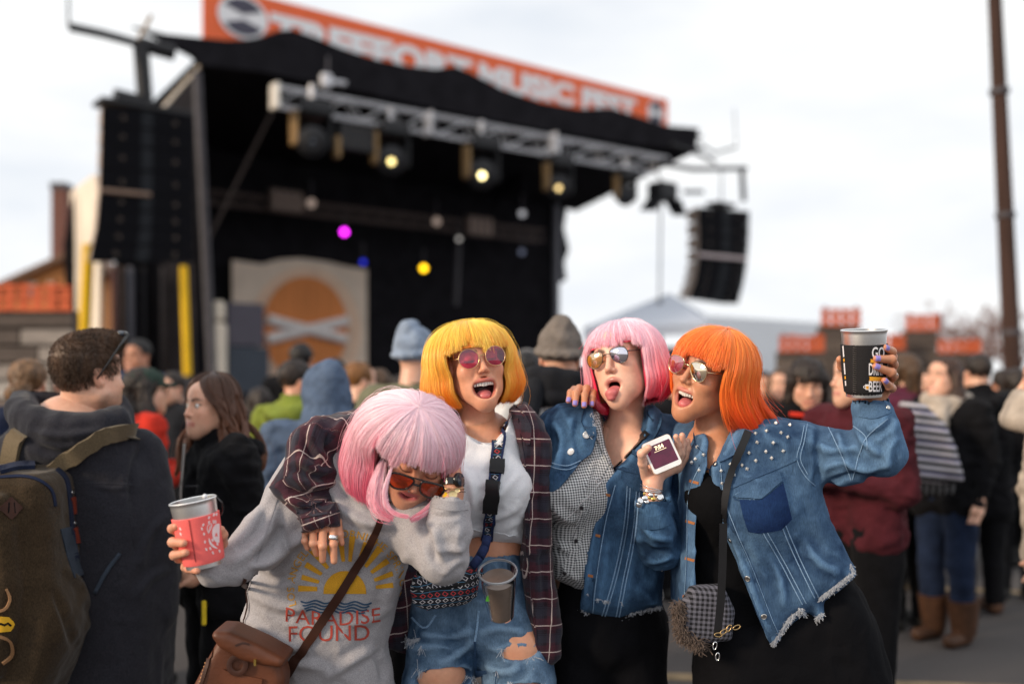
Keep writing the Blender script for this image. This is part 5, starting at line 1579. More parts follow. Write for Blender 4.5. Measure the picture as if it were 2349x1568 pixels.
skin_knee = limb_part([([W(1003, 1530, dB - .01), W(1004, 1640, dB)], [.086, .078]), ([W(1190, 1480, dB - .01), W(1195, 1640, dB)], [.088, .078])], .007)
mk('knee', skin_knee['V'], skin_knee['Q'], SK_B, pB, attrs=dict(tint=np.zeros((len(skin_knee['V']), 3))))
for x in (1005, 1190):
    c = W(x, 1975, dB + .04); mb = MB(); mb.ball(c + (0, -.03, .005), .06, 14, 9, (.8, 2.0, .75)); mb.build('shoe', mat('white_shoe', (.6, .6, .6), .6), pB, smooth=True)

# plaid shirt: hanging front, back, sleeve over the friend's shoulders
m_plaid = plaid_mat('plaid_flannel')
v = Vol((W(1130, 0, 3)[0], 2.62, .55), (W(1320, 0, 3)[0], 3.2, W(0, 920, dB)[2]), .006)
pan = [(1168, 938), (1205, 925), (1243, 965), (1262, 1010), (1268, 1100), (1266, 1300), (1284, 1400), (1290, 1500), (1262, 1528), (1222, 1540), (1214, 1480), (1205, 1400), (1194, 1270), (1197, 1150), (1186, 1045)]
v.slab([W(x, y, dB)[[0, 2]] for x, y in pan], dB + .055, .135, .05, 0)
plaid, sBp = garment('plaid_shirt', v, m_plaid, pB, lines=[
    ([(1215, 960), (1205, 1060), (1215, 1180), (1210, 1330)], .006, .012), ([(1245, 1010), (1235, 1150), (1245, 1300), (1260, 1450)], -.007, .010), ([(1260, 1100), (1230, 1130), (1205, 1125)], .005, .01), ([(1262, 1240), (1235, 1270), (1212, 1260)], .005, .01), ([(1225, 1330), (1232, 1430), (1240, 1520)], .006, .012)],
    noise=(.006, 7), fab=flat_fab(-3))
laid(sBp, 'placket', m_plaid, plaid, [(1180, 960), (1196, 1060), (1206, 1160), (1204, 1270), (1214, 1400), (1224, 1530)], 20, .003)
for y in (1100, 1230, 1360, 1480): button(sBp, plaid, np.interp(y, (960, 1160, 1400, 1530), (1180, 1206, 1214, 1224)), y, 4, mat('dark_button', (.03, .025, .03), .3))
laid(sBp, 'collar', m_plaid, plaid, [(1172, 942), (1188, 955), (1205, 985), (1212, 1020)], [34, 30, 26, 6], .006)
v = Vol((W(840, 0, 2.9)[0], 2.66, .6), (W(1010, 0, 2.9)[0], 3.25, W(0, 1230, 2.9)[2]), .007)
lp = [(965, 1240), (955, 1300), (942, 1400), (934, 1512), (900, 1508), (872, 1492), (872, 1400), (880, 1300), (900, 1240)]
v.slab([W(x, y, dB)[[0, 2]] for x, y in lp], dB + .09, .09, .035, 0)
o, s_ = garment('shirt_front', v, m_plaid, plaid, lines=[([(905, 1300), (900, 1400), (905, 1500)], -.006, .012)], noise=(.006, 7), fab=flat_fab(8))
# sleeve
arm = [W(1040, 985, dB + .1), W(930, 985, 2.86), W(810, 1000, 2.72), W(712, 1030, 2.56), W(690, 1085, 2.50), W(715, 1150, 2.48), W(737, 1215, 2.475)]
v = Vol((W(600, 0, 2.5)[0], 2.34, W(0, 1255, 2.5)[2]), (W(1060, 0, 2.9)[0], 3.06, W(0, 925, 2.6)[2]), .0055)
v.chain(arm[:4], [.085, .075, .070, .068], .03)
slv = [(835, 944), (781, 948), (712, 950), (682, 974), (661, 1030), (638, 1078), (617, 1112), (634, 1140), (662, 1172), (690, 1195), (768, 1178), (767, 1114), (772, 1045), (790, 1005), (840, 1000)]
v.slab([W(x, y, 2.53)[[0, 2]] for x, y in slv], 2.545, .075, .07, .02, tilt=(.22, 0))
cuff = [(672, 1168), (688, 1228), (740, 1220), (787, 1208), (770, 1150), (720, 1160)]
v.slab([W(x, y, 2.49)[[0, 2]] for x, y in cuff], 2.49, .05, .045, .004)
v.cap(W(736, 1200, 2.492), W(745, 1250, 2.492), .030, .036, .002, 's')
slo, sBs = garment('sleeve', v, m_plaid, plaid, lines=[
    ([(790, 952), (775, 990), (770, 1040)], .007, .010), ([(735, 955), (718, 1000), (735, 1050), (768, 1065)], .010, .012), ([(690, 985), (705, 1030), (745, 1060)], -.006, .010), ([(770, 1085), (725, 1075), (680, 1050)], .011, .012), ([(768, 1105), (715, 1110), (650, 1085)], .010, .011), ([(640, 1110), (690, 1135), (760, 1125)], -.008, .009), ([(650, 1130), (700, 1160), (762, 1145)], .010, .010), ([(755, 990), (748, 1020), (762, 1045)], -.008, .008), ([(760, 1060), (765, 1090), (755, 1120)], .006, .008)],
    noise=(.006, 10), fine=(.0015, 45), fab=tube_fab(arm, .075), smooth=1)
laid(sBs, 'cuff_band', m_plaid, slo, [(676, 1190), (725, 1182), (776, 1172)], 5, .003)
# rings on the hanging hand
for (px, py, ww, tl) in ((764, 1232, .011, .2), (765, 1243, .006, -.3)):
    c = W(px, py, 2.468); mb = MB(); mb.lathe([(.0122, -ww / 2), (.0132, -ww / 3), (.0132, ww / 3), (.0122, ww / 2), (.0112, ww / 2), (.0112, -ww / 2), (.0122, -ww / 2)], c, (tl * .4, .2, 1), 20)
    tag(mb.build('finger_ring', m_silver, None, smooth=True, sharp=40), 'wide hammered silver ring on the hanging index finger' if ww > .01 else 'thin silver ring just below the wide one on the hanging index finger', 'ring')
# woven strap with hip bag
m_navy = mat('navy_webbing', lin(30, 44, 84), .8, var=.25, scale=120, bump=.3, bscale=500)
m_blk = mat('black_buckle_plastic', (.012, .012, .014), .4)
def aztec_mat(name):
    m, nt, b = new_mat(name); N, L = nt.nodes, nt.links
    at, u, v = sep_attr(nt, 'fab')
    row = mth(nt, 'FLOOR', mth(nt, 'DIVIDE', v, .017))
    fv = mth(nt, 'ABSOLUTE', mth(nt, 'SUBTRACT', mth(nt, 'FRACT', mth(nt, 'DIVIDE', v, .017)), .5))
    fu = mth(nt, 'ABSOLUTE', mth(nt, 'SUBTRACT', mth(nt, 'FRACT', mth(nt, 'DIVIDE', u, .021)), .5))
    d = mth(nt, 'ADD', fu, fv)
    ring = mth(nt, 'MULTIPLY', mth(nt, 'GREATER_THAN', d, .26), mth(nt, 'LESS_THAN', d, .40))
    ln = mth(nt, 'GREATER_THAN', fv, .46)
    odd = mth(nt, 'MODULO', mth(nt, 'ABSOLUTE', row), 3)
    c = mixcol(nt, mth(nt, 'MULTIPLY', ring, .85), lin(22, 24, 34), lin(222, 220, 226))
    c = mixcol(nt, mth(nt, 'MULTIPLY', ring, mth(nt, 'COMPARE', odd, 1.0, .2)), c, lin(190, 60, 66))
    c = mixcol(nt, mth(nt, 'MULTIPLY', ln, .8), c, lin(90, 150, 190))
    L.new(c, b.inputs['Base Color']); b.inputs['Roughness'].default_value = .85
    tc = N.new('ShaderNodeTexCoord'); weave_bump(nt, b, tc.outputs['Object'], 600, .4)
    return m
m_az = aztec_mat('aztec_weave')
hb = empty('hip_bag', W(1020, 1400, 2.66)); tag(hb, 'black hip bag with white diamond pattern slung on a navy webbing strap', 'bag')
v = Vol((W(930, 0, 2.6)[0], 2.52, W(0, 1415, 2.66)[2]), (W(1120, 0, 2.75)[0], 2.86, W(0, 1270, 2.66)[2]), .005)
v.slab([W(x, y, 2.68)[[0, 2]] for x, y in [(950, 1318), (1000, 1335), (1060, 1315), (1092, 1290), (1100, 1330), (1096, 1372), (1050, 1392), (985, 1400), (948, 1385), (942, 1345)]], 2.69, .055, .05, 0, tilt=(.12, 0))
Vb, Qb = v.mesh(2); Vb = Vb + normals(Vb, Qb) * fbm(Vb, 22, 3)[:, None] * .004
mk('pouch', Vb, Qb, m_az, hb, attrs=dict(fab=flat_fab(4)(Vb))); sPouch = Surf(Vb, Qb)
laid(sPouch, 'zip', m_blk, hb, [(948, 1350), (1000, 1352), (1060, 1340), (1094, 1325)], 5, .003)
mb = MB(); sBt.ribbon([(1152, 930), (1147, 985), (1141, 1040), (1133, 1110), (1125, 1180), (1118, 1235)], 23, mb, .003, .006, 8); V1 = np.array(mb.V)
mk('strap', V1, mb.F, m_az, hb, smooth=False, attrs=dict(fab=np.stack([(V1[:, 0] + .25 * V1[:, 2]) * 1.0, V1[:, 2], V1[:, 1]], 1)))
for sg in (-1, 1):
    mb = MB(); sBt.ribbon([(1152 + sg * 11, 930), (1147 + sg * 11, 985), (1141 + sg * 11, 1040), (1133 + sg * 11, 1110), (1125 + sg * 11, 1180), (1118 + sg * 11, 1235)], 5, mb, .004, .006, 8); mb.build('strap_edge', m_navy, hb)
mb = MB(); st = [W(1118, 1232, 2.70), W(1112, 1255, 2.68), W(1100, 1278, 2.66), W(1082, 1300, 2.65)]
for i in range(3): mb.tube([st[i], st[i + 1]], .013, 8)
mb.build('strap_tail', m_navy, hb, smooth=True)
mb = MB(); sBt.ribbon([(1134, 1108), (1129, 1142), (1124, 1172)], [36, 30, 38], mb, .014, .009, 6); mb.build('buckle', m_blk, hb, smooth=True, sharp=40)
mb = MB(); sBt.ribbon([(1141, 1058), (1138, 1088)], 33, mb, .008, .009, 6); mb.build('strap_slider', m_blk, hb, smooth=True, sharp=40)
# clear plastic cup tucked at the strap
def plastic():
    m, nt, b = new_mat('clear_plastic'); b.inputs['Base Color'].default_value = (.9, .92, .93, 1); b.inputs['Roughness'].default_value = .12; b.inputs['Transmission Weight'].default_value = 1; b.inputs['IOR'].default_value = 1.12; return m
cp = W(1142, 1312, 2.56); up_ = unit(np.array((-.06, -.52, 1)))
cup = empty('plastic_cup', cp - up_ * .12); tag(cup, 'clear plastic cup of beer tucked against the hip bag strap', 'cup')
mb = MB(); mb.lathe([(.0475, .004), (.049, .006), (.0505, .003), (.0495, .0), (.0475, -.003), (.046, -.02), (.034, -.142), (.001, -.144)], cp, up_, 30)
mb.build('cup_wall', plastic(), cup, smooth=True, sharp=60)
mb = MB(); mb.lathe([(.001, -.022), (.0445, -.022), (.0335, -.140), (.001, -.141)], cp, up_, 28); mb.build('beer', mat('beer_liquid', lin(122, 106, 96), .15, spec=.6), cup, smooth=True, sharp=50)
mb = MB(); mb.lathe([(.0478, -.001), (.0508, .000), (.0508, .004), (.0478, .005)], cp, up_, 30); mb.build('cup_rim', mat('pale_plastic', (.42, .42, .44), .15, spec=.8), cup, smooth=True, sharp=60)
mb = MB(); c = cp - up_ * .075 + np.array((-.028, -.034, 0)); mb.poly([c + np.array((x, y * -.5, y)) for x, y in ((-.008, -.008), (.004, -.010), (.012, 0), (.004, .012), (-.004, .006))], (0, -.001, 0)); mb.build('green_print', mat('green_print', lin(96, 190, 60), .6), cup)
# ================================================================== woman in the pale pink wig, bending forward
dA = 2.62
SK_A = skin_mat('skin_pale_pink_wig', lin(218, 160, 132), lin(176, 44, 88))
# head bent down: face looks down to the camera's right
HA = make_head(W(966, 1031, 2.50), basis((0, -.78, -.62), (.37, -.58, .73)), .98, mouth=(.028, .017), zm=-.074, jaw=.008, smile=1.4,
               neck=[(W(915, 1080, 2.60), .052), (W(860, 1120, 2.68), .058)], chest=[])
# hand with the coral cup
hcA = make_hand([([W(470, 1245, 2.42), W(410, 1222, 2.415), W(395, 1212, 2.36), W(404, 1207, 2.325)], [.012, .0105, .0105, .0090]),
                 ([W(470, 1265, 2.42), W(406, 1250, 2.41), W(396, 1243, 2.345), W(421, 1245, 2.305)], [.012, .0108, .0112, .0092]),
                 ([W(470, 1280, 2.42), W(410, 1280, 2.40), W(400, 1273, 2.345), W(426, 1267, 2.305)], [.012, .0104, .0108, .0088]),
                 ([W(470, 1290, 2.42), W(425, 1300, 2.40), W(432, 1304, 2.36), W(452, 1309, 2.325)], [.011, .0100, .0096, .0078]),
                 ([W(490, 1275, 2.43), W(510, 1245, 2.41), W(511, 1226, 2.385), W(507, 1214, 2.375)], [.014, .0125, .0115, .0095])],
                [(W(500, 1303, 2.455), W(455, 1262, 2.435), .022, .026), (W(500, 1300, 2.455), W(480, 1250, 2.44), .022, .02), (W(545, 1290, 2.53), W(500, 1303, 2.455), .020, .022)],
                nails=[(1, (-.2, -1, .2), False), (2, (-.2, -1, .2), False)])
# hand held against the side of her head
hhA = make_hand([([W(1040, 1080, 2.52), W(1038, 1050, 2.55), W(1030, 1020, 2.57), W(1018, 1000, 2.58)], [.011, .010, .0095, .0080]),
                 ([W(1044, 1078, 2.54), W(1042, 1046, 2.57), W(1034, 1014, 2.59), W(1022, 992, 2.60)], [.011, .010, .0095, .0080]),
                 ([W(1044, 1080, 2.56), W(1042, 1052, 2.59), W(1034, 1022, 2.61), W(1022, 1004, 2.615)], [.011, .0095, .0090, .0076]),
                 ([W(1042, 1084, 2.58), W(1040, 1062, 2.60), W(1032, 1040, 2.62), W(1022, 1024, 2.63)], [.010, .0085, .0080, .0070]),
                 ([W(1034, 1112, 2.475), W(1030, 1092, 2.50), W(1024, 1074, 2.53)], [.012, .0105, .0085])],
                [(W(1038, 1128, 2.46), W(1042, 1085, 2.53), .025, .018), (W(1038, 1128, 2.46), W(1044, 1085, 2.57), .023, .017), (W(1036, 1190, 2.44), W(1038, 1125, 2.455), .027, .025)])
bodyA = limb_part([([W(850, 1120, 2.66), W(780, 1250, 2.70), W(740, 1500, 2.80)], [.09, .10, .11]), ([W(690, 1130, 2.68), W(620, 1220, 2.60), W(560, 1275, 2.53)], [.055, .04, .026]),
                   ([W(930, 1150, 2.60), W(1010, 1285, 2.46), W(1034, 1190, 2.44)], [.05, .036, .03]), ([W(700, 1540, 2.82), W(690, 1700, 2.84), W(690, 2060, 2.84)], [.09, .07, .04]), ([W(810, 1540, 2.82), W(820, 1700, 2.84), W(830, 2060, 2.84)], [.09, .07, .04])])
V, Q, at = merge([HA, hcA, hhA, bodyA])
pA = tag(mk('person', V, Q, SK_A, attrs=at), 'woman in pale pink bob wig and grey sweatshirt bending forward with a coral cup', 'person', 'women in coloured wigs')
add_mouth(HA, pA, True, False, tongue=([(0, .045, HA['zc'] - .012), (0, .07, HA['zc'] - .012)], [.014, .012]))
make_wig(pA, HA, (lin(255, 226, 235), lin(242, 112, 144)), 'pale_pink_wig_hair', rx=.134, ry=.128, top=.132, ze=.005, hem=-.165, fz=.036, flare=.16, curl=.14, seed=5, n=22000, fringe=(-50, 44), power=2.6, gdir=(-.05, -.02, -1), grav=1.1, back=-.012, part=(.03, .0), hook=.30, off=(-.020, -.006, .006), rxf=(.164, .130), hug=.30)
m_blk_rim = mat('black_acetate', (.012, .011, .012), .18, spec=.6)
wigA = [o for o in pA.children if o.name.startswith('wig')][0]
def lock(par, pts, n, spread, m, seed=1):
    """a loose lock of hair along given points"""
    rg = np.random.default_rng(seed); P = smooth_poly(Wl(pts), 5, closed=False); k = len(P)
    o = rg.normal(0, 1, (n, 1, 3)) * np.array((1, .8, 1)) * spread
    w = np.linspace(0, 1, k)[None, :, None]; S_ = P[None] + o * (.45 + .7 * np.sin(w * 3.14)) + rg.normal(0, .002, (n, 1, 3)) * w
    hairobj('loose_lock', S_, .00042, m, par, np.clip(np.linspace(.45, .88, k)[None] + rg.normal(0, .12, (n, 1)), 0, 1))
mwA = MATS['pale_pink_wig_hair']
lock(wigA, [(900, 1068, 2.40), (889, 1100, 2.375), (882, 1132, 2.37), (888, 1160, 2.365), (908, 1178, 2.36), (936, 1185, 2.36)], 120, .0020, mwA, 2)
lock(wigA, [(878, 1060, 2.43), (868, 1100, 2.41), (862, 1140, 2.40), (872, 1172, 2.39), (896, 1188, 2.385)], 300, .0075, mwA, 3)
lock(wigA, [(1006, 1130, 2.47), (996, 1150, 2.455), (982, 1168, 2.44), (962, 1182, 2.43), (944, 1190, 2.42)], 200, .0035, mwA, 4)
sunglasses(HA, 'black rimmed aviator sunglasses with orange lenses sliding down her nose', [(-.028, .012), (-.022, .022), (0, .025), (.026, .022), (.034, .008), (.030, -.012), (.014, -.025), (-.005, -.024), (-.021, -.013)],
           m_blk_rim, lens_mat('amber_lens', (.72, .15, .035), .02, .88), y=.118, zc=-.016, rim=.0028, sep=.037, browbar=True, templ=.002)
mb = MB(); c = HA['toW']((.074, .012, -.052)); mb.tube([c + HA['B'][1] * .016 * math.cos(t) + HA['B'][2] * .016 * math.sin(t) for t in np.linspace(0, 6.283, 20)], .0013, 6)
tag(mb.build('hoop_earring', m_brass, None, smooth=True), 'small gold hoop earring under the pale pink wig', 'earring')
mb = MB(); mb.ball(HA['toW']((.0085, .110, -.046)), .0022, 8, 6); tag(mb.build('nose_stud', m_silver, None, smooth=True), 'tiny silver nose stud below the amber lens', 'piercing')

# grey sweatshirt
m_sweat = heather_mat('grey_heather_fleece', lin(188, 185, 188), lin(146, 143, 148), 750)
m_rib = heather_mat('grey_rib_knit', lin(176, 173, 176), lin(136, 133, 138), 900, fold=.001)
v = Vol((W(420, 0, 2.4)[0], 2.30, W(0, 1660, 2.6)[2]), (W(1100, 0, 2.5)[0], 2.98, W(0, 970, 2.6)[2]), .0062)
tor = [(617, 1110), (655, 1045), (720, 1005), (800, 990), (880, 1015), (950, 1090), (965, 1180), (950, 1240), (934, 1294), (914, 1371), (888, 1461), (874, 1505), (888, 1575), (898, 1650), (640, 1650), (600, 1575), (545, 1505), (527, 1438), (543, 1390), (566, 1330), (584, 1300), (590, 1240), (596, 1180)]
v.slab([W(x, y, 2.62)[[0, 2]] for x, y in tor], 2.70, .135, .12, 0, tilt=(-.05, -.22))
v.ell(W(690, 1180, 2.60), (.10, .10, .09), .06); v.ell(W(860, 1190, 2.57), (.10, .09, .09), .06)
arm_l = [(690, 1085), (617, 1106), (588, 1150), (556, 1186), (518, 1243), (502, 1286), (492, 1302), (503, 1336), (535, 1331), (575, 1309), (625, 1290), (690, 1200)]
v.slab([W(x, y, 2.50)[[0, 2]] for x, y in arm_l], 2.53, .075, .07, .02, tilt=(.75, 0))
v.chain([W(930, 1150, 2.60), W(975, 1230, 2.53), W(1018, 1280, 2.45)], [.085, .074, .066], .03)
v.chain([W(1018, 1280, 2.45), W(1030, 1225, 2.435), W(1034, 1165, 2.44)], [.066, .056, .048], .012)
cuffl = [(505, 1283), (478, 1296), (444, 1312), (470, 1330), (508, 1337)]
v.slab([W(x, y, 2.43)[[0, 2]] for x, y in cuffl], 2.435, .046, .040, .006)
v.chain([W(600, 1255, 2.53), W(540, 1296, 2.47), W(488, 1313, 2.445)], [.062, .047, .040], .012)
v.cap(W(1034, 1175, 2.44), W(1038, 1120, 2.45), .036, .040, .002, 's')
v.ell(W(885, 1075, 2.53), (.075, .11, .065), .006, 's')
sweat, sA = garment('sweatshirt', v, m_sweat, pA, lines=[
    ([(600, 1160), (575, 1215), (530, 1260)], .006, .012), ([(640, 1150), (615, 1210), (570, 1265), (520, 1300)], .010, .013), ([(650, 1205), (610, 1265), (570, 1295)], -.009, .010), ([(560, 1290), (620, 1285), (680, 1240), (740, 1210)], .010, .013),
    ([(575, 1310), (630, 1330), (700, 1300)], -.008, .012), ([(560, 1350), (640, 1390), (720, 1390)], .007, .014), ([(545, 1410), (620, 1460), (720, 1500)], .008, .015), ([(600, 1540), (680, 1520), (760, 1540)], .007, .014), ([(870, 1480), (800, 1520), (740, 1560)], .008, .013),
    ([(905, 1380), (850, 1420), (790, 1430)], .006, .013), ([(935, 1270), (900, 1330), (880, 1400)], .007, .013), ([(760, 1110), (790, 1170), (850, 1200), (920, 1195)], .008, .014), ([(780, 1060), (800, 1120), (850, 1165)], .007, .012), ([(860, 1490), (875, 1530), (880, 1565)], -.007, .01),
    ([(965, 1200), (985, 1240), (1000, 1290)], -.009, .010), ([(1000, 1200), (1005, 1250), (1025, 1300)], .006, .010), ([(1060, 1200), (1050, 1240), (1060, 1290)], .005, .010), ([(985, 1180), (1020, 1185), (1060, 1178)], -.006, .007), ([(1072, 1250), (1040, 1262), (1000, 1255)], .006, .010), ([(1015, 1320), (1045, 1290), (1070, 1285)], .005, .009)],
    noise=(.006, 7), fine=(.001, 38), smooth=2)
laid(sA, 'neck_rib', m_rib, sweat, [(775, 1030), (782, 1068), (808, 1112), (850, 1148), (890, 1165)], 15, .0025)
laid(sA, 'cuff_rib', m_rib, sweat, [(992, 1152), (1030, 1160), (1072, 1158)], 22, .002)
laid(sA, 'shoulder_seam', m_rib, sweat, [(668, 1060), (640, 1130), (618, 1200), (588, 1290)], 3, .0012)
laid(sA, 'side_seam', m_rib, sweat, [(580, 1315), (560, 1380), (540, 1440)], 3, .0012)
# print on the chest
m_gold_p = mat('mustard_print', lin(214, 158, 44), .9, var=.18, scale=500)
m_rust_p = mat('rust_print', lin(176, 74, 62), .9, var=.18, scale=500)
m_blue_p = mat('navy_print', lin(56, 84, 112), .9, var=.18, scale=500)
pc = np.array((796.0, 1352.0))
def laidp(name, m, poly, step=5): return laid_patch(sA, name, m, sweat, poly, .0006, .0010, step)
laidp('sun_print', m_gold_p, [(pc[0] - 5 + 49 * math.cos(t), pc[1] + 6 - 50 * math.sin(t)) for t in np.linspace(-.05, math.pi + .05, 22)])
for i, (a, r0, r1, w0, w1) in enumerate(((178, 68, 112, 5, 7), (164, 66, 108, 4, 6), (148, 68, 112, 4, 7), (131, 66, 122, 4, 8), (113, 66, 112, 4, 7), (97, 66, 118, 4, 7), (84, 66, 124, 4, 7), (67, 66, 118, 4, 8), (52, 68, 124, 4, 8), (36, 68, 116, 4, 7), (20, 66, 112, 4, 6), (6, 66, 106, 4, 6))):
    c, s = math.cos(R(a)), math.sin(R(a)); n = np.array((s, c))
    P0 = pc + np.array((c, -s)) * r0; P1 = pc + np.array((c, -s)) * r1
    laidp('ray_print', m_gold_p, [P0 - n * w0, P1 - n * w1, P1 + n * w1, P0 + n * w0], 6)
for k in range(4):
    laid(sA, 'wave_print', m_blue_p, sweat, [(690 + 9 * i + k * 4, 1378 + k * 7 + 3.2 * math.sin(i * 1.25 + k) + i * .25) for i in range(19 - k)], 3.6, .0006, .0011, step=4)
def arc_fn(r, a_mid, sgn=1):
    def f(x, y):
        a = R(a_mid) - x / r; rr = r + y; return pc[0] + rr * math.cos(a), pc[1] - rr * math.sin(a)
    return f
for w_, a_ in (('LOS ANGELES', 161), ('CALIFORNIA', 94), ('THE SPRING OF', 26)): lettering(sA, 'lettering', m_gold_p, sweat, w_, arc_fn(128, a_), 25, .014, .0016, 1.06)
for a_ in (128, 62): x_, y_ = arc_fn(128, a_)(0, 0); laidp('dot_print', m_gold_p, [(x_ + 2.6 * math.cos(t), y_ + 2.6 * math.sin(t)) for t in np.linspace(0, 6.28, 10, endpoint=False)], 2)
def par_fn(x, y):
    return 763 + x * 1.07, 1408 - y + 11 * (1 - (x / 110.0) ** 2)
lettering(sA, 'slogan_lettering', m_rust_p, sweat, 'PARADISE', par_fn, 47, .05, .0016, 1.0)
lettering(sA, 'slogan_lettering', m_rust_p, sweat, 'FOUND', lambda x, y: (754 + x * 1.04, 1453 - y - .02 * x), 52, .05, .0016, 1.0)
# dark trousers below the hem
v = Vol((W(560, 0, 2.7)[0], 2.6, 0), (W(960, 0, 2.7)[0], 3.05, W(0, 1480, 2.7)[2]), .011)
v.chain([W(770, 1560, 2.80), W(770, 1620, 2.82)], [.15, .16], .03); v.chain([W(700, 1620, 2.82), W(690, 1800, 2.84), W(690, 2080, 2.86)], [.105, .08, .06], .02); v.chain([W(830, 1620, 2.82), W(835, 1800, 2.84), W(840, 2080, 2.86)], [.105, .08, .06], .02)
garment('trousers', v, black_cloth('black_jersey'), pA)
for x in (690, 840):
    c = W(x, 2090, 2.85); mb = MB(); mb.ball((c[0], c[1] - .04, .04), .055, 14, 9, (.8, 2.2, .75)); mb.build('shoe', mat('black_shoe', (.02, .02, .02), .5), pA, smooth=True)

# coral cup with steel tumbler
m_steel = mat('brushed_steel', (.88, .87, .86), .36, 1.0, var=.08, scale=40, stretch=(40, 40, 1))
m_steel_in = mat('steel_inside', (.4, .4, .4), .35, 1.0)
def tumbler(label, rim_c, axis, r0, r1, L, sl0, sl1, m_slv, n=44, sleeve_label=None, bulge=0.0, group='steel tumblers in foam sleeves'):
    """conical steel cup with rolled rim inside an open foam sleeve"""
    ax = unit(axis); t = empty('steel_cup', rim_c - ax * L); tag(t, label, 'cup', group)
    rr = lambda h: r0 + (r1 - r0) * h / L
    mb = MB(); mb.lathe([(rr(0) - .002, .0005), (rr(0) + .0005, .0022), (rr(0) + .0022, .0), (rr(0) + .0008, -.0022), (rr(.01), -.006)] + [(rr(h), -h) for h in np.linspace(.01, L, 8)] + [(.001, -L)], rim_c, ax, n); mb.build('tumbler', m_steel, t, smooth=True, sharp=60)
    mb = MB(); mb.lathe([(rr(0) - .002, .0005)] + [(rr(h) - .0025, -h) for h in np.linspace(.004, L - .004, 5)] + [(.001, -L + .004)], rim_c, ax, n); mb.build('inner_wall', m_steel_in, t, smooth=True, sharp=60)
    mb = MB(); mb.lathe([(rr(sl0) + .0005, -sl0 + .0005), (rr(sl0) + .0042, -sl0)] + [(rr(h) + .0044 + bulge * math.sin(math.pi * (h - sl0) / (sl1 - sl0)), -h) for h in np.linspace(sl0 + .002, sl1 - .002, 10)] + [(rr(sl1) + .0036, -sl1), (rr(sl1), -sl1 + .001)], rim_c, ax, n)
    o = mb.build('foam_sleeve', m_slv, t, smooth=True, sharp=50)
    return t, o, Surf(np.array(mb.V), mb.F)
m_coral = mat('coral_neoprene', lin(250, 112, 108), .85, var=.05, scale=300, bump=.25, bscale=900, bdist=.0006)
axA = unit(np.array((-.165, -.05, .985)))
cupA, slvA, sCA = tumbler('steel cup in coral pink foam sleeve with white leaf print', W(442, 1147, 2.36) , axA, .0535, .043, .158, .036, .148, m_coral)
mb = MB(); mb.tube([W(497, 1140, 2.36), W(509, 1152, 2.36), W(512, 1168, 2.37), W(508, 1180, 2.38)], .0022, 6); mb.build('cord_loop', m_blk_rim, cupA, smooth=True)
mb = MB(); mb.ball(W(470, 1138, 2.31), .006, 8, 6); mb.build('foam_drop', m_white_knit, cupA, smooth=True)
m_wprint = mat('white_cup_print', lin(250, 226, 226), .8, var=.05, scale=100)
def cprint(name, poly, m=m_wprint, step=4, s=sCA, par=slvA, eps=.0006): return laid_patch(s, name, m, par, poly, .0004, eps, step)
laid(sCA, 'stitched_seam', mat('coral_seam', lin(150, 60, 58), .9), slvA, [(431, 1177), (437, 1215), (443, 1250), (449, 1288)], 2, .0006, .0004)
for (x, y, a) in ((414, 1212, 1), (415, 1224, 1), (479, 1186, -1), (479, 1197, -.8), (466, 1203, -.8), (463, 1212, .8), (468, 1224, 0), (470, 1242, .3), (473, 1259, 1), (482, 1257, .8), (488, 1267, 1), (490, 1180, -.5), (496, 1179, -.3), (487, 1238, .6), (498, 1247, .6), (503, 1263, .5)):
    cprint('petal_print', [(x + 2.2 * math.cos(t) + a * 1.2 * math.sin(t), y + 3.8 * math.sin(t)) for t in np.linspace(0, 6.28, 10, endpoint=False)], step=2)
laid(sCA, 'leaf_print', m_wprint, slvA, [(478, 1222), (475, 1212), (477, 1204), (484, 1200), (485, 1207), (482, 1214), (478, 1222)], 1.6, .0004, .0006, step=2)
laid(sCA, 'leaf_print', m_wprint, slvA, [(478, 1223), (480, 1212), (483, 1204)], 1.4, .0004, .0006, step=2)
laid(sCA, 'branch_print', m_wprint, slvA, [(479, 1234), (482, 1244), (489, 1252), (498, 1257)], [2, 5, 5, 2], .0004, .0006, step=3)
cprint('emblem_print', [(500 + 14 * math.cos(t), 1222 + 22 * math.sin(t)) for t in np.linspace(R(80), R(282), 16)], step=3)
laid(sCA, 'emblem_letter', m_coral, slvA, [(493, 1230), (495, 1221), (497, 1230)], 1.6, .0004, .0014, step=2, sm=False)
for k in range(3): laid(sCA, 'lettering', m_wprint, slvA, [(488 + k * 3, 1192), (489 + k * 3, 1200)], 2, .0004, .0006, step=2)

# leather satchel and strap
m_lea = mat('brown_leather', lin(100, 56, 34), .5, var=.35, scale=9, bump=.35, bscale=160, spec=.45)
m_lead = mat('dark_leather', lin(64, 36, 26), .55, var=.3, scale=12, bump=.3, bscale=200)
sb = empty('leather_satchel', W(560, 1560, 2.52)); tag(sb, 'brown leather satchel with ring patch hanging on a dark strap across the grey sweatshirt', 'bag')
v = Vol((W(420, 0, 2.5)[0], 2.36, W(0, 1680, 2.5)[2]), (W(690, 0, 2.55)[0], 2.72, W(0, 1420, 2.5)[2]), .0055)
v.slab([W(x, y, 2.5)[[0, 2]] for x, y in [(502, 1462), (520, 1440), (640, 1520), (650, 1560), (640, 1660), (470, 1660), (440, 1580), (470, 1520)]], 2.54, .05, .022, 0, tilt=(.1, 0))
Vb, Qb = v.mesh(2); mk('bag_body', Vb, Qb, m_lea, sb); sBag = Surf(Vb, Qb)
v = Vol((W(420, 0, 2.5)[0], 2.34, W(0, 1680, 2.5)[2]), (W(690, 0, 2.55)[0], 2.74, W(0, 1420, 2.5)[2]), .0055)
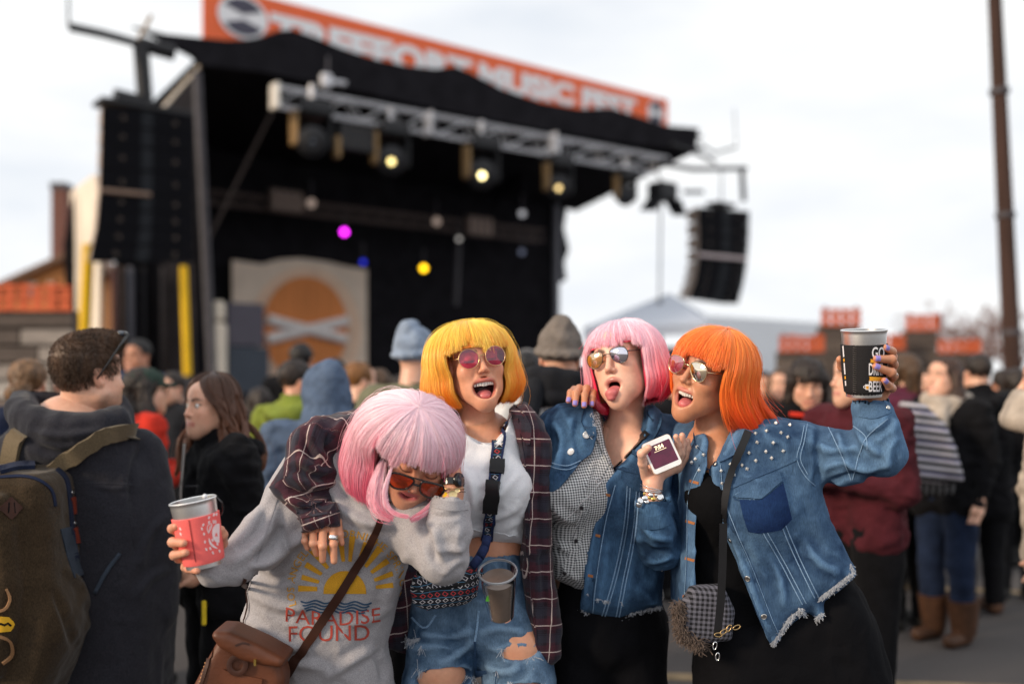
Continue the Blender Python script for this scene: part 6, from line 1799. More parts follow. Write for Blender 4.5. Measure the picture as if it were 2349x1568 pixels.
v.slab([W(x, y, 2.5)[[0, 2]] for x, y in [(492, 1450), (500, 1438), (530, 1440), (600, 1474), (657, 1508), (650, 1528), (600, 1520), (560, 1508), (510, 1478)]], 2.53, .066, .018, 0, tilt=(.1, 0))
Vf, Qf = v.mesh(2); mk('flap', Vf, Qf, m_lea, sb); sFl = Surf(Vf, Qf)
h, n_ = sBag.hit(546, 1523, .004); mb = MB()
mb.lathe([(.0145, 0), (.0135, .005), (.020, .007), (.027, .005), (.0275, 0), (.0145, 0)], h, n_ + np.array((0, -.3, .1)), 28); mb.build('ring_patch', m_lead, sb, smooth=True, sharp=50)
laid(sBag, 'side_edge', m_lead, sb, [(492, 1462), (478, 1520), (458, 1580)], 7, .004)
for i in range(14):
    f = i / 13; h, n_ = sBag.hit(488 - 34 * f, 1470 + 108 * f, .002); mb = MB(); mb.ball(h, .0022, 6, 4); mb.build('stitch', mat('tan_thread', lin(190, 140, 96), .8), sb)
laid(sBag, 'pocket_flap', m_lea, sb, [(505, 1545), (520, 1552), (560, 1562), (600, 1570)], 30, .005)
h, n_ = sFl.hit(586, 1516, .003); mb = MB(); mb.box(h, (.006, .006, .016)); mb.build('clasp', mat('gold_clasp', (.8, .55, .15), .25, 1.0), sb)
laid(sFl, 'scuff', m_lead, sb, [(540, 1480), (556, 1474), (572, 1478)], 4, .001)
st_line = [(892, 1150), (870, 1200), (845, 1255), (815, 1305), (780, 1362), (745, 1415), (705, 1475), (668, 1530), (640, 1580)]
mb = MB(); sA.ribbon(st_line, [10, 15, 18, 19, 20, 20, 20, 21, 22], mb, .0035, .004, 9); mb.build('shoulder_strap', m_lead, sb, smooth=True, sharp=40)
mb = MB(); sA.ribbon([(560, 1325), (552, 1360), (541, 1400), (528, 1450)], 6, mb, .003, .003, 8); mb.build('rear_strap', m_lead, sb, smooth=True, sharp=40)
# watch and bangles at her wrist
wt = empty('wristwatch', W(1040, 1110, 2.42)); tag(wt, 'black wristwatch on the wrist beside the amber glasses', 'watch')
ax = unit(W(1036, 1150, 2.45) - W(1038, 1085, 2.47))
mb = MB(); mb.lathe([(.027, -.009), (.030, -.008), (.030, .008), (.027, .009)], W(1038, 1106, 2.46), ax, 24); mb.build('band', m_blk_rim, wt, smooth=True, sharp=40)
mb = MB(); mb.lathe([(.001, .004), (.016, .004), (.018, .001), (.018, -.006), (.001, -.006)], W(1054, 1100, 2.435), (.85, -.5, .1), 20); mb.build('case', m_blk_rim, wt, smooth=True, sharp=40)
mb = MB(); mb.lathe([(.015, .0046), (.001, .0050)], W(1054, 1100, 2.435), (.85, -.5, .1), 20); mb.build('crystal', m_glass_dark if 'm_glass_dark' in globals() else m_blk_rim, wt, smooth=True)
for k, (r, dz, lab) in enumerate(((.031, 1120, 'gold bangle with a round medal at the wrist beside the amber glasses'), (.033, 1127, 'thin dark cord bracelet below the gold bangle'))):
    c = W(1037, dz, 2.452); a, b_ = frame(ax); P = [c + r * (a * math.cos(t) + b_ * math.sin(t) * 1.0) + ax * .006 * math.sin(t) for t in np.linspace(0, 6.283, 28)]
    t = empty('bracelet', c); tag(t, lab, 'bracelet')
    mb = MB(); mb.tube(P, .0014 if k == 0 else .0010, 6); mb.build('band', m_brass if k == 0 else m_blk_rim, t, smooth=True)
    if k == 0:
        for (x, y, r2, m_) in ((1039, 1133, .0105, m_brass), (1049, 1124, .006, m_brass)):
            mb = MB(); mb.lathe([(.001, .001), (r2 * .7, .001), (r2, .002), (r2, -.001), (.001, -.001)], W(x, y, 2.408), (.1, -1, .15), 18); mb.build('medal', mat('gold_medal', (.75, .58, .30), .3, .9), t, smooth=True, sharp=40)
        mb = MB(); mb.poly([W(x, y, 2.405) for x, y in ((1020, 1128), (1026, 1131), (1025, 1136), (1018, 1140), (1016, 1136), (1020, 1133))], (0, .004, 0)); mb.build('tassel', m_yel if 'm_yel' in globals() else m_brass, t)
# ================================================================== woman in the hot pink wig, tongue out, phone in hand
dC = 2.90
SK_C = skin_mat('skin_hot_pink_wig', lin(238, 190, 166), lin(158, 62, 74))
HC = make_head(W(1428, 826, dC), basis((-.52, -.86, .06), (-.20, .06, 1)), .97, mouth=(.025, .026), zm=-.072, jaw=.018, smile=.2,
               neck=[(W(1436, 885, dC + .05), .050), (W(1440, 985, dC + .07), .054), (W(1440, 1020, dC + .06), .068)],
               chest=[(W(1430, 1050, dC + .05), (.15, .07, .10)), (W(1410, 1110, dC + .035), (.10, .07, .08))])
pfr = 2.66
hC = make_hand([([W(1482, 1092, 2.70), W(1474, 1062, 2.665), W(1472, 1040, 2.645), W(1487, 1027, 2.63)], [.0145, .0120, .0115, .0098]),
                ([W(1545, 1068, 2.715), W(1556, 1040, 2.70), W(1556, 1020, 2.69), W(1551, 1001, 2.675)], [.0115, .0105, .0095, .0078]),
                ([W(1552, 1070, 2.72), W(1564, 1040, 2.715), W(1567, 1018, 2.71), W(1565, 998, 2.70)], [.0115, .0105, .0098, .0082]),
                ([W(1555, 1075, 2.73), W(1573, 1048, 2.73), W(1578, 1028, 2.725), W(1577, 1010, 2.72)], [.0115, .0105, .0095, .0078])],
               [(W(1497, 1112, 2.70), W(1505, 1080, 2.715), .024, .026), (W(1505, 1085, 2.715), W(1553, 1068, 2.725), .024, .017), (W(1498, 1180, 2.70), W(1497, 1108, 2.70), .026, .024)],
               nails=[(2, (.8, .3, .3), False)])
bodyC = limb_part([([W(1440, 1030, dC + .09), W(1420, 1200, dC + .1), W(1400, 1400, dC + .1)], [.11, .11, .13]), ([W(1530, 1010, dC + .06), W(1520, 1250, dC - .06), W(1498, 1180, 2.71)], [.05, .036, .026]),
                   ([W(1310, 1000, dC + .08), W(1275, 1190, dC + .16), W(1290, 1330, dC + .14)], [.05, .036, .03]), ([W(1340, 1420, dC + .1), W(1340, 1600, dC + .08), W(1335, 1960, dC + .12)], [.08, .065, .04]), ([W(1450, 1420, dC + .1), W(1455, 1600, dC + .08), W(1460, 1960, dC + .12)], [.08, .065, .04])])
V, Q, at = merge([HC, hC, bodyC])
pC = tag(mk('person', V, Q, SK_C, attrs=at), 'woman in hot pink bob wig sticking her tongue out and holding up a phone', 'person', 'women in coloured wigs')
add_mouth(HC, pC, False, False, tongue=([(.0, .045, HC['zc'] - .016), (.001, .088, HC['zc'] - .015), (.004, .107, HC['zc'] - .024), (.006, .110, HC['zc'] - .038)], [.013, .0135, .0135, .0100]))
make_wig(pC, HC, (lin(255, 222, 235), lin(255, 24, 84)), 'hot_pink_wig_hair', rx=.128, ry=.122, top=.120, ze=.0, hem=-.125, fz=.034, flare=.20, curl=.14, seed=8, n=20000, fringe=(-50, 50), power=2.6, back=-.02, hook=.9, hug=.12, hemf=lambda ph: np.where(ph > 0, -.012, 0))
av = [(-.024, .012), (-.012, .019), (.008, .020), (.024, .014), (.030, .000), (.026, -.016), (.013, -.026), (-.004, -.024), (-.019, -.010)]
sunglasses(HC, 'mirrored aviator sunglasses flashing blue and orange on the hot pink wigged woman', av, mat('dark_gunmetal', (.08, .07, .07), .3, .9),
           [lens_mat('orange_mirror_lens', (.85, .40, .06), .45, .55, (1, .86, .66)), lens_mat('blue_mirror_lens', (.03, .04, .10), .80, .2, (.92, .90, 1.0))], rim=.0012, sep=.036, zc=.002, y=.108, tilt=.10, dome=.005)
# gingham shirt
m_ging = gingham_mat('gingham_cotton')
v = Vol((W(1230, 0, 3)[0], 2.62, W(0, 1440, dC)[2]), (W(1560, 0, 3)[0], 3.2, W(0, 920, dC)[2]), .006)
sh = [(1270, 985), (1330, 945), (1380, 930), (1480, 930), (1520, 985), (1525, 1380), (1440, 1415), (1332, 1362), (1262, 1328), (1256, 1200), (1254, 1140)]
v.slab([W(x, y, dC)[[0, 2]] for x, y in sh], dC + .05, .125, .10, 0)
v.ell(W(1320, 1125, dC - .06), (.10, .085, .095), .06); v.ell(W(1430, 1120, dC - .03), (.10, .085, .095), .06)
v.slab([W(x, y, dC)[[0, 2]] for x, y in [(1365, 900), (1378, 950), (1386, 1010), (1402, 1080), (1420, 1085), (1458, 1045), (1486, 990), (1500, 900)]], dC - .05, .17, .004, .006, 's')
ging, sCg = garment('gingham_shirt', v, m_ging, pC, lines=[([(1370, 1020), (1350, 1100), (1335, 1180), (1310, 1320)], .004, .008), ([(1270, 1160), (1300, 1190), (1330, 1190)], .006, .012), ([(1275, 1240), (1300, 1260), (1320, 1255)], .005, .01), ([(1290, 1300), (1310, 1320), (1335, 1330)], .004, .01)], fab=flat_fab(6, .35), noise=(.005, 8))
laid(sCg, 'placket', m_ging, ging, [(1388, 1060), (1365, 1100), (1345, 1150), (1325, 1230), (1298, 1325)], 22, .0025)
for (x, y) in ((1335, 1164), (1322, 1240), (1296, 1314)): button(sCg, ging, x, y, 5, mat('dark_button', (.03, .025, .03), .3))
laid(sCg, 'collar', m_ging, ging, [(1372, 950), (1380, 985), (1392, 1030), (1402, 1072)], [30, 34, 26, 6], .006)
laid(sCg, 'collar', m_ging, ging, [(1492, 955), (1480, 1000), (1455, 1045), (1425, 1078)], [26, 30, 24, 6], .006)
# denim jacket
m_denC = denim_mat('mid_blue_denim', lin(27, 46, 73), lin(72, 104, 137), scale=6)
v = Vol((W(1225, 0, 3)[0], 2.56, W(0, 1450, dC)[2]), (W(1590, 0, 3)[0], 3.2, W(0, 900, dC)[2]), .006)
jk = [(1254, 975), (1285, 933), (1350, 925), (1420, 935), (1500, 930), (1545, 975), (1560, 1060), (1556, 1200), (1530, 1300), (1519, 1392), (1480, 1402), (1452, 1408), (1418, 1425), (1374, 1419), (1325, 1402), (1280, 1330), (1262, 1200), (1250, 1100)]
v.slab([W(x, y, dC)[[0, 2]] for x, y in jk], dC + .055, .15, .11, 0)
v.ell(W(1450, 1130, dC - .05), (.10, .085, .11), .06); v.ell(W(1310, 1100, dC - .07), (.09, .075, .08), .06)
v.ell(W(1290, 990, dC + .05), (.085, .10, .075), .05)
opn = [(1372, 880), (1366, 947), (1372, 1000), (1356, 1040), (1335, 1055), (1300, 1098), (1256, 1138), (1215, 1180), (1200, 1500), (1328, 1500), (1331, 1398), (1342, 1308), (1353, 1240), (1364, 1175), (1381, 1103), (1435, 1053), (1468, 1010), (1486, 960), (1492, 880)]
v.slab([W(x, y, dC - .05)[[0, 2]] for x, y in opn], 2.72, .26, .006, .006, 's')
v.chain([W(1530, 1015, dC + .05), W(1535, 1130, dC), W(1517, 1255, 2.76)], [.085, .075, .068], .02)
v.chain([W(1517, 1248, 2.76), W(1505, 1215, 2.71), W(1497, 1160, 2.70)], [.066, .060, .050], .012)
v.cap(W(1497, 1180, 2.70), W(1497, 1130, 2.70), .036, .042, .002, 's')
jackC, sCj = garment('denim_jacket', v, m_denC, pC, lines=[
    ([(1475, 1200), (1500, 1230), (1545, 1235)], .007, .010), ([(1465, 1240), (1500, 1265), (1548, 1262)], -.006, .010), ([(1480, 1285), (1510, 1285), (1545, 1270)], .007, .010), ([(1540, 1060), (1530, 1120), (1545, 1180)], .007, .012),
    ([(1270, 965), (1290, 1010), (1275, 1080)], .007, .012), ([(1330, 950), (1320, 1000), (1335, 1045)], -.006, .010), ([(1400, 1200), (1390, 1290), (1375, 1390)], .004, .014), ([(1450, 1180), (1430, 1290), (1410, 1400)], -.005, .014)], amp=.006, noise=(.005, 8))
def seams(s, par, lines, m=m_seam, w=2.2, dbl=None):
    for ln in lines:
        laid(s, 'seam', m, par, ln, w, .0013)
        if dbl: laid(s, 'seam', m, par, [(x + dbl[0], y + dbl[1]) for x, y in ln], w, .0013)
laid(sCj, 'front_placket', m_denC, jackC, [(1396, 1112), (1378, 1178), (1366, 1245), (1356, 1310), (1346, 1396)], 26, .0035)
laid(sCj, 'yoke_seam', m_denC, jackC, [(1404, 1068), (1440, 1078), (1500, 1092)], 9, .002)
seams(sCj, jackC, [[(1412, 1112), (1393, 1180), (1380, 1250), (1368, 1330), (1360, 1405)]], m_seam, 2)
seams(sCj, jackC, [[(1440, 1090), (1432, 1200), (1408, 1320), (1380, 1415)], [(1462, 1092), (1452, 1220), (1430, 1330), (1412, 1420)]], m_seam, 2.4, (7, 1))
seams(sCj, jackC, [[(1262, 1060), (1300, 1068), (1332, 1056)], [(1258, 1068), (1300, 1077), (1330, 1064)], [(1366, 950), (1374, 1005), (1352, 1045), (1300, 1100)]], m_seam, 2)
laid_patch(sCj, 'pocket_flap', m_denC, jackC, [(1425, 1082), (1500, 1096), (1498, 1112), (1462, 1128), (1430, 1108)], .004)
laid(sCj, 'collar', m_denC, jackC, [(1500, 938), (1502, 965), (1482, 1005), (1455, 1045)], [30, 38, 34, 12], .007)
laid(sCj, 'collar', m_denC, jackC, [(1356, 934), (1350, 965), (1358, 1000)], [30, 34, 14], .007)
for (x, y, r) in ((1345, 997, 8.5), (1310, 1036, 8.5)): button(sCj, jackC, x, y, r, mat('white_button', (.75, .75, .76), .25, .3))
for (x, y) in ((1389, 1133), (1366, 1226), (1349, 1318)): laid(sCj, 'buttonhole', m_copper, jackC, [(x - 11, y - 2), (x + 11, y + 3)], 6, .0012, sm=False)
fray(sCj, jackC, [(1330, 1400), (1374, 1417), (1418, 1423), (1452, 1407), (1518, 1391)], .007, 420)
fray(sCj, jackC, [(1356, 948), (1362, 975), (1352, 1000)], .014, 60); fray(sCj, jackC, [(1488, 1035), (1498, 1050)], .022, 50)
laid(sCj, 'cuff', m_denC, jackC, [(1462, 1190), (1495, 1200), (1538, 1186)], 30, .003)
# black trousers
v = Vol((W(1235, 0, 3)[0], 2.66, 0), (W(1560, 0, 3)[0], 3.24, W(0, 1310, dC)[2]), .010)
v.chain([W(1395, 1350, dC + .08), W(1395, 1440, dC + .09)], [.13, .15], .03, sc=(.88, 1, 1))
v.chain([W(1335, 1440, dC + .08), W(1330, 1600, dC + .06), W(1330, 1960, dC + .12)], [.105, .09, .06], .02); v.chain([W(1455, 1440, dC + .08), W(1462, 1600, dC + .06), W(1465, 1960, dC + .12)], [.105, .09, .06], .02)
m_blkden = black_cloth('black_stretch_denim', (.0045, .0045, .006))
garment('trousers', v, m_blkden, pC, noise=(.004, 9))
for x in (1330, 1465):
    c = W(x, 1975, dC + .1); mb = MB(); mb.ball((c[0], c[1] - .04, .04), .055, 14, 9, (.8, 2.2, .75)); mb.build('shoe', mat('black_shoe', (.02, .02, .02), .5), pC, smooth=True)
# shoulder strap running into a chain
cs = empty('chain_strap', W(1368, 1108, dC - .16)); tag(cs, 'thin bag strap turning into silver chain across the gingham shirt', 'strap')
mb = MB(); sCj.ribbon([(1486, 992), (1445, 1035), (1410, 1070), (1385, 1098)], 12, mb, .003, .004, 7); mb.build('leather_strap', m_blk, cs, smooth=True, sharp=40)
P = []
for i in range(60):
    f = i / 59; x = 1376 - 126 * f; y = 1108 + 122 * f + 6 * math.sin(f * 3.1); h, n_ = sCg.hit(x, y, .004); P.append(h)
mb = MB()
for i in range(59):
    a, b_ = P[i], P[i + 1]; d = (b_ - a); q = np.array((0, 0, .0022)) if i % 2 else np.array((.0014, -.0014, .0012))
    mb.tube([a - d * .15, (a + b_) / 2 + q, b_ + d * .15, (a + b_) / 2 - q, a - d * .15], .0008, 5)
mb.build('chain', m_silver, cs, smooth=True)
h, n_ = sCg.hit(1372, 1104, .006); mb = MB(); mb.tube([h + np.array((.008 * math.cos(t), 0, .008 * math.sin(t))) for t in np.linspace(0, 6.283, 16)], .0014, 6); mb.build('ring', m_silver, cs, smooth=True)
# phone
ph = empty('phone', W(1519, 1041, pfr)); tag(ph, 'white phone showing 7:54 on its dark screen in a raised hand', 'phone')
A_, B_, C2, D2 = W(1482, 1017, pfr + .012), W(1543, 991, pfr + .012), W(1556.5, 1064, pfr - .012), W(1491, 1092, pfr - .012)
ux = unit(B_ - A_); uz = unit((A_ - D2) - ux * np.dot(A_ - D2, ux)); nn = np.cross(ux, uz)
if nn[1] > 0: nn = -nn
pc_ = (A_ + B_ + C2 + D2) / 4; pw, phh = (np.linalg.norm(B_ - A_) + np.linalg.norm(C2 - D2)) / 2, (np.linalg.norm(A_ - D2) + np.linalg.norm(B_ - C2)) / 2
def rrect(w, hgt, r, n=6):
    o = []
    for (sx, sz, a0) in ((1, 1, 0), (-1, 1, 90), (-1, -1, 180), (1, -1, 270)):
        for i in range(n + 1):
            t = R(a0 + 90 * i / n); o.append((sx * (w / 2 - r) + r * math.cos(t), sz * (hgt / 2 - r) + r * math.sin(t)))
    return o
def plate(name, w, hgt, r, off, th, m, cz=0.0, par=ph):
    mb = MB(); mb.poly([pc_ + ux * x + uz * (z + cz) + nn * off for x, z in rrect(w, hgt, r)], -nn * th); return mb.build(name, m, par)
plate('case_back', pw * 1.04, phh * 1.03, .010, -.004, .005, mat('rose_gold_case', (.62, .42, .30), .35, .6))
plate('body', pw, phh, .009, .0, .007, mat('white_glass', (.82, .83, .85), .12, spec=.6))
m_scr, nt_, b_ = new_mat('phone_screen')
tc = nt_.nodes.new('ShaderNodeTexCoord'); no = nt_.nodes.new('ShaderNodeTexNoise'); no.inputs['Scale'].default_value = 28; nt_.links.new(tc.outputs['Object'], no.inputs[0])
nt_.links.new(mixcol(nt_, no.outputs['Fac'], (.002, .002, .004), (.055, .004, .018)), b_.inputs['Base Color']); b_.inputs['Roughness'].default_value = .08
nt_.links.new(mixcol(nt_, no.outputs['Fac'], (.004, .002, .006), (.10, .006, .03)), b_.inputs['Emission Color']); b_.inputs['Emission Strength'].default_value = .8
scr = plate('screen', pw * .87, phh * .70, .002, .0006, .0005, m_scr, cz=.0)
m_clock = emis('clock_glow', (1, .82, .5), 1.0) if 'emis' in globals() else m_white_knit
Vt, Ft = text_polys('7:54', .0145, .0006); mk('clock_digits', [pc_ + ux * (x * 1.0 + .001) + uz * (y + phh * .225) + nn * .0012 for x, y in Vt], Ft, m_clock, scr, smooth=False)
mb = MB(); mb.poly([pc_ + ux * x + uz * (z + phh * .12) + nn * .0012 for x, z in ((-.016, 0), (.018, 0), (.018, .0012), (-.016, .0012))], nn * .0002); mb.build('date_line', m_clock, scr)
# bangles
cB = W(1496, 1122, 2.70); axB = unit(W(1500, 1090, 2.70) - W(1495, 1150, 2.70))
bt = empty('charm_bracelet', cB); tag(bt, 'stacked silver bangles with dangling charms on the wrist below the phone', 'bracelet')
a, b_ = frame(axB)
for k in range(4):
    c = cB + axB * (-.004 + .0035 * k); r = .033 + .0012 * (k % 2)
    tl = random.uniform(-.2, .2)
    mb = MB(); mb.tube([c + r * (a * math.cos(t) + b_ * math.sin(t)) + axB * r * tl * math.sin(t + k) for t in np.linspace(0, 6.283, 30)], .0012, 6); mb.build('bangle', m_silver, bt, smooth=True)
for (x, y, r, m_) in ((1470, 1148, .010, m_silver), (1466, 1158, .008, m_silver), (1480, 1142, .008, m_silver), (1484, 1150, .006, m_silver), (1514, 1140, .0105, m_silver), (1493, 1136, .007, m_silver), (1499, 1144, .006, mat('gold_clasp', (.8, .55, .15), .25, 1.0)), (1490, 1141, .005, mat('gold_clasp', (.8, .55, .15), .25, 1.0)), (1478, 1132, .004, mat('gold_clasp', (.8, .55, .15), .25, 1.0)), (1505, 1136, .005, m_silver)):
    p = W(x, y, 2.655); mb = MB(); mb.lathe([(.0005, r * .35), (r * .6, r * .3), (r * .95, .0005), (r * .6, -r * .3), (.0005, -r * .35)], p, (random.uniform(-.3, .3), -1, random.uniform(-.3, .3)), 12); mb.build('charm', m_, bt, smooth=True, sharp=30)
# ================================================================== woman in the orange wig, raising a black cup
dD = 2.74
SK_D = skin_mat('skin_orange_wig', lin(206, 146, 112), lin(206, 120, 112))
HD = make_head(W(1631, 851, dD), basis((-.74, -.66, .08), (.05, -.34, 1)), .97, mouth=(.034, .034), zm=-.072, jaw=.020, smile=1.2,
               neck=[(W(1640, 905, dD + .03), .050), (W(1640, 990, dD + .05), .052), (W(1645, 1030, dD + .05), .066)],
               chest=[(W(1640, 1060, dD + .045), (.12, .065, .085))])
hD = make_hand([([W(2040, 850, 2.62), W(2048, 818, 2.60), W(2046, 806, 2.565), W(2031, 797, 2.54)], [.0125, .0108, .0108, .0088]),
                ([W(2040, 862, 2.62), W(2050, 836, 2.595), W(2046, 824, 2.545), W(2010, 822, 2.53)], [.0125, .0112, .0112, .0090]),
                ([W(2038, 875, 2.62), W(2050, 862, 2.595), W(2045, 854, 2.545), W(2009, 840, 2.53)], [.0125, .0110, .0112, .0090]),
                ([W(2032, 888, 2.62), W(2046, 890, 2.60), W(2040, 886, 2.56), W(2029, 872, 2.535)], [.0120, .0102, .0102, .0082]),
                ([W(2000, 888, 2.66), W(1955, 865, 2.665), W(1932, 840, 2.645), W(1927, 824, 2.625)], [.0150, .0128, .0118, .0098])],
               [(W(2005, 915, 2.64), W(2038, 850, 2.635), .026, .017), (W(2005, 915, 2.64), W(2034, 885, 2.63), .026, .018), (W(2000, 915, 2.64), W(2000, 885, 2.66), .022, .017), (W(1990, 985, 2.63), W(2003, 912, 2.64), .026, .026)],
               nails=[(i, (-.15, -1, .15), True) for i in range(4)])
hD2 = make_hand([([W(1330, 912, 2.97), W(1317, 893, 2.90), W(1309, 900, 2.86), W(1304, 919, 2.845)], [.0105, .0100, .0096, .0080]),
                 ([W(1342, 910, 2.96), W(1329, 890, 2.89), W(1322, 902, 2.85), W(1319, 926, 2.835)], [.0110, .0106, .0100, .0084]),
                 ([W(1355, 908, 2.96), W(1346, 890, 2.89), W(1341, 906, 2.85), W(1340, 930, 2.83)], [.0110, .0104, .0098, .0082]),
                 ([W(1368, 910, 2.96), W(1362, 896, 2.90), W(1359, 910, 2.86), W(1358, 928, 2.845)], [.0100, .0092, .0088, .0074])],
                [(W(1380, 935, 3.05), W(1340, 910, 2.97), .022, .016), (W(1390, 930, 3.05), W(1365, 908, 2.96), .022, .015), (W(1430, 960, 3.10), W(1385, 932, 3.05), .024, .023)],
                nails=[(i, (-.1, -1, .1), True) for i in range(4)])
bodyD = limb_part([([W(1645, 1040, dD + .08), W(1690, 1200, dD + .08), W(1800, 1400, dD + .08)], [.10, .105, .13]), ([W(1800, 1010, dD + .05), W(2010, 1040, 2.64), W(1995, 960, 2.635)], [.05, .036, .028]),
                   ([W(1590, 1020, dD + .12), W(1500, 1000, 3.02), W(1420, 955, 3.10)], [.045, .035, .025]), ([W(1760, 1450, dD + .08), W(1700, 1620, dD + .06), W(1690, 1980, dD + .1)], [.09, .07, .042]), ([W(1900, 1450, dD + .08), W(1940, 1620, dD + .06), W(1950, 1980, dD + .1)], [.09, .07, .042])])
V, Q, at = merge([HD, hD, hD2, bodyD])
pD = tag(mk('person', V, Q, SK_D, attrs=at), 'laughing woman in orange bob wig and studded denim jacket raising a black cup', 'person', 'women in coloured wigs')
add_mouth(HD, pD, True, False, tongue=([(0, .040, HD['zc'] - .020), (0, .066, HD['zc'] - .018), (0, .080, HD['zc'] - .021)], [.016, .016, .012]))
make_wig(pD, HD, (lin(255, 156, 66), lin(255, 80, 10)), 'orange_wig_hair', rx=.125, ry=.128, top=.124, ze=.005, hem=-.150, fz=.032, flare=.16, curl=.10, seed=12, n=21000, fringe=(-52, 52), power=1.8, back=-.012, hook=.5, hug=.10, swing=(.11, .02, 0), hemf=lambda ph: np.where(np.abs(ph) > 110, .03, -.012))
sunglasses(HD, 'gold rimmed mirrored aviator sunglasses on the orange wigged woman', [(-.025, .012), (-.013, .021), (.008, .022), (.026, .015), (.032, .000), (.028, -.018), (.014, -.028), (-.004, -.026), (-.020, -.010)], mat('polished_gold', (.83, .62, .36), .15, 1.0),
           [lens_mat('pink_mirror_lens', (.55, .06, .12), .30, .4, (1, .85, .8)), lens_mat('gold_mirror_lens', (.12, .08, .05), .86, .15, (1.0, .88, .70))], rim=.0015, sep=.037, zc=.002, y=.110, templ=.0014, tilt=.12, dome=.005)
c = HD['toW']((-.082, -.010, -.062)); mb = MB(); mb.tube([c + HD['B'][1] * .027 * math.cos(t) + HD['B'][2] * .034 * math.sin(t) - HD['B'][2] * .012 for t in np.linspace(0, 6.283, 26)], .0014, 6)
tag(mb.build('hoop_earring', mat('polished_gold', (.83, .62, .36), .15, 1.0), None, smooth=True), 'large thin gold hoop earring under the orange wig', 'earring')
# black top
m_blktop = black_cloth('black_cotton', (.004, .004, .005))
v = Vol((W(1560, 0, 2.7)[0], 2.5, W(0, 1560, dD)[2]), (W(2000, 0, 2.8)[0], 3.05, W(0, 1000, dD)[2]), .008)
v.slab([W(x, y, dD)[[0, 2]] for x, y in [(1590, 1050), (1630, 1062), (1655, 1058), (1740, 1040), (1860, 1120), (1930, 1300), (1940, 1420), (1800, 1520), (1640, 1520), (1590, 1400), (1585, 1200)]], dD + .06, .11, .09, 0)
v.ell(W(1640, 1150, dD - .03), (.085, .08, .09), .06)
v.ell(W(1640, 1035, dD - .06), (.055, .10, .06), .01, 's')
garment('black_top', v, m_blktop, pD, noise=(.005, 8))
# cropped denim jacket
m_denD = denim_mat('light_blue_denim', lin(38, 60, 91), lin(87, 117, 149), scale=5)
m_denDd = denim_mat('dark_pocket_denim', lin(22, 40, 78), lin(34, 58, 100), scale=9)
v = Vol((W(1530, 0, 2.7)[0], 2.44, W(0, 1500, dD)[2]), (W(2110, 0, 2.7)[0], 3.1, W(0, 900, 2.62)[2]), .006)
jk = [(1574, 1040), (1600, 995), (1660, 975), (1740, 955), (1800, 958), (1860, 972), (1890, 1050), (1880, 1115), (1898, 1186), (1931, 1253), (1954, 1300), (1957, 1314), (1929, 1336), (1879, 1372), (1888, 1408), (1860, 1425), (1840, 1400), (1812, 1419), (1779, 1469), (1768, 1482), (1700, 1450), (1594, 1406), (1551, 1397), (1553, 1290), (1559, 1197), (1568, 1110)]
v.slab([W(x, y, dD)[[0, 2]] for x, y in jk], dD + .05, .145, .075, 0)
v.ell(W(1740, 1170, dD - .055), (.10, .08, .10), .06)
opn = [(1640, 960), (1628, 1000), (1628, 1058), (1604, 1130), (1600, 1253), (1594, 1420), (1590, 1560), (1800, 1560), (1768, 1482), (1746, 1425), (1718, 1352), (1690, 1280), (1660, 1214), (1637, 1142), (1630, 1070), (1664, 1030), (1690, 985), (1690, 960)]
v.slab([W(x, y, dD - .08)[[0, 2]] for x, y in opn], 2.60, .24, .004, .005, 's')
v.chain([W(1850, 1035, dD + .03), W(1940, 1050, 2.68), W(2020, 1035, 2.61)], [.080, .074, .066], .025)
v.chain([W(2018, 1040, 2.61), W(2012, 985, 2.61), W(1998, 935, 2.63)], [.066, .058, .052], .015)
v.chain([W(1590, 1020, dD + .13), W(1500, 1005, 3.04), W(1425, 962, 3.11)], [.070, .055, .048], .02)
v.cap(W(2000, 960, 2.625), W(1996, 895, 2.63), .040, .044, .002, 's')
jackD, sDj = garment('denim_jacket', v, m_denD, pD, lines=[
    ([(1880, 1080), (1930, 1060), (1990, 1075), (2050, 1060)], .008, .011), ([(1890, 1110), (1950, 1090), (2010, 1095)], -.007, .009), ([(1855, 1000), (1890, 1030), (1950, 1030), (1985, 1010)], .007, .012), ([(1920, 990), (1935, 1030), (1960, 1080)], .007, .010), ([(1965, 985), (1990, 1020), (2030, 1050)], .007, .010), ([(2060, 1000), (2040, 1030), (2035, 1080)], .007, .010), ([(2050, 950), (2030, 985), (1985, 1005)], -.006, .009),
    ([(1870, 1120), (1880, 1060), (1870, 1000)], -.007, .010), ([(1760, 1270), (1790, 1330), (1800, 1400)], .006, .013), ([(1840, 1230), (1880, 1290), (1930, 1310)], .006, .014), ([(1700, 1240), (1740, 1330), (1770, 1430)], -.005, .014), ([(1620, 1000), (1610, 1040), (1590, 1060)], .005, .01)], amp=.006, noise=(.005, 8))
laid(sDj, 'front_placket', m_denD, jackD, [(1640, 1075), (1648, 1140), (1672, 1210), (1702, 1280), (1730, 1350), (1758, 1422), (1778, 1470)], 24, .0035)
laid(sDj, 'front_placket', m_denD, jackD, [(1617, 1070), (1593, 1135), (1589, 1253), (1583, 1400)], 24, .0035)
seams(sDj, jackD, [[(1652, 1065), (1660, 1135), (1684, 1205), (1714, 1275), (1742, 1345), (1770, 1417), (1790, 1462)], [(1605, 1070), (1580, 1135), (1577, 1253), (1570, 1398)]], m_seam, 1.8)
laid(sDj, 'yoke_seam', m_denD, jackD, [(1662, 1124), (1720, 1098), (1790, 1068), (1828, 1050)], 8, .002)
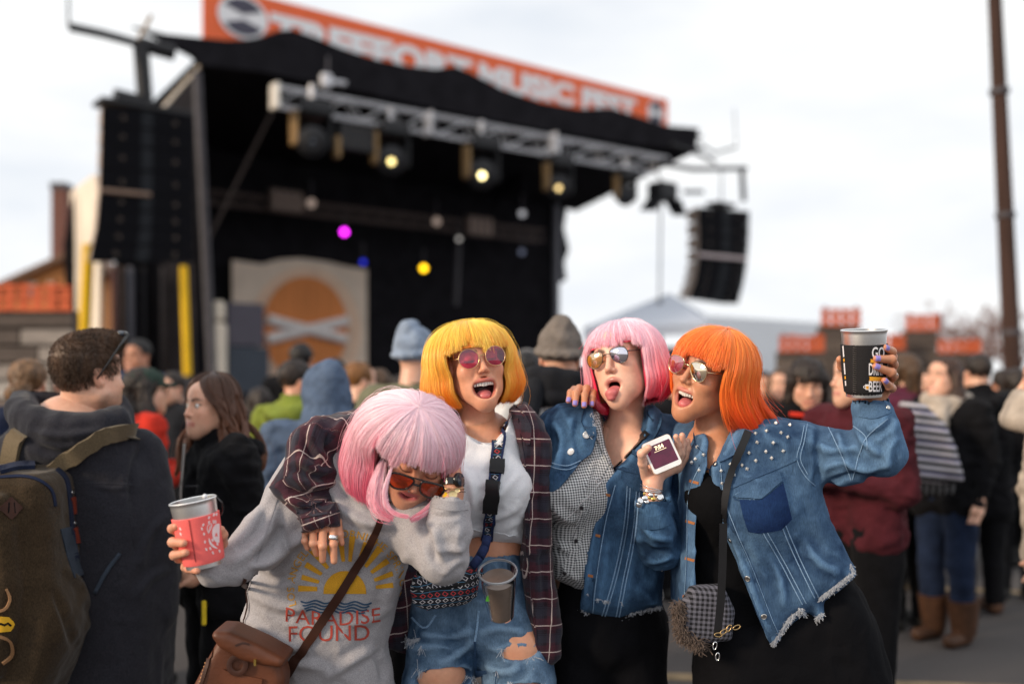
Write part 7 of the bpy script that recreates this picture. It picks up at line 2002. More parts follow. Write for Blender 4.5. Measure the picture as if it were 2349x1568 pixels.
seams(sDj, jackD, [[(1662, 1121), (1720, 1095), (1790, 1065), (1828, 1047)], [(1846, 970), (1838, 1010), (1828, 1052), (1846, 1090), (1870, 1114)], [(1852, 972), (1845, 1010), (1836, 1052), (1853, 1088)]], m_seam, 1.8)
seams(sDj, jackD, [[(1720, 1145), (1745, 1210), (1790, 1290), (1840, 1385)], [(1790, 1200), (1822, 1275), (1868, 1370)]], m_seam, 2.2, (9, -2))
seams(sDj, jackD, [[(2036, 960), (1990, 1000), (1972, 1040), (1955, 1100)], [(1900, 980), (1930, 1040), (1952, 1100)], [(1958, 976), (1985, 1000), (1990, 1030)]], m_seam, 1.8)
laid_patch(sDj, 'pocket_flap', m_denD, jackD, [(1684, 1136), (1730, 1112), (1786, 1080), (1792, 1103), (1764, 1128), (1745, 1144), (1716, 1142), (1690, 1141)], .005)
laid(sDj, 'flap_painted_shadow', m_seamd, jackD, [(1682, 1138), (1690, 1146), (1716, 1147), (1746, 1149), (1768, 1132), (1796, 1105)], 4, .0012)  # dark line painted as the shadow under the pocket flap
seams(sDj, jackD, [[(1686, 1134), (1730, 1114), (1785, 1083)], [(1690, 1139), (1716, 1140), (1744, 1141), (1763, 1126), (1790, 1102)]], m_seam, 1.8)
laid_patch(sDj, 'pocket_patch', m_denDd, jackD, [(1697, 1146), (1745, 1146), (1768, 1130), (1796, 1108), (1816, 1190), (1790, 1215), (1742, 1222), (1716, 1218), (1704, 1180)], .002)
button(sDj, jackD, 1740, 1123, 9, mat('white_button', (.75, .75, .76), .25, .3))
for (x, y) in ((1641, 1064), (1642, 1148), (1675, 1238), (1715, 1326), (1752, 1413)): button(sDj, jackD, x, y, 7)
for (x, y) in ((1593, 1105), (1584, 1197), (1583, 1282), (1578, 1369)): laid(sDj, 'buttonhole', m_copper, jackD, [(x - 11, y - 3), (x + 10, y + 3)], 6, .0012, sm=False)
laid(sDj, 'collar', m_denD, jackD, [(1706, 985), (1690, 1015), (1664, 1045), (1650, 1058)], [34, 44, 30, 8], .007)
laid(sDj, 'collar', m_denD, jackD, [(1606, 985), (1610, 1012), (1622, 1040)], [30, 36, 12], .007)
m_stud = mat('steel_stud', (.80, .79, .76), .25, .35, spec=.8)
for (x, y) in ((1780, 971), (1812, 975), (1758, 988), (1792, 992), (1807, 1002), (1733, 994), (1737, 1014), (1774, 1015), (1757, 1035), (1797, 1034), (1718, 1038), (1734, 1056), (1770, 1050), (1714, 1075), (1676, 1064), (1654, 1079), (1656, 1108), (1684, 1089), (1702, 1066), (1600, 1025), (1614, 1042), (1596, 1052), (1584, 1030), (1588, 1060), (1604, 1078), (1700, 1024)):
    h, n_ = sDj.hit(x, y, .0005); mb = MB(); mb.lathe([(.0058, 0), (.0042, .0034), (.0005, .0066)], h, n_, 4); mb.build('stud', m_stud, jackD)
for ln in ([(1553, 1396), (1594, 1404)], [(1770, 1479), (1779, 1468), (1812, 1418), (1840, 1399)], [(1840, 1400), (1860, 1424), (1887, 1407)], [(1879, 1374), (1929, 1336), (1957, 1314)], [(1957, 1314), (1950, 1297)]):
    L_ = np.linalg.norm(np.diff(np.array(ln), axis=0), axis=1).sum(); fray(sDj, jackD, ln, .0075, int(6 * L_), spread=.5)
laid(sDj, 'cuff', m_denD, jackD, [(1958, 935), (2000, 946), (2040, 932)], 30, .003)
button(sDj, jackD, 2036, 935, 6)
# black leggings
v = Vol((W(1560, 0, 2.8)[0], 2.4, 0), (W(2100, 0, 2.8)[0], 3.2, W(0, 1280, dD)[2]), .010)
v.slab([W(x, y, dD)[[0, 2]] for x, y in [(1600, 1400), (1760, 1350), (1925, 1310), (1962, 1316), (1998, 1364), (2030, 1436), (2049, 1519), (2052, 1580), (2040, 1640), (1800, 1660), (1602, 1640), (1599, 1560)]], dD + .08, .15, .14, 0)
v.chain([W(1690, 1580, dD + .06), W(1680, 1700, dD + .06), W(1680, 2000, dD + .1)], [.11, .085, .055], .03); v.chain([W(1940, 1560, dD + .08), W(1950, 1700, dD + .06), W(1955, 2000, dD + .1)], [.125, .09, .055], .03)
leg, sDl = garment('leggings', v, m_blkden, pD, noise=(.004, 8))
for x in (1680, 1955):
    c = W(x, 1990, dD + .08); mb = MB(); mb.ball((c[0], c[1] - .04, .04), .055, 14, 9, (.8, 2.2, .75)); mb.build('shoe', mat('black_shoe', (.02, .02, .02), .5), pD, smooth=True)
# black cup
m_neo = mat('black_neoprene', (.016, .015, .017), .8, var=.1, scale=200, bump=.3, bscale=900, bdist=.0006)
axD = unit(np.array((-.035, -.10, .99)))
cupD, slvD, sCD = tumbler('steel cup in black foam sleeve with white and yellow lettering, raised high', W(1982, 757, 2.58), axD, .0570, .0445, .172, .036, .160, m_neo, bulge=.002)
mb = MB(); mb.lathe([(.0445, -.158), (.046, -.162), (.043, -.172), (.001, -.173)], W(1982, 757, 2.58), axD, 30); mb.build('sleeve_base', m_neo, cupD, smooth=True, sharp=50)
m_wp2 = mat('white_cup_lettering', lin(238, 236, 240), .8, var=.04, scale=100); m_yp = mat('yellow_cup_print', lin(238, 170, 50), .8, var=.06, scale=100)
def cup_text(txt, x, y, size, m=m_wp2, wx=.8):
    def fn(a, b):                     # lettering wraps the cup: it narrows towards the edge
        return x + a * wx, y - b
    V2, F = text_polys(txt, size, size * .018, 1.0); V2 = V2 - (V2[:, 0].min(), 0)
    P = []
    for a, b in V2:
        h, n_ = sCD.hit(min(x + a * wx * (1 - .003 * a), 2034), y - b - .12 * a * 0, .0009); P.append(h)
    mk('lettering', P, F, m, slvD, smooth=True)
cup_text('GO', 2000, 810, 36, m_wp2, .62)
cup_text('DRINK', 1993, 848, 38, m_wp2, .42)
cup_text('BEER', 1993, 887, 34, m_wp2, .52)
for (x0, x1, y0, y1) in ((1996, 2010, 823, 831), (1993, 2024, 863, 873)):
    laid_patch(sCD, 'ribbon_print', m_yp, slvD, [(x0, y0), (x1, y0 + 2), (x1, y1 + 1), (x0, y1), (x0 + 5, (y0 + y1) / 2)], .0004, .0007, 3)
laid_patch(sCD, 'mug_print', m_wp2, slvD, [(1985, 881), (1994, 881), (1994, 894), (1985, 893)], .0004, .0007, 3); laid_patch(sCD, 'mug_print', m_yp, slvD, [(1986.5, 885), (1992.5, 885), (1992, 892), (1987, 891.5)], .0004, .0013, 2)
laid(sCD, 'mug_print', m_wp2, slvD, [(1985, 884), (1981.5, 885), (1981.5, 889), (1985, 890)], 1.4, .0004, .0007, 2)
laid(sCD, 'stitched_seam', mat('black_seam', (.004, .004, .004), .9), slvD, [(1961, 788), (1961, 830), (1961, 870), (1962, 899)], 4, .0012, .0004)
for y in range(792, 898, 5): laid(sCD, 'stitch', mat('grey_thread', (.12, .11, .11), .8), slvD, [(1957, y), (1965, y + 1.5)], 1.0, .0006, .0012, 3, sm=False)
for (y0, y1, m_) in ((793, 818, m_wp2), (822, 829, m_yp), (832, 858, m_wp2), (862, 869, m_yp), (873, 884, m_wp2)): laid(sCD, 'lettering', m_, slvD, [(1934.5 + (y0 - 793) * .07, y0), (1934.5 + (y1 - 793) * .07, y1)], 2.5, .0004, .0007, 4, sm=False)
rg_ = empty('finger_ring', W(2050, 860, 2.575)); tag(rg_, 'gold ring with a clear stone on the hand gripping the raised cup', 'ring')
c = W(2049, 861, 2.585); mb = MB(); mb.lathe([(.0112, -.0014), (.0126, 0), (.0112, .0014), (.0106, 0), (.0112, -.0014)], c, (.1, -.8, -.6), 20); mb.build('band', m_brass, rg_, smooth=True)
mb = MB(); p = W(2056, 859, 2.575); mb.lathe([(.0004, -.004), (.0045, .0015), (.003, .0035), (.0004, .0035)], p, (.9, -.2, .3), 8); mb.build('stone', m_silver, rg_)
# strap, clasp and checked bag behind her
bg = empty('checked_bag', W(1620, 1420, 2.6)); tag(bg, 'grey and black checked bag with fluffy trim hanging below the studded denim jacket', 'bag')
def check_mat():
    m, nt, b = new_mat('checked_wool'); N, L = nt.nodes, nt.links
    at, u, v_ = sep_attr(nt, 'fab'); P_ = .013
    s = mth(nt, 'MULTIPLY', mth(nt, 'ADD', stripe(nt, u, P_, P_ / 2), stripe(nt, v_, P_, P_ / 2)), .5)
    L.new(mixcol(nt, s, lin(104, 104, 116), lin(18, 18, 24)), b.inputs['Base Color']); b.inputs['Roughness'].default_value = .95
    tc = N.new('ShaderNodeTexCoord'); weave_bump(nt, b, tc.outputs['Object'], 300, .8, .003); return m
v = Vol((W(1530, 0, 2.64)[0], 2.5, W(0, 1510, 2.64)[2]), (W(1720, 0, 2.64)[0], 2.8, W(0, 1320, 2.64)[2]), .006)
v.slab([W(x, y, 2.64)[[0, 2]] for x, y in [(1585, 1345), (1660, 1340), (1688, 1400), (1680, 1470), (1600, 1478), (1560, 1450), (1560, 1390)]], 2.655, .035, .03, 0)
Vb, Qb = v.mesh(2); mk('bag_body', Vb, Qb, check_mat(), bg, attrs=dict(fab=flat_fab(-4)(Vb))); sBg = Surf(Vb, Qb)
n = 2600; St = np.zeros((n, 5, 3)); m_fur = mat('fluffy_trim', lin(104, 90, 82), .95, var=.3, scale=60)
for i in range(n):
    f = random.random(); x = np.interp(f, (0, .5, 1), (1556, 1562, 1610)); y = np.interp(f, (0, .5, 1), (1385, 1450, 1482)); h = W(x + random.gauss(0, 7), y + random.gauss(0, 7), 2.635 + random.uniform(-.02, .03))
    d = unit(np.array([random.gauss(0, 1), random.gauss(-.4, .7), random.gauss(-.1, 1)])) * random.uniform(.008, .018)
    for j in range(5): St[i, j] = h + d * j / 4 + np.array((0, 0, -.004)) * (j / 4) ** 2
hairobj('fur_trim', St, .0007, m_fur, bg)
cbag = empty('crossbody_strap', W(1665, 1300, 2.6)); tag(cbag, 'narrow black crossbody strap with metal clasps over the light denim jacket', 'strap')
mb = MB(); sDj.ribbon([(1716, 992), (1694, 1040), (1676, 1085), (1664, 1145), (1660, 1205)], 17, mb, .003, .0055, 8); mb.build('strap', m_blk, cbag, smooth=True, sharp=40)
mb = MB()
for i, (a_, b2) in enumerate(zip([(1660, 1200), (1658, 1290), (1654, 1380)], [(1658, 1290), (1654, 1380), (1645, 1462)])):
    A_, B_ = W(*a_, 2.565), W(*b2, 2.565); mb.poly([A_ + (-.010, 0, 0), A_ + (.010, 0, 0), B_ + (.010, 0, 0), B_ + (-.010, 0, 0)], (0, .003, 0))
mb.build('strap_tail', m_blk, cbag)
for (x, y, a) in ((1648, 1455, 0), (1660, 1448, .6), (1672, 1440, 1.0), (1640, 1480, 1.4), (1646, 1505, 1.5), (1690, 1438, .4)):
    c = W(x, y, 2.555); mb = MB(); mb.tube([c + .010 * np.array((math.cos(t) * math.cos(a) - .5 * math.sin(t) * math.sin(a), 0, math.cos(t) * math.sin(a) + .5 * math.sin(t) * math.cos(a))) for t in np.linspace(0, 6.283, 14)], .0016, 6); mb.build('clasp', m_brass if y < 1470 else m_silver, cbag, smooth=True)
# ================================================================== people in the crowd
HAIRM = {}
def hair_mat(name, c):
    return mat('hair_' + name, c, .5, var=.55, scale=40, bump=.6, bscale=120, stretch=(1, 1, .18), spec=.4, bdist=.006)
SKINS = [skin_mat('skin_fair', lin(226, 178, 152), lin(186, 104, 98)), skin_mat('skin_light', lin(214, 160, 132), lin(176, 96, 90)), skin_mat('skin_tan', lin(188, 132, 102), lin(150, 84, 76))]

def crowd_person(label, px, top, d, yaw, jacket, trousers, hair, hairc=(.03, .018, .012), skin=0, arms='down', head_yaw=None, coat=.80, group='people in the crowd', shoe=(.02, .02, .02), width=1.0, extra=None, smile=.1, pitch=0.0, h=.011, male=False, collar=None, legs=True, hips=1.0):
    """standing person: one body mesh, clothes and hair as its children. yaw 0 faces the camera, 90 faces the photo's left, 180 away"""
    H = CAMZ + (HY - top) * d / FPX
    s = H / 1.72
    base = np.array(((px - CX) * d / FPX, d, 0.0))
    def dirs(y):
        a = R(y); return np.array((-math.sin(a), -math.cos(a), 0.0))
    f = dirs(yaw); r = np.array((f[1], -f[0], 0.0)) * 1.0            # r: subject's right
    def P(x, y, z): return base + s * (x * r + y * f + np.array((0, 0, z)))
    hf = dirs(head_yaw if head_yaw is not None else yaw) + np.array((0, 0, pitch)); B = basis(hf, (0, 0, 1))
    Hd = make_head(P(0, .03, 1.580), B, s * .99, mouth=(.024, .010), zm=-.074, smile=smile, closed=True, eyes=True, h=.0052, male=male,
                   neck=[(P(0, .0, 1.52), .056 * s), (P(0, -.025, 1.40), .062 * s)])
    hy = {'down': [(.215, .0, 1.385), (.255, -.03, 1.10), (.245, .05, .86)], 'pocket': [(.215, 0, 1.385), (.27, -.08, 1.12), (.19, .12, .96)],
          'front': [(.21, .02, 1.385), (.235, .02, 1.10), (.06, .24, 1.16)], 'up': [(.21, .02, 1.40), (.30, .15, 1.28), (.16, .12, 1.52)]}
    armL, armR = [hy[a] for a in (arms if isinstance(arms, tuple) else (arms, arms))]
    aR = [P(x, y, z) for x, y, z in armR]; aL = [P(-x, y, z) for x, y, z in armL]
    hands = []
    for A_ in (aR, aL):
        e = unit(A_[2] - A_[1]); c = A_[2]; a, b = frame(e)
        v = Vol(c - .17, c + .19, .008)
        v.cap(c - e * .03, c + e * .05, .030, .034, .02)
        for k in range(4): v.cap(c + e * .05 + a * (.018 * (k - 1.5)), c + e * .115 + a * (.020 * (k - 1.5)) + f * .018, .0105, .0085, .006)
        v.cap(c + e * .01, c + e * .06 + b * .03 + f * .02, .013, .010, .01)
        hands.append(dict(zip('VQ', v.mesh(1))))
    core = limb_part([([P(0, 0, 1.40), P(0, 0, 1.15), P(0, 0, .92)], [.06, .06, .06]), (aR, [.036, .028, .026]), (aL, [.036, .028, .026]), ([P(.09, 0, .9), P(.095, .01, .5), P(.09, -.02, .09)], [.07, .05, .04]), ([P(-.09, 0, .9), P(-.095, .01, .5), P(-.09, -.02, .09)], [.07, .05, .04])], .016)
    V, Q, at = merge([Hd, core] + hands)
    p = tag(mk('person', V, Q, SKINS[skin], attrs=at, origin=base), label, 'person', group)
    # jacket
    lo = base + (-.62 * s, -.55 * s, (coat - .06) * s); hi = base + (.62 * s, .55 * s, 1.56 * s)
    v = Vol(lo, hi, h); w = width
    v.chain([P(-.17 * w, 0, 1.395), P(.17 * w, 0, 1.395)], .072 * s, .05)
    for q in (-1, 1):
        v.chain([P(q * .09 * w, .0, 1.33), P(q * .085 * w, .01, 1.10), P(q * .10 * w * hips, .0, coat + .03)], [.115 * s, .114 * s, .128 * s * hips], .05)
        A_ = aR if q > 0 else aL; e = unit(A_[2] - A_[1])
        v.chain([A_[0], A_[1], A_[2] + e * .01], [.078 * s * w, .066 * s, .050 * s], .03)
    v.cap(P(0, -.01, 1.40), P(0, .01, 1.455), .088 * s, .078 * s, .04)
    if collar: v.chain([P(-.11, -.03, 1.43), P(-.07, -.12, 1.40), P(0, -.15, 1.38), P(.07, -.12, 1.40), P(.11, -.03, 1.43)], .045 * s, .03)
    if collar: v.cap(P(0, -.01, 1.44), P(0, .0, 1.475), .094 * s, .086 * s, .02)
    v.cap(P(0, .01, 1.47), P(0, .01, 1.56), .066 * s, .08 * s, .01, 's')
    V, Q = v.mesh(2); N = normals(V, Q); V = V + N * (fbm(V, 7, 3, int(px) % 7) * .010 + np.abs(fbm(V * (1, 1, 1.7), 11, 2, 3)) * -.014 + fbm(V, 26, 2, 3) * .004)[:, None]
    jk = mk('jacket', V, Q, jacket, p)
    if legs:
        v = Vol(base + (-.4, -.35, .05 * s), base + (.4, .35, (coat + .14) * s), h)
        for q in (-1, 1): v.chain([P(q * .085, 0, coat + .06), P(q * .095, .0, .80), P(q * .10, .015, .48), P(q * .095, -.02, .09)], [.112 * s, .105 * s, .078 * s, .062 * s], .02)
        V, Q = v.mesh(2); V = V + normals(V, Q) * (fbm(V, 11, 3) * .007)[:, None]
        mk('trousers', V, Q, trousers, p)
        for q in (-1, 1):
            v = Vol(base + (-.42, -.42, -.02), base + (.42, .42, .3), .009)
            v.cap(P(q * .095, -.03, .05), P(q * .105, .13, .042), .046 * s, .040 * s, .02); v.cap(P(q * .095, -.025, .06), P(q * .095, -.02, .16), .05 * s, .052 * s, .03)
            v.fn(base + (-.42, -.42, -.02), base + (.42, .42, .3), lambda X, Y, Z: .004 - Z, .0, 'i')
            V, Q = v.mesh(1); mk('shoe', V, Q, mat('shoe_%d_%d' % (int(shoe[0] * 99), int(shoe[2] * 99)), shoe, .55, var=.3, scale=20, bump=.3), p)
    # hair and head wear in head space
    toW = Hd['toW']
    def cap_sdf(styl):
        v = Vol((-.16, -.22, -.34), (.16, .15, .20), .0062)
        if styl == 'short':
            v.ell((0, -.022, .040), (.084, .104, .090), .01); v.ell((0, .100, -.045), (.085, .062, .085), .03, 's'); v.ell((0, -.05, -.115), (.12, .12, .06), .03, 's')
        elif styl == 'crop':
            v.ell((0, -.020, .046), (.083, .103, .092), .01); v.ell((0, .090, -.060), (.10, .075, .11), .02, 's'); v.ell((0, -.06, -.11), (.12, .10, .045), .03, 's')
        elif styl in ('long', 'wavy'):
            v.ell((0, -.022, .040), (.088, .108, .090), .01)
            for q in (-1, 1): v.chain([(q * .070, -.02, .01), (q * .088, -.02, -.12), (q * .085, .005, -.26)], [.038, .046, .030], .03)
            v.chain([(0, -.085, .0), (0, -.10, -.14), (0, -.09, -.27)], [.055, .07, .04], .03); v.ell((0, .105, -.040), (.062, .075, .095), .02, 's')
        elif styl == 'bob':
            v.ell((0, -.015, .040), (.092, .112, .092), .01)
            for q in (-1, 1): v.chain([(q * .070, -.01, .01), (q * .082, .0, -.10)], [.040, .036], .03)
            v.chain([(0, -.085, .0), (0, -.08, -.10)], [.055, .05], .03); v.ell((0, .125, -.055), (.060, .075, .085), .012, 's')
        elif styl == 'bun':
            v.ell((0, -.025, .040), (.086, .108, .088), .01); v.ell((-.02, -.135, -.045), (.055, .05, .05), .02); v.chain([(0, -.11, -.04), (.02, -.13, -.14)], [.04, .035], .03); v.ell((0, .105, -.045), (.068, .075, .095), .02, 's')
        elif styl == 'beanie':
            v.ell((0, -.016, .050), (.092, .110, .098), .02); v.cap((0, -.045, .10), (0, -.065, .135), .062, .045, .04); v.chain([(.088 * math.sin(t), -.016 + .106 * math.cos(t), .030 - .018 * math.cos(t) * -1) for t in np.linspace(0, 6.283, 14)], .016, .01)
            v.ell((0, .02, -.10), (.16, .2, .10), .01, 's')
        elif styl == 'hood':
            v.ell((0, -.025, .030), (.112, .132, .125), .02); v.cap((0, -.09, .12), (0, -.115, .10), .045, .05, .05); v.chain([(0, -.06, -.06), (0, -.08, -.20)], [.115, .155], .05); v.ell((0, .10, -.03), (.075, .08, .11), .02, 's')
        elif styl == 'cap':
            v.ell((0, -.012, .050), (.087, .107, .078), .01); v.ell((0, .115, .028), (.068, .075, .012), .015); v.ell((0, -.0, -.075), (.16, .2, .10), .01, 's')
        V, Q = v.mesh(1); N = normals(V, Q)
        if styl in ('hood', 'beanie', 'cap'): V = V + N * (fbm(V, 26, 3) * .005)[:, None]
        else: V = V + N * (fbm(V * (1, 1, .35), 60, 3) * .006 + fbm(V * (1, 1, .3), 150, 2) * .002)[:, None]
        return toW(V), Q
    styles = hair if isinstance(hair, list) else [(hair, hairc)]
    for st, c in styles:
        if st is None: continue
        V, Q = cap_sdf(st)
        nm = {'beanie': 'beanie', 'hood': 'hood', 'cap': 'cap'}.get(st, 'hair')
        mm = c if not isinstance(c, tuple) else hair_mat('%d_%d_%d' % tuple(int(x * 500) for x in c), c)
        mk(nm, V, Q, mm, p)
    return dict(p=p, P=P, H=Hd, s=s, base=base, f=f, r=r, jacket=jk, toW=toW)

cl = lambda n, c, **k: mat('cloth_' + n, c, .92, var=.22, scale=16, bump=.5, bscale=60, spec=.12, sheen=.02, bdist=.006, **k)
c_black = cl('black', (.0055, .0055, .007)); c_char = cl('charcoal', (.014, .015, .019)); c_navy = cl('navy', (.014, .020, .045)); c_jean = cl('jeans', (.013, .022, .050)); c_red = cl('red', (.55, .035, .02)); c_maroon = cl('maroon', (.070, .013, .019)); c_blue = cl('dusty_blue', lin(84, 100, 124)); c_green = cl('moss', lin(120, 132, 56)); c_grey = cl('grey', (.20, .20, .21)); c_beige = cl('beige', lin(176, 164, 152)); c_camo = cl('camouflage', lin(112, 112, 92)); c_brown = cl('brown', (.07, .04, .025)); c_dblue = cl('dark_blue', (.02, .05, .12))
hb_brown, hb_dark, hb_auburn, hb_black, hb_ginger = (.075, .040, .020), (.022, .014, .011), (.085, .032, .014), (.010, .008, .008), (.20, .085, .025)

# left side
g = crowd_person('woman with light brown bun and navy jacket facing the plank wall', 62, 815, 4.6, 168, c_navy, c_black, 'bun', (.16, .085, .04), 0, ('down', 'up'))
g = crowd_person('person in red jacket and green cap turned to the right', 322, 836, 4.9, 238, c_red, c_black, [('long', hb_dark), ('cap', cl('forest_green', (.035, .055, .045)))], skin=0, arms='front')
# thin glasses on the capped person
mb = MB(); Hh = g['H']; mb.tube([Hh['toW']((-.03 + .022 * math.cos(t), .108, .0 + .019 * math.sin(t))) for t in np.linspace(0, 6.283, 14)], .0018, 5); mb.tube([Hh['toW']((.03 + .022 * math.cos(t), .108, .0 + .019 * math.sin(t))) for t in np.linspace(0, 6.283, 14)], .0018, 5); mb.tube([Hh['toW']((-.05, .105, .004)), Hh['toW']((-.082, .0, .01))], .0016, 5); mb.tube([Hh['toW']((.05, .105, .004)), Hh['toW']((.082, .0, .01))], .0016, 5)
tag(mb.build('eyeglasses', c_black, None, smooth=True), 'thin dark eyeglasses on the person in the green cap', 'glasses')
# long auburn haired woman between backpack and coral cup
g = crowd_person('woman with wavy auburn hair and black zipped jacket gazing to the left', 500, 850, 3.6, 55, c_black, c_black, None, skin=0, arms='pocket', head_yaw=40, smile=0, h=.009, collar=True, width=1.2)
Hw = g['H']
make_wig(g['p'], Hw, (lin(72, 46, 34), lin(120, 72, 44)), 'auburn_hair', rx=.098, ry=.108, top=.128, ze=.02, hem=-.27, fringe=(-1, 1), fz=.03, flare=.78, curl=.10, seed=21, n=11000, power=1.2, back=-.015, hook=.15, hug=.16, gap=6, sweep=84, wave=.034, rad=.0006, clump=.006, flyaway=90, part_name='hair')
mb = MB(); mb.tube([g['P'](0, .135, 1.43), g['P'](0, .150, 1.25), g['P'](0, .155, 1.0), g['P'](0, .15, .86)], .006, 6); mb.build('zip', m_metal, g['p'])
mb = MB(); mb.box(g['P'](-.10, .135, 1.27), (.05, .01, .006)); mb.build('chest_logo', m_silver, g['p'])
mb = MB(); pz = W(468, 1405, 3.40); mb.box(pz, (.016, .012, .085), None, .004); mb.build('yellow_tab', mat('yellow_tab', (.85, .62, .03), .6), g['p'])
for q in (-1, 1):
    mb = MB(); c = Hw['toW']((q * .032, .0757, -.0005)); mb.ball(c, .0122, 12, 8); e = mb.build('eye', m_eye, g['p'], smooth=True)
    mb = MB(); mb.ball(Hw['toW']((q * .032 + .002, .0832, .0)), .0062, 10, 6); mb.build('iris', m_iris, e, smooth=True)
# middle
crowd_person('person in dusty blue hoodie with the hood up, seen from behind', 742, 836, 4.3, 172, c_blue, c_black, 'hood', c_blue, 0, 'pocket', width=1.18, head_yaw=150)
crowd_person('dark haired person in moss green jacket with grey hood', 676, 822, 5.4, 205, c_green, c_black, [('crop', hb_dark)], skin=1, arms='pocket', collar=True, head_yaw=235)
g = None
crowd_person('ginger haired person in black jacket beside the blue hoodie', 822, 824, 5.9, 200, c_black, c_black, 'short', hb_ginger, 0, 'pocket', head_yaw=235)
crowd_person('brown haired person behind the ginger haired one', 868, 842, 6.4, 180, c_char, c_black, 'bob', hb_brown, 0, 'pocket')
g = crowd_person('person in grey blue knitted beanie and camouflage jacket behind the yellow wig', 948, 752, 4.6, 205, c_camo, c_black, 'beanie', cl('grey_blue_knit', lin(138, 152, 172)), 0, 'pocket', head_yaw=215)
mb = MB(); mb.ball(g['toW']((0, -.04, .155)), .034, 10, 8, (1.25, 1, .8)); mb.build('bobble', cl('grey_blue_knit', lin(138, 152, 172)), g['p'], smooth=True)
g = crowd_person('tall person in slouchy grey beanie and black scarf seen from behind', 1285, 742, 4.0, 178, cl('white_dotted', lin(214, 214, 214)), c_black, [('beanie', cl('taupe_knit', lin(118, 110, 104)))], skin=0, arms='pocket', width=1.05)
v = Vol(g['base'] + (-.3, -.3, 1.3), g['base'] + (.3, .3, 1.72), .008)
for k in range(3): v.chain([g['P'](.125 * math.sin(t) * (1 + .1 * k), .115 * math.cos(t), 1.505 - .042 * k + .012 * math.sin(2 * t + k)) for t in np.linspace(0, 6.283, 12)], .036, .012)
V, Q = v.mesh(2); mk('scarf', V, Q, c_char, g['p'])
v = Vol(g['base'] + (-.4, -.4, .9), g['base'] + (.4, .4, 1.6), .009)
v.chain([g['P'](-.10, -.10, 1.47), g['P'](-.14, -.15, 1.36), g['P'](-.13, -.15, 1.1)], [.04, .045, .05], .01); v.chain([g['P'](.14, -.10, 1.46), g['P'](.17, -.13, 1.36), g['P'](.16, -.14, 1.1)], [.04, .045, .05], .01)
V, Q = v.mesh(2); tag(mk('rucksack_straps', V, Q, c_char), 'dark rucksack straps on the person in the slouchy grey beanie', 'straps')
mb = MB()
for i in range(11):
    for j in range(5):
        mb.ball(g['P'](-.10 + .02 * i + .01 * (j % 2), -.128 - .0 * j, 1.40 - .022 * j), .0042, 6, 4)
mb.build('dots', c_black, g['p'], kind='stuff')
g = crowd_person('dark haired person wearing headphones behind the grey beanie', 1208, 800, 5.8, 185, c_char, c_black, 'short', hb_black, 1, 'pocket')
mb = MB(); mb.tube([g['toW']((.094 * math.cos(t), -.01, .125 * math.sin(t) + .01)) for t in np.linspace(0, math.pi, 14)], .010, 8)
for q in (-1, 1): mb.ball(g['toW']((q * .094, -.01, -.005)), .034, 10, 8, (.7, 1, 1))
tag(mb.build('headphones', c_grey, None, smooth=True), 'grey headphones over dark hair behind the beanies', 'headphones')
# right
g = crowd_person('person with dark fringe looking down, in black jacket with red stripe', 1850, 816, 4.9, 8, c_black, c_black, 'bob', hb_dark, 0, 'front', pitch=-.35, collar=True)
mb = MB(); mb.tube([g['P'](-.10, .11, 1.42), g['P'](0, .14, 1.41), g['P'](.10, .11, 1.42)], .012, 6); mb.build('red_stripe', c_red, g['p'], smooth=True)
g = crowd_person('person in maroon quilted jacket standing in profile behind the raised cup', 1975, 790, 4.15, 60, c_maroon, c_black, [('crop', hb_brown)], skin=0, arms='front', head_yaw=80, width=.98, coat=.88, collar=True, hips=1.0)
crowd_person('curly haired person in plum hood beside the raised hand', 2082, 806, 6.0, 165, cl('plum', (.10, .022, .045)), c_black, [('bob', hb_brown)], skin=0, arms='pocket', collar=True)
g = crowd_person('woman with beige scarf, striped poncho bag, blue jeans and brown boots', 2172, 812, 5.7, 58, c_black, c_jean, 'long', (.05, .024, .015), 0, ('down', 'pocket'), head_yaw=62, shoe=(.075, .034, .018), pitch=.1)
for q in (-1, 1):
    mb = MB(); mb.tube([g['P'](q * .098, -.02, .06), g['P'](q * .098, -.02, .15), g['P'](q * .098, -.012, .27)], [.064, .076, .090], 12); mb.build('boot_shaft', MATS['shoe_7_1'], g['p'], smooth=True, sharp=60)
v = Vol(g['base'] + (-.35, -.35, 1.0), g['base'] + (.35, .35, 1.62), .008)
for k in range(2): v.chain([g['P'](.105 * math.sin(t), .01 + .105 * math.cos(t), 1.44 - .05 * k + .012 * math.sin(2 * t)) for t in np.linspace(0, 6.283, 12)], .040, .015)
v.chain([g['P'](-.06, .13, 1.42), g['P'](-.07, .17, 1.30), g['P'](-.08, .17, 1.02)], [.035, .04, .035], .02, sc=None)
V, Q = v.mesh(2); V = V + normals(V, Q) * (fbm(V, 25, 2) * .006)[:, None]; mk('scarf', V, Q, c_beige, g['p'])
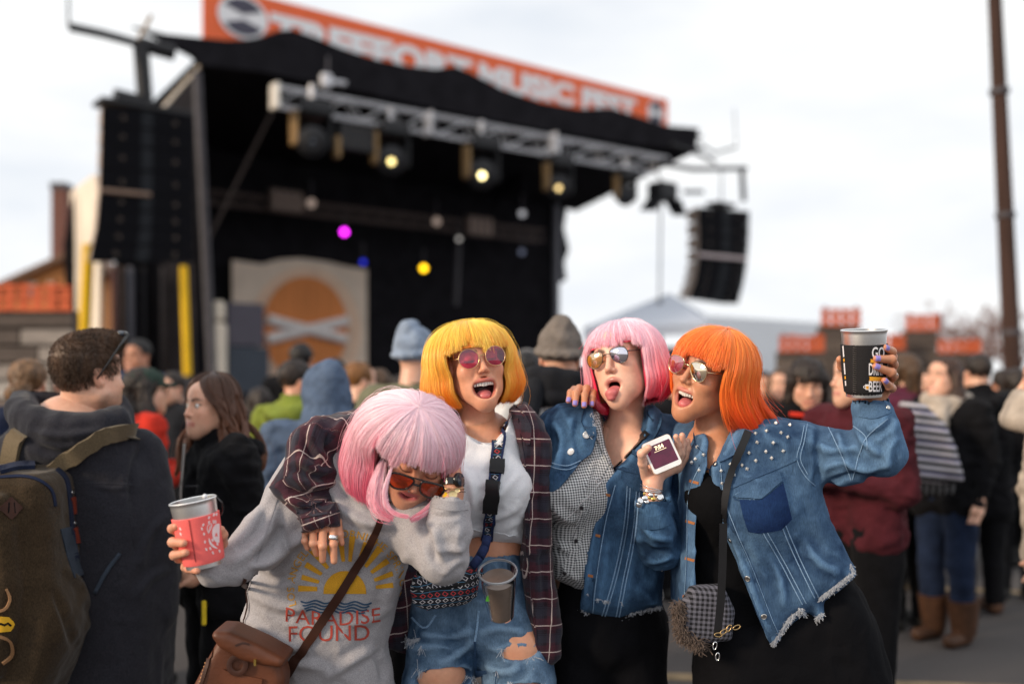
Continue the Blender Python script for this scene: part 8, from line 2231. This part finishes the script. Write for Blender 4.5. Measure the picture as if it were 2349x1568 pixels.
# striped woven bag
def striped():
    m, nt, b = new_mat('striped_weave'); N, L = nt.nodes, nt.links
    tc = N.new('ShaderNodeTexCoord'); sp = N.new('ShaderNodeSeparateXYZ'); L.new(tc.outputs['Object'], sp.inputs[0])
    z = mth(nt, 'ADD', sp.outputs[2], mth(nt, 'MULTIPLY', sp.outputs[0], .12))
    c = mixcol(nt, stripe(nt, z, .040, .018), (.010, .010, .014), lin(186, 182, 190))
    c = mixcol(nt, mth(nt, 'MULTIPLY', stripe(nt, z, .080, .005, .3), .6), c, lin(130, 124, 196))
    L.new(c, b.inputs['Base Color']); b.inputs['Roughness'].default_value = .95; weave_bump(nt, b, tc.outputs['Object'], 200, .5); return m
ds = 5.35
v = Vol((W(2040, 0, ds)[0], ds - .3, W(0, 1150, ds)[2]), (W(2230, 0, ds)[0], ds + .3, W(0, 900, ds)[2]), .010)
v.slab([W(x, y, ds)[[0, 2]] for x, y in [(2072, 918), (2118, 925), (2160, 970), (2190, 1040), (2200, 1100), (2130, 1106), (2062, 1098), (2058, 1000)]], ds, .09, .06, 0)
V, Q = v.mesh(2); V = V + normals(V, Q) * (fbm(V, 9, 2) * .012)[:, None]
sp_ = mk('striped_bag', V, Q, striped()); tag(sp_, 'black and white striped woven bag with fringe beside the beige scarf', 'bag')
for i in range(9):
    mb = MB(); a_ = W(2066 + 15 * i, 1098, ds); mb.tube([a_, a_ - (0, 0, .05), a_ - (.004, 0, .085)], [.009, .008, .004], 6); mb.build('fringe', c_grey, sp_, smooth=True)
crowd_person('man in long black coat with short dark hair seen from behind at the right', 2246, 808, 6.4, 176, c_black, c_black, 'crop', hb_dark, 0, 'down', coat=.66, width=1.15, male=True, collar=True, shoe=(.10, .05, .03))
g = crowd_person('person in beige coat with grey scarf cut off by the right frame edge', 2420, 800, 4.1, 120, c_beige, c_black, 'long', hb_brown, 0, 'down', coat=.80, collar=True)
v = Vol(g['base'] + (-.35, -.35, 1.15), g['base'] + (.35, .35, 1.7), .009)
for k in range(3): v.chain([g['P']((.13 + .02 * k) * math.sin(t), .01 + (.12 + .02 * k) * math.cos(t), 1.50 - .05 * k + .015 * math.sin(2 * t + k)) for t in np.linspace(0, 6.283, 12)], .045, .015)
V, Q = v.mesh(2); tag(mk('wool_scarf', V, Q, c_beige), 'bulky beige wool scarf at the right frame edge', 'scarf')
# further back, in front of the stage
far = [('person in blue top standing by the stage wing', 322, 776, 8.0, 20, c_dblue, c_black, 'crop', hb_black, 2), ('dark haired person silhouetted against the orange disc', 690, 782, 7.6, 180, c_black, c_black, 'short', hb_black, 1),
       ('dark haired person low before the right edge of the painted backdrop', 765, 818, 7.2, 190, c_char, c_black, 'bob', hb_black, 1), ('person in dark jacket in front of the grey speaker stack', 596, 884, 6.6, 160, c_black, c_black, 'long', hb_dark, 0),
       ('person in black left of the yellow pole, half hidden by the wavy haired woman', 400, 850, 7.0, 30, c_char, c_black, 'crop', hb_dark, 0), ('dark jacketed person between pink and orange wigs', 1560, 838, 6.8, 170, c_black, c_black, 'short', hb_dark, 0),
       ('person in charcoal far behind the dark fringed one', 1790, 842, 7.5, 20, c_char, c_black, 'long', hb_brown, 0), ('person in navy between maroon jacket and beige scarf', 2030, 850, 7.6, 185, c_navy, c_jean, 'bob', hb_dark, 1),
       ('person in black standing behind the scarf woman', 2120, 846, 8.2, 20, c_black, c_jean, 'short', hb_brown, 0), ('person in dark blue near the wooden pole', 2300, 842, 8.0, 200, c_dblue, c_black, 'short', hb_dark, 1),
       ('person in charcoal hood far left by the tarpaulin', 232, 846, 7.6, 170, c_char, c_black, 'hood', None, 0), ('person in brown jacket behind the yellow wig', 1100, 846, 7.0, 180, c_brown, c_black, 'long', hb_dark, 0), ('person in black jacket under the stage lights', 915, 858, 7.8, 180, c_black, c_black, 'bob', hb_dark, 0), ('person in black beyond the hot pink wig', 1400, 850, 7.4, 175, c_black, c_black, 'short', hb_dark, 1), ('person in black to the left of the dark fringed one', 1752, 850, 8.4, 10, c_black, c_black, 'crop', hb_dark, 1), ('person in charcoal behind the maroon jacket', 1965, 846, 8.0, 170, c_char, c_black, 'short', hb_black, 0), ('person in black long coat behind the striped bag', 2062, 842, 7.2, 20, c_black, c_black, 'long', hb_dark, 0), ('person in navy further back from the black coated man', 2200, 850, 8.6, 185, c_navy, c_black, 'short', hb_dark, 1), ('person in black beside the beige scarf at the frame edge', 2330, 840, 6.8, 190, c_black, c_black, 'bob', hb_dark, 0),
       ('person in navy beyond the orange wig', 1690, 846, 7.2, 185, c_navy, c_black, 'long', hb_brown, 0)]
for (lab, px, top, d, yaw, jk, tr, hs, hc, sk) in far:
    crowd_person(lab, px, top, d, yaw, jk, tr, hs, hc if hc else c_char, sk, 'pocket', h=.015)

# ------------------------------------------------------------------ man with the backpack
dM = 3.3
SK_M = SKINS[0]
HM = make_head(W(203, 860, dM), basis((.58, .81, .0), (0, 0, 1)), 1.08, mouth=(.024, .010), closed=True, smile=.1, eyes=True, male=True, h=.004, stubble=.5, neck=[(W(190, 905, dM), .066), (W(170, 985, dM + .02), .075)])
bodyM = limb_part([([W(160, 1000, dM), W(160, 1250, dM), W(170, 1450, dM)], [.14, .13, .13]), ([W(330, 1050, dM + .02), W(372, 1250, dM + .05), W(360, 1400, dM + .0)], [.055, .045, .035]), ([W(10, 1060, dM), W(-40, 1250, dM), W(-20, 1400, dM - .05)], [.055, .045, .035]), ([W(110, 1500, dM), W(105, 1700, dM), W(105, 1850, dM)], [.09, .07, .05]), ([W(280, 1500, dM), W(285, 1700, dM), W(285, 1850, dM)], [.09, .07, .05])], .014)
V, Q, at = merge([HM, bodyM])
pM = tag(mk('person', V, Q, SK_M, attrs=at), 'man in charcoal hooded jacket seen from behind with an olive backpack', 'person', 'people in the crowd')
# short hair
v = Vol((-.13, -.16, -.13), (.13, .14, .19), .005)
v.ell((0, -.018, .042), (.080, .100, .090), .01); v.ell((0, .05, .110), (.06, .055, .028), .04); v.ell((0, .110, -.050), (.12, .070, .10), .02, 's'); v.ell((0, -.06, -.12), (.12, .12, .055), .02, 's'); v.ell((-.08, .005, -.02), (.03, .022, .04), .01, 's'); v.ell((.08, .005, -.02), (.03, .022, .04), .01, 's')
V, Q = v.mesh(1); N = normals(V, Q); V2 = HM['toW'](V + N * (fbm(V * (1, 1, .5), 24, 2) * .0012)[:, None])
m_mh = hair_mat('man_brown', (.085, .046, .026)); hm = mk('hair', V2, Q, m_mh, pM)
ii = RNG.integers(0, len(V), 7000); S_ = np.zeros((7000, 5, 3)); Nw = normals(V2, Q)
for j in range(5):
    f = j / 4; S_[:, j] = V2[ii] + Nw[ii] * (.008 * f) + RNG.normal(0, .0025, (7000, 3)) * f + np.array((.004, .003, -.014)) * f + np.array((0, 0, .01)) * f * (V2[ii, 2:3] > HM['C'][2] + .07)
hairobj('strands', S_, .0006, m_mh, hm)
mb = MB(); mb.tube([HM['toW'](p) for p in ((.100, .07, .125), (.098, .04, .085), (.096, .0, .03), (.094, -.03, -.012))], [.006, .0042, .0035, .003], 7); mb.tube([HM['toW'](p) for p in ((-.100, .07, .125), (-.098, .04, .085), (-.096, .0, .03))], [.006, .0042, .0035], 7)
mb.tube([HM['toW']((.098 * math.cos(t), .062 + .030 * math.sin(t), .124 + .012 * math.sin(t))) for t in np.linspace(0, math.pi, 11)], .0035, 7)
sgl = tag(mb.build('sunglasses', m_blk_rim, None, smooth=True), 'dark sunglasses pushed up on the hair of the man with the backpack', 'sunglasses')
for q in (-1, 1):
    mb = MB(); mb.ball(HM['toW']((q * .045, .085, .128)), .018, 12, 8, (1, 1, .6)); mb.build('lens', m_glass_dark, sgl, smooth=True)
# hooded jacket
m_mj = heather_mat('charcoal_canvas', lin(52, 52, 59), lin(34, 34, 40), 500)
v = Vol((W(-110, 0, dM)[0], dM - .4, W(0, 1700, dM)[2]), (W(430, 0, dM)[0], dM + .4, W(0, 900, dM)[2]), .008)
v.slab([W(x, y, dM)[[0, 2]] for x, y in [(-70, 1060), (10, 1005), (60, 965), (140, 940), (270, 962), (332, 1006), (373, 1085), (392, 1205), (401, 1330), (386, 1480), (382, 1660), (-80, 1660), (-100, 1300)]], dM + .01, .19, .15, 0)
v.chain([W(318, 1040, dM), W(352, 1200, dM - .03), W(358, 1400, dM - .02)], [.085, .082, .07], .02)
hd = [W(160 + 112 * math.cos(t), 948 + 36 * math.sin(t) - 18 * math.cos(t) * -.4, dM - .07 - .10 * math.sin(t) if math.sin(t) > 0 else dM + .09) for t in np.linspace(0, 6.283, 15)]
v.chain(hd, .046, .03); v.ell(W(150, 1020, dM - .15), (.135, .065, .075), .04)
v.ell(W(184, 912, dM + .0), (.078, .09, .055), .012, 's')
jm, sM = garment('jacket', v, m_mj, pM, lines=[([(60, 985), (140, 1000), (250, 985)], .008, .012), ([(55, 1010), (140, 1040), (240, 1012)], -.008, .012), ([(330, 1010), (300, 1090), (310, 1200)], -.007, .012), ([(385, 1180), (340, 1230), (320, 1300)], .007, .014), ([(390, 1300), (340, 1330), (310, 1380)], .007, .014), ([(200, 1110), (260, 1120), (310, 1112)], .004, .008)], noise=(.006, 7))
laid(sM, 'yoke_seam', m_mj, jm, [(190, 1108), (250, 1108), (312, 1112)], 4, .0015)
laid(sM, 'arm_seam', m_mj, jm, [(322, 1008), (302, 1080), (300, 1180), (312, 1260)], 4, .0015)
v = Vol((W(-20, 0, dM)[0], dM - .25, 0), (W(420, 0, dM)[0], dM + .25, W(0, 1440, dM)[2]), .011)
v.chain([W(110, 1480, dM), W(105, 1700, dM), W(105, 1890, dM)], [.125, .095, .07], .03); v.chain([W(280, 1480, dM), W(285, 1700, dM), W(285, 1890, dM)], [.125, .095, .07], .03)
garment('trousers', v, m_blkden, pM)
for x in (105, 285):
    c = W(x, 1900, dM + .05); mb = MB(); mb.ball((c[0], c[1] + .02, .045), .06, 14, 9, (.8, 2.2, .75)); mb.build('shoe', mat('black_shoe', (.02, .02, .02), .5), pM, smooth=True)
# backpack
m_olv = heather_mat('olive_canvas', lin(72, 58, 42), lin(46, 37, 27), 420, fold=.008)
m_strap = heather_mat('olive_strap', lin(118, 104, 82), lin(92, 80, 62), 500, fold=.001)
dP = dM - .26
W0 = W
def W(px, py, d): return W0(px, py, d + .10) - (0, .10, 0) if d == dP else W0(px, py, d)
bp = empty('backpack', W(90, 1500, dP)); tag(bp, 'olive brown canvas backpack with leather diamond patch on the charcoal jacket', 'backpack')
v = Vol((W(-120, 0, dP)[0], dP - .24, W(0, 1640, dP)[2]), (W(250, 0, dP)[0], dP + .22, W(0, 1030, dP)[2]), .0075)
v.slab([W(x, y, dP)[[0, 2]] for x, y in [(-70, 1080), (0, 1066), (90, 1064), (150, 1070), (172, 1090), (180, 1180), (190, 1290), (214, 1370), (214, 1430), (190, 1490), (160, 1560), (-70, 1580)]], dP + .02, .16, .06, 0)
v.slab([W(x, y, dP)[[0, 2]] for x, y in [(-70, 1110), (40, 1100), (110, 1112), (130, 1180), (140, 1300), (130, 1420), (100, 1500), (-70, 1510)]], dP - .13, .06, .05, .012)
Vb, Qb = v.mesh(2); Vb = Vb + normals(Vb, Qb) * (fbm(Vb, 8, 3) * .010)[:, None]; Vb = folds(Vb, Qb, [([(150, 1300), (185, 1340), (205, 1400)], .008, .012), ([(120, 1350), (150, 1420), (170, 1490)], -.008, .012)])
W = W0
mk('pack_body', Vb, Qb, m_olv, bp); sP = Surf(Vb, Qb)
laid(sP, 'zip', c_navy, bp, [(130, 1075), (152, 1100), (160, 1150), (166, 1220), (178, 1300)], 9, .003)
laid(sP, 'zip', c_navy, bp, [(-10, 1095), (50, 1092), (90, 1102), (118, 1125), (126, 1160)], 6, .003)
laid(sP, 'top_handle', c_navy, bp, [(0, 1082), (40, 1072), (80, 1070)], 12, .012)
laid_patch(sP, 'leather_patch', m_lead, bp, [(25, 1138), (55, 1163), (25, 1192), (-4, 1165)], .003); laid(sP, 'patch_slot', c_black, bp, [(18, 1152), (18, 1176)], 2.5, .001, .004, sm=False); laid(sP, 'patch_slot', c_black, bp, [(33, 1152), (33, 1176)], 2.5, .001, .004, sm=False)
for (x, y0, y1) in ((164, 1125, 1178), (170, 1195, 1245)):
    laid(sP, 'zip_pull', mat('red_brown_leather', lin(122, 52, 38), .5), bp, [(x, y0 + 15), (x + 5, (y0 + y1) / 2), (x + 8, y1)], 11, .004, .002); button(sP, bp, x, y0 + 4, 5, m_metal, 'zip_ring', .004)
laid(sP, 'side_strap', cl('slate_webbing', lin(58, 66, 78)), bp, [(150, 1210), (165, 1270), (182, 1320)], 26, .003)
laid_patch(sP, 'yellow_badge', mat('yellow_badge', lin(218, 168, 40), .7), bp, [(-14, 1412), (20, 1414), (33, 1428), (26, 1446), (-14, 1450)], .003)
laid(sP, 'badge_lettering', c_black, bp, [(-12, 1432), (0, 1426), (8, 1434), (16, 1427), (24, 1434)], 5, .001, .004, sm=False)
laid(sP, 'dangling_cord', mat('tan_cord', lin(160, 120, 84), .7), bp, [(14, 1350), (22, 1372), (12, 1395), (-8, 1402)], 6, .006)
laid(sP, 'dangling_cord', mat('tan_cord', lin(160, 120, 84), .7), bp, [(0, 1458), (22, 1470), (26, 1500), (4, 1520)], 6, .006)
mb = MB(); sM.ribbon([(120, 1078), (170, 1042), (235, 1002), (290, 988), (325, 996)], [34, 36, 36, 34, 30], mb, .012, .004, 9); mb.build('shoulder_strap', m_strap, bp, smooth=True, sharp=40)
mb = MB(); sM.ribbon([(20, 1075), (28, 1045), (38, 1010), (50, 990)], 36, mb, .012, .004, 9); mb.build('shoulder_strap', m_strap, bp, smooth=True, sharp=40)
mb = MB(); sM.ribbon([(218, 1360), (245, 1310), (275, 1268)], 9, mb, .003, .003, 9); mb.build('lower_strap', cl('slate_webbing', lin(58, 66, 78)), bp, smooth=True)
